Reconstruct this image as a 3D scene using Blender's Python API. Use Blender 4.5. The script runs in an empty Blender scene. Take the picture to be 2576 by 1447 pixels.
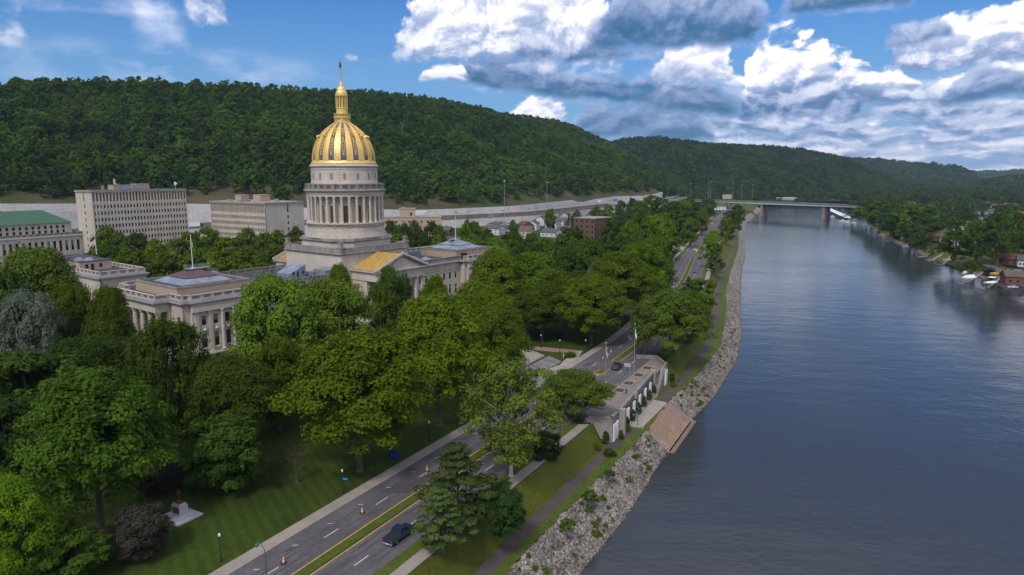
import bpy, math, random
import numpy as np
from mathutils import Vector
SC = bpy.context.scene
COL = SC.collection
PI = math.pi
random.seed(7)

# ------------------------------------------------------------------ camera model
F, CX, CY, PITCH, CAMH = 1717.0, 1288.0, 723.5, math.radians(9.4), 46.0
HORY = CY - F*math.tan(PITCH)
GZ, PZ, WZ = -9.0, -13.6, -19.5          # campus level, riverside path, water


def ray(x, y):
    dx = (x-CX)/F; dy = -(y-CY)/F
    return dx, math.cos(PITCH)+dy*math.sin(PITCH), -math.sin(PITCH)+dy*math.cos(PITCH)


def at_z(x, y, z):
    d = ray(x, y); t = (z-CAMH)/d[2]
    return (d[0]*t, d[1]*t, z)


def at_y(x, y, Y):
    d = ray(x, y); t = Y/d[1]
    return (d[0]*t, Y, CAMH+d[2]*t)


# ------------------------------------------------------------------ tagging
def tag(o, label=None, cat=None, group=None, kind=None):
    if label: o['label'] = label
    if cat: o['category'] = cat
    if group: o['group'] = group
    if kind: o['kind'] = kind
    return o


def thing(name, label, cat, loc=(0, 0, 0), rz=0.0, group=None):
    o = bpy.data.objects.new(name, None)
    o.empty_display_size = 0.5
    COL.objects.link(o); o.location = loc; o.rotation_euler = (0, 0, rz)
    return tag(o, label, cat, group)


def copy_tree(root, loc, rz=0.0, scale=None, label=None, group=None, skip=()):
    r = root.copy(); COL.objects.link(r); r.location = loc; r.rotation_euler = (0, 0, rz)
    if scale is not None: r.scale = (scale,)*3 if not hasattr(scale, '__len__') else scale
    if label: r['label'] = label
    if group: r['group'] = group
    for ch in list(root.children):
        c = ch.copy(); COL.objects.link(c); c.parent = r
        for g in list(ch.children):
            d = g.copy(); COL.objects.link(d); d.parent = c
    return r


# ------------------------------------------------------------------ mesh builder
def new_obj(name, me, mat=None, parent=None, smooth=False, link=True):
    if mat is not None: me.materials.append(mat)
    if smooth:
        me.polygons.foreach_set('use_smooth', [True]*len(me.polygons))
    o = bpy.data.objects.new(name, me)
    if link: COL.objects.link(o)
    if parent is not None: o.parent = parent
    return o


class MB:
    def __init__(s, dz=0.0): s.v = []; s.f = []; s.dz = dz

    def add(s, vs, fs):
        b = len(s.v); s.v += [(a[0], a[1], a[2]+s.dz) for a in vs]
        s.f += [tuple(i+b for i in f) for f in fs]; return s

    def box(s, x0, x1, y0, y1, z0, z1):
        return s.add([(x0,y0,z0),(x1,y0,z0),(x1,y1,z0),(x0,y1,z0),(x0,y0,z1),(x1,y0,z1),(x1,y1,z1),(x0,y1,z1)],
                     [(0,3,2,1),(4,5,6,7),(0,1,5,4),(1,2,6,5),(2,3,7,6),(3,0,4,7)])

    def obox(s, cx, cy, z0, z1, w, d, a=0.0):
        c, n = math.cos(a), math.sin(a)
        pts = [(cx+c*x-n*y, cy+n*x+c*y) for x, y in ((-w/2,-d/2),(w/2,-d/2),(w/2,d/2),(-w/2,d/2))]
        return s.prism(pts, z0, z1)

    def prism(s, pts, z0, z1):
        n = len(pts)
        z0s = z0 if hasattr(z0, '__len__') else [z0]*n
        z1s = z1 if hasattr(z1, '__len__') else [z1]*n
        return s.add([(p[0],p[1],z) for p, z in zip(pts, z0s)]+[(p[0],p[1],z) for p, z in zip(pts, z1s)],
                     [tuple(reversed(range(n))), tuple(range(n, 2*n))]+[(i,(i+1)%n,n+(i+1)%n,n+i) for i in range(n)])

    def frustum(s, p0, z0, p1, z1):
        n = len(p0)
        return s.add([(p[0],p[1],z0) for p in p0]+[(p[0],p[1],z1) for p in p1],
                     [tuple(reversed(range(n))), tuple(range(n, 2*n))]+[(i,(i+1)%n,n+(i+1)%n,n+i) for i in range(n)])

    def lathe(s, prof, n=24, cx=0.0, cy=0.0, a0=0.0, a1=2*PI):
        full = abs(a1-a0-2*PI) < 1e-6; m = n if full else n+1
        vs = []; fs = []
        for r, z in prof:
            for i in range(m):
                a = a0+(a1-a0)*i/n
                vs.append((cx+r*math.cos(a), cy+r*math.sin(a), z))
        for k in range(len(prof)-1):
            for i in range(n):
                j = (i+1) % m
                fs.append((k*m+i, k*m+j, (k+1)*m+j, (k+1)*m+i))
        if full:
            if prof[0][0] > 1e-4: fs.append(tuple(reversed(range(m))))
            if prof[-1][0] > 1e-4: fs.append(tuple((len(prof)-1)*m+i for i in range(m)))
        return s.add(vs, fs)

    def cyl(s, cx, cy, z0, z1, r0, r1=None, n=12):
        return s.lathe([(r0, z0), (r1 if r1 is not None else r0, z1)], n, cx, cy)

    def tube(s, p0, p1, r0, r1=None, n=6):
        r1 = r0 if r1 is None else r1
        a = Vector(p0); b = Vector(p1); d = (b-a).normalized()
        u = d.orthogonal().normalized(); w = d.cross(u)
        vs = []
        for p, r in ((a, r0), (b, r1)):
            for i in range(n):
                t = 2*PI*i/n; q = p+u*(r*math.cos(t))+w*(r*math.sin(t)); vs.append(tuple(q))
        return s.add(vs, [tuple(reversed(range(n))), tuple(range(n, 2*n))]+[(i,(i+1)%n,n+(i+1)%n,n+i) for i in range(n)])

    def poly(s, pts): return s.add(pts, [tuple(range(len(pts)))])

    def build(s, name, mat, parent=None, smooth=False):
        me = bpy.data.meshes.new(name); me.from_pydata(s.v, [], s.f); me.update()
        return new_obj(name, me, mat, parent, smooth)


def grid_mesh(name, P, mat, parent=None, smooth=True):
    """P : (n, m, 3) array of points -> sheet"""
    P = np.asarray(P, dtype=np.float32); n, m = P.shape[:2]
    idx = np.arange(n*m).reshape(n, m)
    q = np.stack([idx[:-1,:-1], idx[:-1,1:], idx[1:,1:], idx[1:,:-1]], -1).reshape(-1, 4)
    return np_mesh(name, P.reshape(-1, 3), q, mat, parent, smooth)


def np_mesh(name, V, Q, mat, parent=None, smooth=False, link=True, rnd=None):
    V = np.ascontiguousarray(V, dtype=np.float32); Q = np.ascontiguousarray(Q, dtype=np.int32); k = Q.shape[1]
    me = bpy.data.meshes.new(name)
    me.vertices.add(len(V)); me.vertices.foreach_set('co', V.ravel())
    me.loops.add(Q.size); me.loops.foreach_set('vertex_index', Q.ravel())
    me.polygons.add(len(Q)); me.polygons.foreach_set('loop_start', np.arange(0, Q.size, k, dtype=np.int32))
    me.polygons.foreach_set('loop_total', np.full(len(Q), k, dtype=np.int32))
    if smooth: me.polygons.foreach_set('use_smooth', np.ones(len(Q), dtype=bool))
    me.update(calc_edges=True)
    if rnd is not None:
        at = me.attributes.new('rnd', 'FLOAT', 'FACE'); at.data.foreach_set('value', np.ascontiguousarray(rnd, dtype=np.float32))
    return new_obj(name, me, mat, parent, False, link)


# ------------------------------------------------------------------ materials
def L(c): return tuple(c)+(1.0,) if len(c) == 3 else c


def mat(name, col, rough=0.8, var=0.15, scale=0.5, metal=0.0, bump=0.0, bscale=None, stretch=(1,1,1), col2=None, fine=0.0, spec=0.3, courses=None):
    m = bpy.data.materials.new(name); m.use_nodes = True
    nt = m.node_tree; N = nt.nodes; K = nt.links
    b = N['Principled BSDF']; b.inputs['Roughness'].default_value = rough; b.inputs['Metallic'].default_value = metal
    b.inputs['Specular IOR Level'].default_value = spec
    tc = N.new('ShaderNodeTexCoord'); mp = N.new('ShaderNodeMapping'); mp.inputs['Scale'].default_value = stretch
    K.new(tc.outputs['Object'], mp.inputs[0])
    nz = N.new('ShaderNodeTexNoise'); nz.inputs['Scale'].default_value = scale; nz.inputs['Detail'].default_value = 6
    nz.inputs['Roughness'].default_value = 0.65
    K.new(mp.outputs[0], nz.inputs['Vector'])
    cr = N.new('ShaderNodeValToRGB')
    c2 = col2 if col2 else tuple(min(1, c*(1+var)) for c in col)
    c1 = tuple(c*(1-var) for c in col) if not col2 else col
    cr.color_ramp.elements[0].color = L(c1); cr.color_ramp.elements[1].color = L(c2)
    cr.color_ramp.elements[0].position = 0.32; cr.color_ramp.elements[1].position = 0.68
    K.new(nz.outputs['Fac'], cr.inputs[0])
    out = cr.outputs[0]
    if fine:
        n2 = N.new('ShaderNodeTexNoise'); n2.inputs['Scale'].default_value = scale*12; n2.inputs['Detail'].default_value = 3
        K.new(mp.outputs[0], n2.inputs['Vector'])
        mr = N.new('ShaderNodeMapRange'); mr.inputs[1].default_value = 0.3; mr.inputs[2].default_value = 0.7
        mr.inputs[3].default_value = 1-fine; mr.inputs[4].default_value = 1+fine
        K.new(n2.outputs['Fac'], mr.inputs[0])
        mx = N.new('ShaderNodeVectorMath'); mx.operation = 'SCALE'
        K.new(out, mx.inputs[0]); K.new(mr.outputs[0], mx.inputs['Scale']); out = mx.outputs[0]
    if courses:
        sp = N.new('ShaderNodeSeparateXYZ'); K.new(tc.outputs['Object'], sp.inputs[0]); ad = N.new('ShaderNodeMath'); K.new(sp.outputs[0], ad.inputs[0]); K.new(sp.outputs[1], ad.inputs[1])
        cb_ = N.new('ShaderNodeCombineXYZ'); K.new(ad.outputs[0], cb_.inputs[0]); K.new(sp.outputs[2], cb_.inputs[1])
        bt = N.new('ShaderNodeTexBrick'); bt.inputs['Scale'].default_value = courses[0]; bt.inputs['Color1'].default_value = (1, 1, 1, 1); v_ = 1-courses[1]; bt.inputs['Color2'].default_value = (v_, v_, v_, 1)
        v_ = 1-courses[1]*2.2; bt.inputs['Mortar'].default_value = (v_, v_, v_, 1); bt.inputs['Mortar Size'].default_value = .035; bt.inputs['Mortar Smooth'].default_value = .3; K.new(cb_.outputs[0], bt.inputs['Vector'])
        mx2 = N.new('ShaderNodeVectorMath'); mx2.operation = 'MULTIPLY'; K.new(out, mx2.inputs[0]); K.new(bt.outputs['Color'], mx2.inputs[1]); out = mx2.outputs[0]
    K.new(out, b.inputs['Base Color'])
    if bump:
        n3 = N.new('ShaderNodeTexNoise'); n3.inputs['Scale'].default_value = bscale or scale*6; n3.inputs['Detail'].default_value = 4
        K.new(mp.outputs[0], n3.inputs['Vector'])
        bp = N.new('ShaderNodeBump'); bp.inputs['Strength'].default_value = bump; bp.inputs['Distance'].default_value = 0.3
        K.new(n3.outputs['Fac'], bp.inputs['Height']); K.new(bp.outputs[0], b.inputs['Normal'])
    return m


M = {}
M['stone'] = mat('limestone', (0.57, 0.50, 0.425), 0.85, 0.13, 0.2, stretch=(1, 1, 0.3), fine=0.09, courses=(.5, .12))
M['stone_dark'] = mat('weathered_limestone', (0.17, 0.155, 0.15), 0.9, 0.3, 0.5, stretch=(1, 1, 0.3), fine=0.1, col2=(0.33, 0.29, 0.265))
M['gutter'] = mat('lead_gutter', (0.17, 0.175, 0.21), 0.6, 0.3, 0.6, fine=0.1)
M['roof_dark'] = mat('dark_flat_roof', (0.055, 0.055, 0.066), 0.8, 0.3, 0.3, fine=0.12)
M['brick_tan'] = mat('tan_brick', (0.40, 0.30, 0.225), 0.9, 0.07, 0.6, fine=0.07)
M['glass'] = mat('dark_window_glass', (0.02, 0.024, 0.03), 0.12, 0.5, 0.35, spec=0.6)
M['blind'] = mat('window_blind', (0.17, 0.2, 0.2), 0.5, 0.3, 0.4)
M['bronze'] = mat('brown_bronze', (0.12, 0.06, 0.022), 0.5, 0.3, 1.0)
M['gold'] = mat('gold_leaf', (0.88, 0.61, 0.20), 0.46, 0.1, 0.6, metal=0.6, bump=0.15, bscale=3, spec=0.5)
M['gold_roof'] = mat('gilded_roof_tile', (0.56, 0.36, 0.10), 0.5, 0.25, 0.8, metal=0.35, spec=0.4)
M['blue_lead'] = mat('blue_lead_panel', (0.11, 0.125, 0.165), 0.5, 0.2, 1.0)
M['zinc'] = mat('zinc_roof', (0.22, 0.245, 0.30), 0.45, 0.3, 0.35, stretch=(1, 1, 0.4), fine=0.1, metal=0.2)
M['maroon'] = mat('maroon_metal_roof', (0.10, 0.055, 0.06), 0.6, 0.2, 0.5, fine=0.06)
M['steel'] = mat('galvanised_steel', (0.35, 0.36, 0.38), 0.45, 0.1, 1.0, metal=0.4)
M['white'] = mat('white_paint', (0.72, 0.72, 0.72), 0.55, 0.04, 1.0)
M['concrete'] = mat('pale_concrete', (0.31, 0.275, 0.24), 0.9, 0.16, 0.4, fine=0.12, courses=(.4, .08))
M['concrete_dk'] = mat('stained_concrete', (0.14, 0.13, 0.125), 0.9, 0.3, 0.35, stretch=(1, 1, 0.4), fine=0.12, col2=(0.27, 0.25, 0.235))
M['sidewalk'] = mat('sidewalk_concrete', (0.27, 0.23, 0.20), 0.9, 0.12, 0.3, fine=0.1)
M['paver'] = mat('terrace_pavers', (0.20, 0.165, 0.145), 0.9, 0.12, 0.5, fine=0.12)
M['step_red'] = mat('weathered_tan_steps', (0.32, 0.22, 0.16), 0.9, 0.2, 0.4, fine=0.14)
M['soil'] = mat('planter_soil', (0.075, 0.045, 0.03), 0.95, 0.25, 1.0, fine=0.1)
M['asphalt'] = mat('asphalt', (0.096, 0.088, 0.094), 0.85, 0.26, 0.16, fine=0.16, stretch=(1, 1, 1))
M['path'] = mat('path_asphalt', (0.078, 0.062, 0.058), 0.9, 0.2, 0.3, fine=0.15)
M['yellow'] = mat('yellow_line_paint', (0.50, 0.27, 0.05), 0.7, 0.15, 0.8, fine=0.1)
M['mark'] = mat('white_line_paint', (0.55, 0.53, 0.52), 0.7, 0.12, 1.0, fine=0.12)
M['hwall'] = mat('white_retaining_wall', (0.62, 0.60, 0.57), 0.9, 0.14, 0.06, fine=0.1, stretch=(1, 1, 0.3), courses=(.12, .08))
M['barrier'] = mat('weathered_parapet', (0.20, 0.155, 0.12), 0.9, 0.25, 0.08, fine=0.12, stretch=(1, 1, 0.5))
M['bark'] = mat('brown_bark', (0.085, 0.068, 0.055), 0.95, 0.3, 1.2, stretch=(1, 1, 0.3), fine=0.2)
M['bark_white'] = mat('white_sycamore_bark', (0.42, 0.41, 0.38), 0.85, 0.25, 0.8, fine=0.2, stretch=(1, 1, 0.5))
M['green_roof'] = mat('green_tile_roof', (0.05, 0.115, 0.07), 0.8, 0.12, 0.6, fine=0.1)
M['brick_red'] = mat('red_brick', (0.15, 0.066, 0.05), 0.9, 0.15, 0.5, fine=0.12)
M['brick_brown'] = mat('brown_brick', (0.125, 0.075, 0.062), 0.9, 0.12, 0.5, fine=0.1)
M['shingle'] = mat('grey_shingle', (0.085, 0.082, 0.088), 0.9, 0.2, 0.4, fine=0.12)
M['shingle_red'] = mat('red_shingle', (0.13, 0.05, 0.042), 0.9, 0.2, 0.4, fine=0.12)
M['shingle_brown'] = mat('brown_shingle', (0.11, 0.08, 0.065), 0.9, 0.2, 0.4, fine=0.12)
M['siding'] = mat('white_siding', (0.56, 0.56, 0.57), 0.7, 0.06, 0.6, stretch=(1, 1, 6))
M['siding_cream'] = mat('cream_siding', (0.42, 0.37, 0.27), 0.7, 0.06, 0.6, stretch=(1, 1, 6))
M['rubber'] = mat('tyre_rubber', (0.015, 0.015, 0.016), 0.8, 0.1, 3)
M['chrome'] = mat('wheel_alloy', (0.4, 0.4, 0.42), 0.3, 0.05, 3, metal=0.8)
M['lamp_red'] = mat('red_lens', (0.45, 0.02, 0.02), 0.25, 0.05, 3)
M['lamp_clear'] = mat('clear_lens', (0.75, 0.75, 0.72), 0.15, 0.05, 3)
M['orange'] = mat('orange_plastic', (0.70, 0.13, 0.03), 0.5, 0.05, 3)
M['black'] = mat('black_metal', (0.018, 0.022, 0.02), 0.45, 0.2, 3)
M['green_metal'] = mat('green_painted_metal', (0.03, 0.13, 0.085), 0.45, 0.1, 3)
M['globe'] = mat('frosted_globe', (0.62, 0.60, 0.56), 0.3, 0.03, 3)
M['bridge_green'] = mat('pale_green_girder', (0.34, 0.50, 0.48), 0.6, 0.12, 0.05, fine=0.06)
M['pier'] = mat('bridge_pier_concrete', (0.24, 0.20, 0.185), 0.9, 0.3, 0.12, fine=0.1, stretch=(1, 1, 0.3))
M['statue'] = mat('bronze_statue', (0.16, 0.07, 0.035), 0.45, 0.3, 2, metal=0.5)
M['marble'] = mat('pale_grey_granite', (0.40, 0.41, 0.45), 0.7, 0.1, 0.8, fine=0.06)
M['plaque'] = mat('red_granite_plaque', (0.13, 0.04, 0.03), 0.4, 0.15, 2)
M['skin'] = mat('skin', (0.45, 0.25, 0.17), 0.6, 0.05, 3)
M['cloth_dark'] = mat('dark_clothing', (0.025, 0.028, 0.05), 0.9, 0.2, 3)
M['cloth_light'] = mat('light_clothing', (0.5, 0.5, 0.5), 0.9, 0.1, 3)
M['hair'] = mat('dark_hair', (0.03, 0.02, 0.015), 0.7, 0.1, 3)
M['sign_blue'] = mat('blue_sign', (0.015, 0.03, 0.16), 0.5, 0.05, 1)
M['sign_lblue'] = mat('light_blue_sign', (0.03, 0.22, 0.62), 0.5, 0.05, 1)
M['flag_blue'] = mat('flag_blue', (0.02, 0.04, 0.20), 0.9, 0.1, 2)
M['flag_white'] = mat('flag_white', (0.65, 0.65, 0.66), 0.9, 0.05, 2)
M['flag_red'] = mat('flag_red', (0.42, 0.03, 0.04), 0.9, 0.1, 2)
M['wood'] = mat('weathered_dock_wood', (0.24, 0.21, 0.19), 0.9, 0.2, 1.0, fine=0.15)
M['teal'] = mat('teal_tarp', (0.03, 0.28, 0.28), 0.7, 0.1, 1)
M['yellow_p'] = mat('yellow_paint', (0.6, 0.33, 0.03), 0.6, 0.1, 1)
def paint(name, c): 
    m = mat(name, c, 0.3, 0.04, 1.0, spec=0.6); m.node_tree.nodes['Principled BSDF'].inputs['Coat Weight'].default_value = 0.6; return m
CAR = {k: paint(k+'_car_paint', c) for k, c in dict(black=(0.012,0.013,0.016), navy=(0.012,0.022,0.07), white=(0.6,0.6,0.61), silver=(0.3,0.31,0.33), grey=(0.1,0.105,0.115), blue=(0.05,0.1,0.22), red=(0.25,0.02,0.02)).items()}


def grass_mat(name, a, b, c, scale=0.06, stripes=False):
    m = bpy.data.materials.new(name); m.use_nodes = True; nt = m.node_tree; N = nt.nodes; K = nt.links
    p = N['Principled BSDF']; p.inputs['Roughness'].default_value = 0.95; p.inputs['Specular IOR Level'].default_value = 0.15
    tc = N.new('ShaderNodeTexCoord')
    n1 = N.new('ShaderNodeTexNoise'); n1.inputs['Scale'].default_value = scale; n1.inputs['Detail'].default_value = 8; n1.inputs['Roughness'].default_value = 0.6
    n2 = N.new('ShaderNodeTexNoise'); n2.inputs['Scale'].default_value = 1.7; n2.inputs['Detail'].default_value = 5; n2.inputs['Roughness'].default_value = 0.7
    K.new(tc.outputs['Object'], n1.inputs['Vector']); K.new(tc.outputs['Object'], n2.inputs['Vector'])
    r1 = N.new('ShaderNodeValToRGB'); r1.color_ramp.elements[0].color = L(a); r1.color_ramp.elements[1].color = L(b)
    r1.color_ramp.elements[0].position = 0.35; r1.color_ramp.elements[1].position = 0.65
    e = r1.color_ramp.elements.new(0.8); e.color = L(c)
    K.new(n1.outputs['Fac'], r1.inputs[0])
    mr = N.new('ShaderNodeMapRange'); mr.inputs[1].default_value = 0.3; mr.inputs[2].default_value = 0.7; mr.inputs[3].default_value = 0.7; mr.inputs[4].default_value = 1.3
    K.new(n2.outputs['Fac'], mr.inputs[0])
    s = N.new('ShaderNodeVectorMath'); s.operation = 'SCALE'; K.new(r1.outputs[0], s.inputs[0]); K.new(mr.outputs[0], s.inputs['Scale'])
    out = s.outputs[0]
    if stripes:
        mp = N.new('ShaderNodeMapping'); mp.inputs['Rotation'].default_value = (0, 0, math.radians(-32)); K.new(tc.outputs['Object'], mp.inputs[0])
        w = N.new('ShaderNodeTexWave'); w.inputs['Scale'].default_value = 0.16; w.inputs['Distortion'].default_value = 1.0; w.inputs['Detail'].default_value = 1
        K.new(mp.outputs[0], w.inputs['Vector'])
        m2 = N.new('ShaderNodeMapRange'); m2.inputs[3].default_value = 0.88; m2.inputs[4].default_value = 1.12; K.new(w.outputs['Fac'], m2.inputs[0])
        s2 = N.new('ShaderNodeVectorMath'); s2.operation = 'SCALE'; K.new(out, s2.inputs[0]); K.new(m2.outputs[0], s2.inputs['Scale']); out = s2.outputs[0]
    K.new(out, p.inputs['Base Color'])
    bp = N.new('ShaderNodeBump'); bp.inputs['Strength'].default_value = 0.5; bp.inputs['Distance'].default_value = 0.2
    K.new(n2.outputs['Fac'], bp.inputs['Height']); K.new(bp.outputs[0], p.inputs['Normal'])
    return m


M['lawn'] = grass_mat('mown_lawn', (0.026, 0.044, 0.005), (0.044, 0.068, 0.007), (0.06, 0.08, 0.012), 0.05, True)
M['grass'] = grass_mat('bank_grass', (0.060, 0.074, 0.010), (0.095, 0.100, 0.014), (0.12, 0.105, 0.035), 0.09)
M['verge'] = grass_mat('verge_grass', (0.05, 0.075, 0.012), (0.075, 0.1, 0.016), (0.1, 0.1, 0.03), 0.2)
M['brown_slope'] = grass_mat('cleared_brown_slope', (0.04, 0.055, 0.014), (0.095, 0.070, 0.048), (0.045, 0.062, 0.016), 0.022)
M['forest_floor'] = grass_mat('forest_floor', (0.012, 0.02, 0.006), (0.02, 0.032, 0.008), (0.03, 0.035, 0.012), 0.03)


def leaf_material():
    m = bpy.data.materials.new('foliage'); m.use_nodes = True; nt = m.node_tree; N = nt.nodes; K = nt.links
    for n in list(N): N.remove(n)
    out = N.new('ShaderNodeOutputMaterial')
    oi = N.new('ShaderNodeObjectInfo'); at = N.new('ShaderNodeAttribute'); at.attribute_name = 'rnd'
    mr = N.new('ShaderNodeMapRange'); mr.inputs[3].default_value = 0.62; mr.inputs[4].default_value = 1.45
    K.new(at.outputs['Fac'], mr.inputs[0])
    m2 = N.new('ShaderNodeMapRange'); m2.inputs[3].default_value = 0.72; m2.inputs[4].default_value = 1.28
    K.new(oi.outputs['Random'], m2.inputs[0])
    mu = N.new('ShaderNodeMath'); mu.operation = 'MULTIPLY'; K.new(mr.outputs[0], mu.inputs[0]); K.new(m2.outputs[0], mu.inputs[1])
    sc = N.new('ShaderNodeVectorMath'); sc.operation = 'SCALE'; K.new(oi.outputs['Color'], sc.inputs[0]); K.new(mu.outputs[0], sc.inputs['Scale'])
    hs = N.new('ShaderNodeHueSaturation'); K.new(sc.outputs[0], hs.inputs['Color'])
    m3 = N.new('ShaderNodeMapRange'); m3.inputs[3].default_value = 0.490; m3.inputs[4].default_value = 0.506
    K.new(oi.outputs['Random'], m3.inputs[0]); K.new(m3.outputs[0], hs.inputs['Hue'])
    d = N.new('ShaderNodeBsdfPrincipled'); d.inputs['Roughness'].default_value = 0.8; d.inputs['Specular IOR Level'].default_value = 0.08
    t = N.new('ShaderNodeBsdfTranslucent'); mx = N.new('ShaderNodeMixShader'); mx.inputs[0].default_value = 0.28
    K.new(hs.outputs[0], d.inputs['Base Color']); K.new(hs.outputs[0], t.inputs[0])
    K.new(d.outputs[0], mx.inputs[1]); K.new(t.outputs[0], mx.inputs[2]); K.new(mx.outputs[0], out.inputs[0])
    return m


M['leaf'] = leaf_material()
# ------------------------------------------------------------------ sky layout
# rows of cumulus, far to near: (x0, x1, base row, height, frequency, seed, base light, top light, slope, raggedness, edge softness, least height)
CLOUD_ROWS = [
  (1560, 2800, 424, 24, 24, 1, .60, 1.0), (1500, 2800, 408, 28, 20, 2, .56, 1.0), (1560, 2900, 388, 38, 17, 3, .50, 1.0), (1500, 2900, 366, 44, 15, 4, .46, 1.0),
  (1620, 2900, 346, 52, 13, 5, .44, 1.0), (1255, 1470, 298, 62, 9, 6, .72, 1.0), (1440, 1760, 348, 70, 5, 7, .20, .34, 0, .5, 2.0, .6),
  (1690, 2900, 322, 64, 11, 8, .42, 1.0), (2080, 2900, 296, 110, 8, 9, .46, 1.0, 0, 1, 1.5, .4), (1960, 2900, 262, 130, 7, 15, .46, .98, 0, 1, 1, .4),
  (2150, 3000, 165, 190, 5, 10, .62, 1.0, 0, 1, 1, .6), (1815, 2220, 300, 215, 6, 11, .34, 1.0, 0, 1, 1, .5),
  (2330, 2800, 250, 75, 6, 12, .28, .52, 0, .8, 1.2, .5), (2185, 2430, 104, 52, 9, 13, .36, .50, .15, 1, 1.8, .3), (1930, 2350, 24, 150, 3, 14, .18, .45, 0, .9, 2.5, .8),
  (1370, 1850, 354, 140, 4, 27, .20, .46, -.05, .8, 3, .8), (1615, 1900, 216, 150, 5, 16, .85, 1.0, 0, 1, 1, .6), (1050, 1960, 262, 150, 2.2, 17, .12, .55, -.14, .9, 3.5, .7),
  (1480, 1700, 238, 70, 5, 22, .14, .6, 0, .7, 2, .5), (905, 1620, 160, 300, 3.0, 18, .66, 1.0, -.03, 1, 1, .8), (1055, 1190, 204, 62, 6, 19, .62, .98, 0, 1, 1, .7),
  (1250, 1700, 150, 90, 5, 23, .30, .72, 0, .7, 2.2, .5), (1450, 2000, 122, 260, 2.5, 20, .16, .52, -.02, 1.0, 3.0, .8),
  (-90, 84, 110, 120, 9, 21, .55, .92, 0, 1.3, 4, .2), (455, 600, 62, 110, 8, 24, .62, .85, 0, 1.4, 6, .2), (846, 906, 142, 18, 9, 25, .75, .9, 0, 1, 2, .6), (238, 365, 168, 24, 6, 26, .72, .86, .2, 1, 4, .5)]
CIRRUS = [(400, 60, 45, 170, .8), (300, 175, 330, 60, .4), (600, 185, 260, 50, .35), (200, 5, 260, 20, .5)]
SKY_GAIN = (.024, .052, .090)
HORIZON_BLUE = (.17, .34, .58, 1)
CLOUD_GAIN = 1.0
SUN_E, SUN_ANG = 1.9, 12.0
HAZE = 0.00004
EXPO = 0.32
# ================================================================== GROUND, ROADS, RIVER
YS = np.arange(-160, 1705, 2.0)


def curve(pts, sm=9):
    p = np.array(pts, float); yy = np.arange(-200, 1760, 2.0)
    x = np.interp(yy, p[:, 0], p[:, 1])
    # extrapolate
    s0 = (p[1, 1]-p[0, 1])/(p[1, 0]-p[0, 0]); s1 = (p[-1, 1]-p[-2, 1])/(p[-1, 0]-p[-2, 0])
    x = np.where(yy < p[0, 0], p[0, 1]+(yy-p[0, 0])*s0, x); x = np.where(yy > p[-1, 0], p[-1, 1]+(yy-p[-1, 0])*s1, x)
    k = np.ones(sm)/sm; xp = np.pad(x, sm//2, mode='reflect', reflect_type='odd'); xs = np.convolve(xp, k, 'valid')
    return lambda y: np.interp(y, yy, xs)


fM = curve([(-100,-131),(0,-76.6),(87.2,-29.3),(140,-0.2),(195.6,30.2),(224,44.5),(262,60.5),(314.6,76.5),(375,96.5),(453,121),(522,145.5),(600,172),(675,199),(738,220.5),(850,258),(950,296),(1080,345),(1300,430),(1700,600)], 13)
fP = curve([(-100,-113),(0,-58),(95.3,-4.3),(125,11.8),(143,21.7),(155,29),(175,40),(198.5,52),(221.5,63),(236,69.9),(276,84),(316,96.4),(342,104.3),(415,129.5),(523,169),(678,221),(871,287),(1072,366),(1131,392),(1300,460),(1700,640)], 7)
fGE = curve([(-100,-108),(0,-53),(95.4,-.9),(107.8,5.6),(127,16.6),(137.6,22.9),(152.4,31),(176.8,42.5),(195,53.8),(218,65.4),(236,74.2),(276,88.2),(310,99.5),(342,108.8),(415,134),(500,165),(561,187),(711,236),(840,281),(997,339),(1130,397),(1300,465),(1700,645)], 5)
fWE = curve([(-100,-101),(0,-47),(103.8,11),(122.8,21.8),(154,36.6),(175,47.7),(193.5,59),(234,79.2),(259,88.5),(276,95.4),(313,106.5),(337,114.5),(347.6,118),(415,140.5),(461.7,156.5),(500,170),(536,184),(575,197),(805,274),(957,329),(1108,394),(1300,475),(1700,655)], 5)
fR = curve([(-200,150),(0,178),(200,225),(309,262),(358,273.4),(416,297),(450,305),(501,318),(611,358),(708,389),(873,458),(1000,520),(1195,590),(1400,672),(1700,800)], 5)
_fGE0 = fGE
fGE = lambda y: _fGE0(y)+.35*np.sin(np.asarray(y)*.9)*np.sin(np.asarray(y)*.37+1)+.25*np.sin(np.asarray(y)*2.3)
def slope(f, y): return (f(y+4)-f(y-4))/8.0
def off(f, y, d): return f(y)+d*np.sqrt(1+slope(f, y)**2)


def strip(name, xa, xb, za, zb, mt, ys=None, n=2, kind='structure', noise=0.0, parent=None, seed=0):
    ys = YS if ys is None else ys
    A = np.array([xa(y) for y in ys]); B = np.array([xb(y) for y in ys])
    t = np.linspace(0, 1, n)
    X = A[:, None]*(1-t)+B[:, None]*t; Z = np.broadcast_to(za*(1-t)+zb*t, X.shape).copy(); Y = np.broadcast_to(np.array(ys)[:, None], X.shape)
    if noise:
        r = np.random.default_rng(seed); w = np.minimum(1, 4*t*(1-t))
        Z = Z+r.normal(0, noise, X.shape)*w; X = X+r.normal(0, noise, X.shape)*w
    o = grid_mesh(name, np.stack([X, Y, Z], -1), mt, parent)
    if kind: o['kind'] = kind
    return o


xRS = lambda y: off(fM, y, 8.8+4.3)       # outer edge of the river-side footway
xPL = lambda y: off(fP, y, -1.25); xPR = lambda y: off(fP, y, 1.25)
def xTOE(y):                              # foot of the grass slope (behind the terrace wall where the terrace stands)
    k = 1.0 if 150 < y < 194 else max(0, 1-min(abs(y-150), abs(y-194))/5.0)
    return (1-k)*(xPL(y)-0.6) + k*min(xPL(y)-5.5, xPL(y)-0.6)


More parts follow.
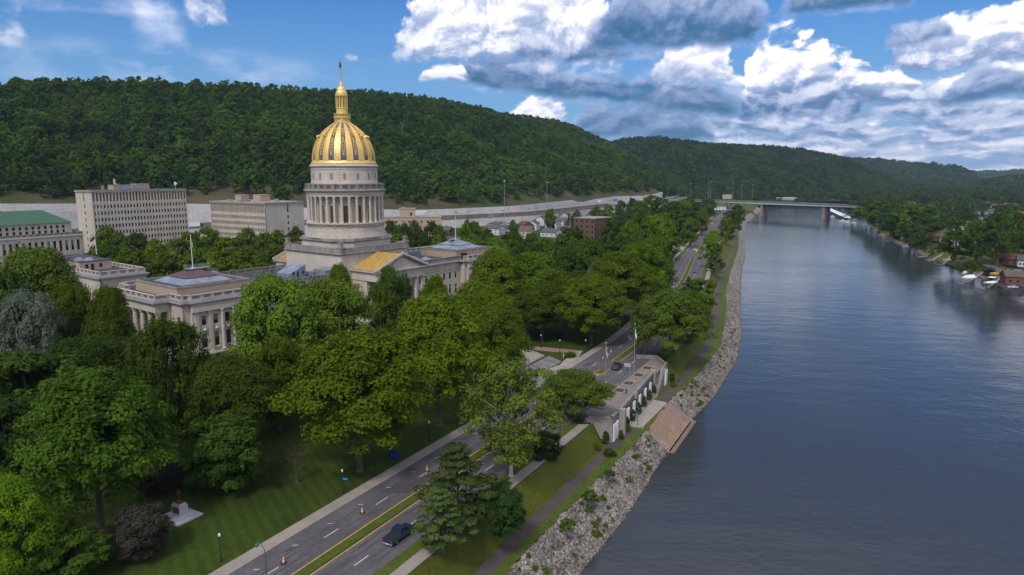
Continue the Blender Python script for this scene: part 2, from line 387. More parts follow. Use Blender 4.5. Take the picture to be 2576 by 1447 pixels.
def xTOP(y): return min(xRS(y), xTOE(y)-0.4)
# the campus side of the valley, one sheet
ys_g = np.concatenate([np.arange(-200, 700, 5.0), np.arange(700, 1460, 25.0)])
Xl = []
for y in ys_g:
    xr = xTOP(y)
    Xl.append(np.concatenate([np.array([-3200, -1500, -800, -500, -350]), np.linspace(-280, xr-0.01, 60)]))
P = np.stack([np.array(Xl), np.broadcast_to(ys_g[:, None], (len(ys_g), 65)), np.full((len(ys_g), 65), GZ)], -1)
g = grid_mesh('ground', P, M['lawn']); g['kind'] = 'structure'
strip('grass_slope', xTOP, xTOE, GZ, PZ-0.05, M['grass'], n=6, noise=0.0)
strip('slope_foot', xTOE, xPL, PZ-0.05, PZ, M['grass'], n=2)
strip('riverside_path', xPL, xPR, PZ, PZ, M['path'], n=2)
strip('grass_verge', xPR, fGE, PZ, PZ-0.35, M['verge'], n=4)
# the far bank and the valley floor beyond the river bend
ys2 = np.concatenate([np.arange(-160, 700, 6.0), np.arange(700, 1460, 20.0)])
def bankprof(y):
    x0 = float(fR(y)); return x0
XR = []; ZR = []
rg = np.random.default_rng(5)
for y in ys2:
    x0 = bankprof(y)+rg.normal(0, 0.8)
    XR.append([x0-8, x0, x0+5, x0+12, x0+22, x0+60, x0+160, 1500, 4200]); ZR.append([WZ-2.5, WZ+0.1, WZ+1.2+rg.uniform(0, .8), WZ+4.5+rg.uniform(-.6, .6), -12.6, -12, -12, -12, -12])
XR = np.array(XR); ZR = np.array(ZR)
o = grid_mesh('far_bank_ground', np.stack([XR, np.broadcast_to(ys2[:, None], XR.shape), ZR], -1), M['forest_floor']); o['kind'] = 'structure'
# grass lawns on the far bank as a sheet just above it
lw = []
for y in np.arange(330, 800, 6.0): lw.append([[float(fR(y))+t, y, -11.96 if t > 23 else -12.55+(t-22.2)*.7] for t in (22.3, 40, 75, 120)])
o = grid_mesh('far_bank_lawn', np.array(lw), M['grass']); o['kind'] = 'structure'
m = MB(); m.poly([(-6000, 1440, GZ-0.6), (9000, 1440, GZ-0.6), (14000, 16000, GZ-0.6), (-9000, 16000, GZ-0.6)])
o = m.build('valley_floor', M['forest_floor']); o['kind'] = 'structure'


def water_material():
    m = bpy.data.materials.new('river_water'); m.use_nodes = True; nt = m.node_tree; N = nt.nodes; K = nt.links
    p = N['Principled BSDF']; p.inputs['Base Color'].default_value = (0.038, 0.043, 0.050, 1); p.inputs['Roughness'].default_value = 0.12
    p.inputs['Specular IOR Level'].default_value = 0.5; p.inputs['IOR'].default_value = 1.33
    tc = N.new('ShaderNodeTexCoord')
    mp = N.new('ShaderNodeMapping'); mp.inputs['Rotation'].default_value = (0, 0, 0.35); mp.inputs['Scale'].default_value = (0.6, 1.0, 1)
    K.new(tc.outputs['Object'], mp.inputs[0])
    a = N.new('ShaderNodeTexNoise'); a.inputs['Scale'].default_value = 0.75; a.inputs['Detail'].default_value = 3; a.inputs['Roughness'].default_value = 0.55; a.inputs['Distortion'].default_value = 0.4
    b = N.new('ShaderNodeTexNoise'); b.inputs['Scale'].default_value = 0.11; b.inputs['Detail'].default_value = 3
    c = N.new('ShaderNodeTexNoise'); c.inputs['Scale'].default_value = 0.018; c.inputs['Detail'].default_value = 4; c.inputs['Roughness'].default_value = 0.6
    for n in (a, b, c): K.new(mp.outputs[0], n.inputs['Vector'])
    # patches of calmer and rougher water
    mr = N.new('ShaderNodeMapRange'); mr.inputs[1].default_value = 0.35; mr.inputs[2].default_value = 0.65; mr.inputs[3].default_value = 0.35; mr.inputs[4].default_value = 1.0
    K.new(c.outputs['Fac'], mr.inputs[0])
    mu = N.new('ShaderNodeMath'); mu.operation = 'MULTIPLY'; K.new(a.outputs['Fac'], mu.inputs[0]); K.new(mr.outputs[0], mu.inputs[1])
    ad = N.new('ShaderNodeMath'); ad.operation = 'MULTIPLY_ADD'; ad.inputs[1].default_value = 2.0; K.new(b.outputs['Fac'], ad.inputs[0]); K.new(mu.outputs[0], ad.inputs[2])
    bp = N.new('ShaderNodeBump'); bp.inputs['Strength'].default_value = 0.42; bp.inputs['Distance'].default_value = 0.22
    K.new(ad.outputs[0], bp.inputs['Height']); K.new(bp.outputs[0], p.inputs['Normal'])
    return m


m = MB(); m.poly([(-160, -200, WZ), (420, -200, WZ), (980, 1760, WZ), (150, 1760, WZ), (60, 900, WZ)])
o = m.build('river', water_material()); o['kind'] = 'structure'

# riprap slope: displaced sheet plus loose rocks
ysr = np.concatenate([np.arange(60, 250, 0.7), np.arange(250, 700, 2.0), np.arange(700, 1300, 6.0)])
def rip_material():
    m = mat('riprap_stone', (0.15, 0.13, 0.115), 0.95, 0.3, 0.25, fine=0.4, col2=(0.38, 0.33, 0.29)); nt = m.node_tree; N = nt.nodes; K = nt.links
    p = N['Principled BSDF']; tc = N.new('ShaderNodeTexCoord')
    v = N.new('ShaderNodeTexVoronoi'); v.inputs['Scale'].default_value = 2.1; K.new(tc.outputs['Object'], v.inputs['Vector'])
    old = p.inputs['Base Color'].links[0].from_socket
    mr = N.new('ShaderNodeMapRange'); mr.inputs[3].default_value = 0.55; mr.inputs[4].default_value = 1.25
    sp = N.new('ShaderNodeSeparateColor'); K.new(v.outputs['Color'], sp.inputs[0]); K.new(sp.outputs[0], mr.inputs[0])
    s = N.new('ShaderNodeVectorMath'); s.operation = 'SCALE'; K.new(old, s.inputs[0]); K.new(mr.outputs[0], s.inputs['Scale']); K.new(s.outputs[0], p.inputs['Base Color'])
    bp = N.new('ShaderNodeBump'); bp.inputs['Strength'].default_value = 0.9; bp.inputs['Distance'].default_value = 0.4; bp.invert = True
    K.new(v.outputs['Distance'], bp.inputs['Height']); K.new(bp.outputs[0], p.inputs['Normal'])
    return m


M['rip'] = rip_material()
for k_, sel in enumerate((ysr[ysr < 154.9], ysr[ysr > 174.4])): strip('riprap_slope', lambda y: fGE(y)-.0, fWE, PZ-0.35, WZ, M['rip'], ys=sel, n=14, noise=0.14, seed=3+k_)
strip('bank_under_water', fWE, lambda y: off(fWE, y, 4), WZ, WZ-3, M['rip'], n=3)
M['mud'] = mat('brown_waterline_stone', (0.13, 0.092, 0.07), 0.95, 0.3, 0.6, fine=0.25, col2=(0.22, 0.165, 0.13))


def rocks(name, pts, sizes, mt, seed):
    r = np.random.default_rng(seed); n = len(pts)
    base = np.array([(1,0,0),(0,1,0),(-1,0,0),(0,-1,0),(0,0,1),(0,0,-1)], float)
    V = base[None]*r.uniform(.6, 1.25, (n, 6, 3)); a = r.uniform(0, 2*PI, n); ca, sa = np.cos(a)[:, None], np.sin(a)[:, None]
    tl = r.uniform(-.5, .5, n)[:, None]
    x, y, z = V[..., 0], V[..., 1], V[..., 2]*.75; z = z+x*tl
    V = np.stack([ca*x-sa*y, sa*x+ca*y, z], -1)*sizes[:, None, None]+pts[:, None]
    T = np.array([(0,1,4),(1,2,4),(2,3,4),(3,0,4),(1,0,5),(2,1,5),(3,2,5),(0,3,5)])
    Q = (T[None]+np.arange(n)[:, None, None]*6).reshape(-1, 3)
    o = np_mesh(name, V.reshape(-1, 3), Q, mt); return o


r = np.random.default_rng(11)
n = 34000; yy = 60+(r.random(n)**1.3)*320; t = r.random(n)
xa = fGE(yy); xb = fWE(yy)
keep = ~((yy > 154.3) & (yy < 174.9))
px_ = xa+(xb-xa)*t; pz_ = (PZ-0.35)+(WZ-PZ+0.35)*t
pts = np.stack([px_, yy, pz_], -1)[keep]
sz = r.uniform(.09, .28, len(pts)); big = r.random(len(pts)) < .025; sz[big] = r.uniform(.36, .6, big.sum())
o = rocks('riprap_rocks', pts, sz, M['rip'], 12); tag(o, 'loose grey riprap rocks covering the river bank', 'rocks', kind='stuff')
n = 5000; yy = 60+r.random(n)*500; keep = ~((yy > 154) & (yy < 176))
pts = np.stack([fWE(yy)+r.normal(-.25, .3, n), yy, WZ+r.uniform(-.1, .22, n)], -1)[keep]
o = rocks('waterline_stones', pts, r.uniform(.1, .3, len(pts)), M['mud'], 13); tag(o, 'brown wet stones along the water line of the near bank', 'rocks', kind='stuff')

# ---- boulevard
RY = np.concatenate([np.arange(40, 700, 3.0), np.arange(700, 1300, 12.0)])
strip('boulevard', lambda y: off(fM, y, -8.8), lambda y: off(fM, y, 8.8), GZ+.03, GZ+.03, M['asphalt'], ys=RY, n=3)
def kerbstrip(name, f, d0, d1, h, mt, ys, kind='structure'):
    A = [(off(f, y, d0), y) for y in ys]; B = [(off(f, y, d1), y) for y in ys]
    m = MB()
    for i in range(len(ys)-1):
        q = [A[i], B[i], B[i+1], A[i+1]]
        m.add([(p[0], p[1], GZ) for p in q]+[(p[0], p[1], GZ+h) for p in q], [(4,5,6,7),(0,1,5,4),(1,2,6,5),(2,3,7,6),(3,0,4,7)])
    o = m.build(name, mt); 
    if kind: o['kind'] = kind
    return o
kerbstrip('pavement', fM, -11.3, -8.82, .16, M['sidewalk'], np.arange(40, 262, 3.0))
kerbstrip('pavement', fM, -12.8, -11.0, .15, M['sidewalk'], np.arange(262, 900, 6.0))
kerbstrip('pavement', fM, 10.8, 12.9, .14, M['sidewalk'], np.concatenate([np.arange(40, 147, 3.0)]))
kerbstrip('pavement', fM, 10.8, 12.9, .14, M['sidewalk'], np.arange(206, 800, 6.0))
kerbstrip('roadside_verge', fM, 8.82, 10.78, .16, M['verge'], np.arange(40, 147, 3.0))
kerbstrip('roadside_verge', fM, 8.82, 10.78, .16, M['verge'], np.arange(206, 800, 6.0))
kerbstrip('roadside_verge', fM, -11.0, -8.82, .16, M['verge'], np.arange(290, 800, 6.0))
meds = [(40, 179.5), (184, 188.0), (198.5, 262), (276, 456), (468, 640), (650, 900)]
for a, b in meds:
    kerbstrip('median', fM, -.85, .85, .17, M['verge'], np.linspace(a, b, max(3, int((b-a)/4))))
kerbstrip('median', fM, -.85, .85, .175, M['sidewalk'], np.linspace(179.6, 183.9, 3))
m = MB()
def mark(f, d0, d1, ys, z=.055):
    A = [(off(f, y, d0), y) for y in ys]; B = [(off(f, y, d1), y) for y in ys]
    for i in range(len(ys)-1): m.add([(*A[i], GZ+z), (*B[i], GZ+z), (*B[i+1], GZ+z), (*A[i+1], GZ+z)], [(0, 1, 2, 3)])
for a, b in meds:
    ys = np.linspace(a-1, b+1, max(3, int((b-a)/4)))
    mark(fM, -1.28, -1.08, ys); mark(fM, 1.08, 1.28, ys)
o = m.build('yellow_lane_lines', M['yellow']); o['kind'] = 'structure'
m = MB()
for d in (-4.3, 4.9):
    y = 44.0 if d < 0 else 47.0
    while y < 900:
        if not (262 < y < 276): mark(fM, d-.08, d+.08, np.linspace(y, y+2.7, 2))
        y += 10.6
for y in np.arange(50, 180, 6.4): mark(fM, -6.95, -6.2, [y, y+.14])
for y in (263.5,): mark(fM, -8.2, -1.2, [y, y+.5])
for y in (188.7,): mark(fM, -7.5, -1.4, [y, y+.01])
for dd in (-.3, .3): pass
o = m.build('white_lane_marks', M['mark']); o['kind'] = 'structure'
m = MB()
for d in (-5.9, -5.0, -3.4, -2.2, 2.2, 3.5, 5.7, 7.0): mark(fM, d-.22, d+.22, np.arange(40, 720, 6.0), .036)
o = m.build('tyre_tracks', mat('tyre_darkened_asphalt', (0.078, 0.072, 0.078), .85, .3, .2, fine=.15)); o['kind'] = 'structure'
# dark repair patches and a pale slab in the footway
m = MB(); mark(fM, -6.6, -2.0, np.linspace(112, 117.5, 3), .042); mark(fM, -7.8, -6.0, np.linspace(136, 142, 3), .042); mark(fM, -5.4, -2.2, np.linspace(160, 171, 3), .042)
rp = random.Random(4)
for k in range(16):
    y = 60+rp.random()*140; d = rp.choice((-6.2, -3.0, 3.0, 6.4)); mark(fM, d-rp.uniform(.2, .9), d+rp.uniform(.2, .9), np.linspace(y, y+rp.uniform(.8, 5), 3), .043)
o = m.build('asphalt_patch', mat('asphalt_patch_dark', (0.068, 0.062, 0.066), .9, .2, .5, fine=.15)); o['kind'] = 'structure'
m = MB(); mark(fM, -11.0, -9.3, np.linspace(117.5, 121, 3), .17)
for yy in (232, 240, 218): mark(fM, -11.2, -8.9, np.linspace(yy, yy+2.4, 3), .17)
o = m.build('pavement_slab', M['concrete']); o['kind'] = 'structure'

# brick walk, plaza and its steps by the boulevard
m = MB(); m.prism([(22.6, 209.5), (20.4, 205.6), (-30, 225), (-29, 229)], GZ, GZ+.05); o = m.build('brick_walk', mat('pinkish_brick_walk', (0.26, 0.17, 0.15), .9, .1, .6, fine=.12)); o['kind'] = 'structure'
m = MB(); m.prism([(22.4, 209.8), (18.6, 206.9), (11.5, 186), (9.0, 180.5), (14.0, 178.3)], GZ, GZ+.09)
m.prism([(18.9, 199.5), (15.3, 195), (6, 184), (3, 178), (8, 175), (12.5, 178.8)], GZ, GZ+.08); o = m.build('pavement', M['concrete']); o['kind'] = 'structure'
pz = thing('plaza_steps', 'broad pale steps leading from the boulevard pavement up to the plaza', 'steps', (0, 0, GZ))
m = MB()
for k in range(6):
    d = 0.75*k; m.prism([(14.9-d*.82, 197.0+d*.5), (4.0-d*.82, 177.8+d*.5), (3.15-d*.82, 178.3+d*.5), (14.05-d*.82, 197.5+d*.5)], 0, .17*(k+1))
m.build('step_flight', M['concrete_dk'], pz)
m = MB(); m.prism([(9.9, 200.3), (-.95, 181.1), (-14, 189), (-16, 214), (4, 211)], 0, 1.02)
o = m.build('plaza', M['sidewalk'], None); o.location = (0, 0, GZ); o['kind'] = 'structure'
# ================================================================== TREES
def leaf_quads(P, Nrm, size, rng, elong=1.35):
    n = len(P); a = rng.normal(size=(n, 3)); t = np.cross(Nrm, a); t /= np.linalg.norm(t, axis=1, keepdims=True)+1e-9
    b = np.cross(Nrm, t); s = size[:, None]
    t = t*s*elong*.5; b = b*s*.5
    bend = Nrm*s*rng.uniform(-.15, .15, (n, 1))
    V = np.stack([P-t, P-b*.9+bend, P+t, P+b*.9+bend], 1).reshape(-1, 3)
    Q = np.arange(4*n).reshape(n, 4)
    return V, Q


def crown_mesh(name, seed, shape='round', nclump=90, nleaf=260, ls=.05, mt=None, link=False):
    r = np.random.default_rng(seed); PP = []; NN = []; SS = []; RR = []
    ph = r.uniform(0, 6.28, 4)
    def env(az, z):   # horizontal radius of the envelope at height z in -1..1
        w = 1+.10*np.sin(2*az+ph[0])+.08*np.sin(3*az+ph[1]+2*z)+.06*np.sin(5*az+ph[2]-3*z)
        if shape == 'round': e = np.sqrt(np.clip(1-np.abs(z)**2.3, 0, 1))
        elif shape == 'maple': e = np.where(z > -.35, np.sqrt(np.clip(1-(np.abs(z+.35)/1.35)**1.9, 0, 1)), np.sqrt(np.clip(1-((z+.35)/.75)**2, 0, 1)))
        elif shape == 'tall': e = np.sqrt(np.clip(1-np.abs((z+.1)/1.1)**2.6, 0, 1))*(1-.12*z)
        elif shape == 'pine': e = np.clip((1-np.minimum(z,1))/1.5, 0, 1)**.6*(1+.22*np.sin(3*az+ph[3]+4*z))*np.where(z < -.75, .75, 1)
        elif shape == 'cone': e = np.clip((1-np.minimum(z,1))/1.75, 0, 1)**.8
        elif shape == 'open': e = np.where(z > -.2, np.sqrt(np.clip(1-((z+.2)/1.2)**2.5, 0, 1)), np.sqrt(np.clip(1-((z+.2)/.82)**2, 0, 1)))
        return e*w
    for k in range(nclump):
        if shape == 'pine':
            lv = int(nclump/7); z = -1+2*((k % lv)+r.uniform(.2, .5))/lv; az = r.uniform(0, 2*PI); e = max(0., float(env(az, z)))
            rr = e*r.uniform(.25, 1.0); cr = r.uniform(.14, .24)*(.6+.4*e); fl = .30; z += rr*.08
        elif shape == 'cone':
            z = 1-2*(k+.5)/nclump*.97; z = 1-(1-z)**1.0; az = k*2.399+r.uniform(-.3, .3)
            rr = float(env(az, z))*r.uniform(.45, .95); cr = .10+.13*max(0.,float(env(az, z))); fl = .35
        else:
            z = r.uniform(-.92, .93); az = r.uniform(0, 2*PI)
            if shape == 'maple' and z < -.35: z = r.uniform(-.95, .9)
            e = max(0.0, float(env(az, z))); rr = e*(r.uniform(.25, .97)**.5 if shape != 'open' else r.uniform(.25, .98))
            cr = r.uniform(.12, .25)*(1 if shape != 'open' else .8); rr = max(0, rr-cr*.55); fl = r.uniform(.8, 1.1)
        c = np.array([rr*math.cos(az), rr*math.sin(az), z*(1-cr*.45)])
        m = int(nleaf*(cr/.21)**2*r.uniform(.8, 1.2)); m = max(m, 6)
        d = r.normal(size=(m, 3)); d[:, 2] = np.where(d[:, 2] < -.35, -d[:, 2]*.7, d[:, 2]); d /= np.linalg.norm(d, axis=1, keepdims=True)
        rad = cr*(.62+.42*r.random((m, 1))**.6)
        lob = 1+.16*np.sin(d[:, :1]*7+ph[0]+k)+.16*np.sin(d[:, 1:2]*8+k*1.7)
        p = c+d*rad*lob*np.array([1, 1, fl])
        outw = c/(np.linalg.norm(c)+1e-6)
        nn = d*1.0+outw*.35+np.array([0, 0, .35])+r.normal(0, .42, (m, 3)); nn /= np.linalg.norm(nn, axis=1, keepdims=True)
        PP.append(p); NN.append(nn); SS.append(ls*r.uniform(.65, 1.35, m)); RR.append(np.clip(.5+r.normal(0, .16)+r.normal(0, .16, m), 0, 1))
    V, Q = leaf_quads(np.concatenate(PP), np.concatenate(NN), np.concatenate(SS), r, 1.35 if shape != 'cone' else 1.9)
    o = np_mesh(name, V, Q, mt or M['leaf'], None, False, link, np.concatenate(RR))
    me = o.data; bpy.data.objects.remove(o); return me


CROWN = {
    'maple': [crown_mesh('maple_foliage', s, 'maple', 190, 330, .036) for s in (1, 2, 3, 22)],
    'tall': [crown_mesh('tall_foliage', s, 'tall', 180, 320, .036) for s in (4, 5, 23)],
    'open': [crown_mesh('sycamore_foliage', 6, 'open', 112, 240, .038)],
    'cone': [crown_mesh('pine_foliage', s, 'pine', 98, 200, .042) for s in (7, 21)],
    'round': [crown_mesh('shrub_foliage', s, 'round', 90, 250, .055) for s in (8, 9)],
    'mid': [crown_mesh('mid_foliage', s, sh, 90, 85, .075) for s, sh in ((10, 'round'), (11, 'maple'), (12, 'tall'), (13, 'maple'))],
    'far': [crown_mesh('far_foliage', s, sh, 42, 32, .15) for s, sh in ((14, 'round'), (15, 'maple'), (16, 'tall'))],
    'farcone': [crown_mesh('far_pine_foliage', 17, 'cone', 50, 40, .12)],
    'bare': [crown_mesh('thin_foliage', 18, 'open', 45, 60, .04)],
}


def trunk_mesh(seed, H, r0, zc, Rc, Hc, limbs, spread=.75):
    """trunk from the ground up into the crown, with tapering limbs; H = height of the crown centre"""
    r = random.Random(seed); m = MB()
    top = zc+Hc*.25
    m.lathe([(r0*1.7, 0), (r0*1.15, .5), (r0, 1.4), (r0*.85, zc-Hc*.45 if zc-Hc*.45 > 1.6 else 1.7), (r0*.5, zc), (r0*.12, zc+Hc*.38)], 8)
    for k in range(limbs):
        a = 2.4*k+r.uniform(-.3, .3); z0 = zc-Hc*.42+Hc*.6*(k/limbs); z0 = max(z0, 1.2)
        R = Rc*spread*r.uniform(.6, 1); q0 = (0, 0, z0)
        q1 = (R*.45*math.cos(a), R*.45*math.sin(a), z0+Hc*.14); q2 = (R*math.cos(a+.15), R*math.sin(a+.15), z0+Hc*.2+R*.22)
        m.tube(q0, q1, r0*.42, r0*.26, 5); m.tube(q1, q2, r0*.26, r0*.08, 5)
        a2 = a+.5; q3 = (q1[0]+R*.4*math.cos(a2), q1[1]+R*.4*math.sin(a2), q1[2]+Hc*.16); m.tube(q1, q3, r0*.18, r0*.05, 4)
    return m


GREENS = dict(mid2=(.050, .088, .006), mid=(.080, .130, .005), yel=(.100, .160, .005), dark=(.044, .082, .008), deep=(.026, .055, .010), blue=(.125, .15, .10), syc=(.135, .19, .022), pine=(.066, .100, .022), purple=(.034, .032, .024), lite=(.095, .15, .010), wil=(.098, .152, .012), far=(.048, .086, .018), olive=(.074, .114, .012), wine=(.03, .012, .018))
TN = [0]
SHARED_TRUNK = {}


def tree(name, label, x, y, H, R, kind='maple', col='mid', base=GZ, group=None, cb=.28, limbs=7, bark='bark', seed=None, ry=None, cat='tree', tr=None):
    """H total height, R crown radius, cb crown base as a fraction of the height"""
    TN[0] += 1; seed = seed or TN[0]*17+3; rr = random.Random(seed)
    t = thing(name, label, cat, (x, y, base), rr.uniform(0, 2*PI), group)
    cb = cb*.8; z0 = H*cb; Hc = H-z0; zc = z0+Hc*.5
    c = bpy.data.objects.new('crown', rr.choice(CROWN[kind])); COL.objects.link(c); c.parent = t
    c.location = (0, 0, zc); c.scale = (R*rr.choice((1, -1))*rr.uniform(.93, 1.07), (ry or R)*rr.uniform(.93, 1.07), Hc/2); c.rotation_euler = (rr.uniform(-.12, .12), rr.uniform(-.12, .12), 0); f = GREENS[col] if isinstance(col, str) else col
    v = rr.uniform(.9, 1.12); c.color = (f[0]*v*rr.uniform(.94, 1.08), f[1]*v, f[2]*v, 1)
    if kind in ('far', 'farcone'): key = 'far'
    elif kind == 'mid': key = 'mid'
    else: key = None
    if key:
        if key not in SHARED_TRUNK:
            SHARED_TRUNK[key] = trunk_mesh(3, 10, .035*10, 6.2, 3.6, 7, 6 if key == 'mid' else 3)
            o = SHARED_TRUNK[key].build('trunk', M['bark'], t); SHARED_TRUNK[key] = o.data
        else:
            o = bpy.data.objects.new('trunk', SHARED_TRUNK[key]); COL.objects.link(o); o.parent = t
        o.scale = (H/10*.9, H/10*.9, H/10)
    else:
        m = trunk_mesh(seed, H, tr or max(.12, H*.02), zc, R, Hc, limbs, .8 if kind != 'cone' else .5)
        m.build('trunk', M[bark], t)
    return t


def tree_px(name, label, cx, ytop, Y, wpx, kind='maple', col='mid', base=GZ, bx=None, **k):
    """crown centre column cx, top row ytop and width in picture units, standing at distance Y"""
    w = Y*math.cos(PITCH)+(CAMH-base-8)*math.sin(PITCH)
    X, _, zt = at_y(cx, ytop, Y); H = (zt-base)*1.03; R = wpx/2*w/F*1.13
    return tree(name, label, X, Y, H, R, kind, col, base, **k)


def base_Y(x, y, z=GZ): return at_z(x, y, z)[1]
# ================================================================== BUILDING HELPERS
def rot(a): return math.radians(90-a)


class Face:
    """a vertical facade in local coordinates: origin (ox,oy), unit direction d, outward normal n"""
    def __init__(s, ox, oy, dx, dy):
        l = math.hypot(dx, dy); s.o = (ox, oy); s.d = (dx/l, dy/l); s.n = (dy/l, -dx/l)
    def p(s, u, out, z): return (s.o[0]+s.d[0]*u+s.n[0]*out, s.o[1]+s.d[1]*u+s.n[1]*out, z)
    def box(s, mb, u0, u1, i, o, z0, z1):
        c = [s.p(u0, i, z0), s.p(u0, o, z0), s.p(u1, o, z0), s.p(u1, i, z0)]
        mb.prism([(a[0], a[1]) for a in c], z0, z1)


def holes(mb, F_, u0, u1, z0, z1, us, zs, depth=.45):
    """wall skin with openings; us = [(a,b)..] sorted, zs = [(a,b)..] sorted"""
    cur = u0
    for a, b in us:
        if a > cur: F_.box(mb, cur, a, -depth, 0, z0, z1)
        cz = z0
        for c, d in zs:
            if c > cz: F_.box(mb, a, b, -depth, 0, cz, c)
            cz = d
        if cz < z1: F_.box(mb, a, b, -depth, 0, cz, z1)
        cur = b
    if cur < u1: F_.box(mb, cur, u1, -depth, 0, z0, z1)


WMESH = {}
def window(parent, F_, u0, u1, z0, z1, dz, depth=.4, blind=0.0, name='window', label=None, mt='glass', frame=True):
    w, h = round(u1-u0, 2), round(z1-z0, 2); key = (w, h, round(blind, 1), mt)
    if key not in WMESH:
        m = MB(); m.box(-w/2, w/2, -.03, .03, 0, h); ob = m.build('pane', M[mt]); me = ob.data; bpy.data.objects.remove(ob)
        bl = None
        if blind > .05:
            m = MB(); m.box(-w/2+.04, w/2-.04, -.06, -.032, h*(1-blind), h-.03); ob = m.build('blind', M['blind']); bl = ob.data; bpy.data.objects.remove(ob)
        fr = None
        if frame:
            m = MB(); t = min(.09, w*.08)
            m.box(-w/2, -w/2+t, -.1, -.034, 0, h).box(w/2-t, w/2, -.1, -.034, 0, h).box(-w/2+t, w/2-t, -.1, -.034, h-t, h).box(-w/2+t, w/2-t, -.1, -.034, 0, t)
            m.box(-w/2+t, w/2-t, -.09, -.062, h*.48, h*.48+t*.8)
            ob = m.build('frame', M['bronze']); fr = ob.data; bpy.data.objects.remove(ob)
        WMESH[key] = (me, fr, bl)
    me, fr, bl = WMESH[key]
    o = bpy.data.objects.new(name, me); COL.objects.link(o); o.parent = parent
    q = F_.p((u0+u1)/2, -depth+.05, z0+dz); o.location = q; o.rotation_euler = (0, 0, math.atan2(F_.d[1], F_.d[0]))
    if label: o['label'] = label
    for nm, mm in (('window_frame', fr), ('blind', bl)):
        if mm: c = bpy.data.objects.new(nm, mm); COL.objects.link(c); c.parent = o
    return o


def offs(pts, d):
    """offset a convex/ccw polygon outwards by d"""
    n = len(pts); r = []
    for i in range(n):
        a, b, c = pts[i-1], pts[i], pts[(i+1) % n]
        d1 = (b[0]-a[0], b[1]-a[1]); d2 = (c[0]-b[0], c[1]-b[1]); l1 = math.hypot(*d1); l2 = math.hypot(*d2)
        n1 = (d1[1]/l1, -d1[0]/l1); n2 = (d2[1]/l2, -d2[0]/l2); k = 1+n1[0]*n2[0]+n1[1]*n2[1]
        r.append((b[0]+(n1[0]+n2[0])*d/k, b[1]+(n1[1]+n2[1])*d/k))
    return r


def cornice(mb, pts, z, sc=1.0):
    mb.prism(offs(pts, .35*sc), z, z+.35*sc); mb.prism(offs(pts, .8*sc), z+.35*sc, z+.6*sc)


def gutter(mb, pts, z0, z1, d0, d1): mb.frustum(offs(pts, d0), z0, offs(pts, d1), z1)


def ring_parapet(mb_stone, mb_bal, pts, z0, z1, t=.35, pitch=3.0, skip=()):
    """balustrade: plinth, rail, piers and turned balusters along every edge of the polygon"""
    n = len(pts)
    for i in range(n):
        if i in skip: continue
        a, b = pts[i], pts[(i+1) % n]; Lr = math.hypot(b[0]-a[0], b[1]-a[1])
        if Lr < .5: continue
        f = Face(a[0], a[1], b[0]-a[0], b[1]-a[1])
        f.box(mb_stone, 0, Lr, -t-.004*i, .004*i, z0, z0+(z1-z0)*.24); f.box(mb_stone, -.06, Lr+.06, -t-.06-.004*i, .06+.004*i, z1-.2-.003*i, z1)
        k = max(1, round(Lr/pitch)); s = Lr/k
        for j in range(k+1):
            u = j*s; wv = .42
            f.box(mb_stone, max(0, u-wv), min(Lr, u+wv), -t+.005, -.005, z0+(z1-z0)*.24, z1-.2)
        for j in range(k):
            for q in range(4):
                u = j*s+.62+(s-1.24)*(q+.5)/4; w = min(.13, (s-1.24)/9)
                if s > 1.5: f.box(mb_bal, u-w, u+w, -t+.08, -.08, z0+(z1-z0)*.24, z1-.2)


# ================================================================== THE DOMED CAPITOL
HC = 37.2
CO = (-62.7, 259.0)
eV = (math.sin(math.radians(HC)), math.cos(math.radians(HC))); nV = (-eV[1], eV[0])
def cap_world(e, n): return (CO[0]+e*eV[0]+n*nV[0], CO[1]+e*eV[1]+n*nV[1])
D9 = 9.0
cap = thing('capitol', 'long pale limestone capitol with a gilded dome on a tall columned drum', 'capitol', (CO[0], CO[1], GZ), rot(HC))
nb = lambda: MB(D9)
OCT = lambda a, c: [(-a, -c), (-c, -a), (c, -a), (a, -c), (a, c), (c, a), (-c, a), (-a, c)]
SQ = lambda x0, x1, y0, y1: [(x0, y0), (x1, y0), (x1, y1), (x0, y1)]
# base block
b = nb(); b.prism(SQ(-16, 16, -16, 16), GZ, 18.0); b.build('base_block', M['stone'], cap)
b = nb(); cornice(b, SQ(-16, 16, -16, 16), 18.0, .9)
for i, (p0, p1) in enumerate((((-16.3, -16.3), (16.3, -16.3)), ((16.3, -16.3), (16.3, 16.3)), ((16.3, 16.3), (-16.3, 16.3)), ((-16.3, 16.3), (-16.3, -16.3)))):
    f = Face(*p0, p1[0]-p0[0], p1[1]-p0[1]); f.box(b, .003*i, 32.6-.003*i, -.8, .003*i, 18.54, 20.5-.004*i)
    for k in range(1, 17): f.box(b, k*1.92-.05, k*1.92+.05, 0.003*i, .06, 18.8, 20.45)
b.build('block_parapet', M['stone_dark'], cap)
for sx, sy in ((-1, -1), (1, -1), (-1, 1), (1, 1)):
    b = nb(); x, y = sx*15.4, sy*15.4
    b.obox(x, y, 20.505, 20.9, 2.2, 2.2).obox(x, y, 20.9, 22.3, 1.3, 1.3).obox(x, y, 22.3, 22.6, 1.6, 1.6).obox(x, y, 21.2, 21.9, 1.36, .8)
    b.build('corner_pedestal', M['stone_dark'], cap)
b = nb(); b.prism(SQ(-15.45, 15.45, -15.45, 15.45), 18.6, 18.75); b.build('block_roof', M['roof_dark'], cap)
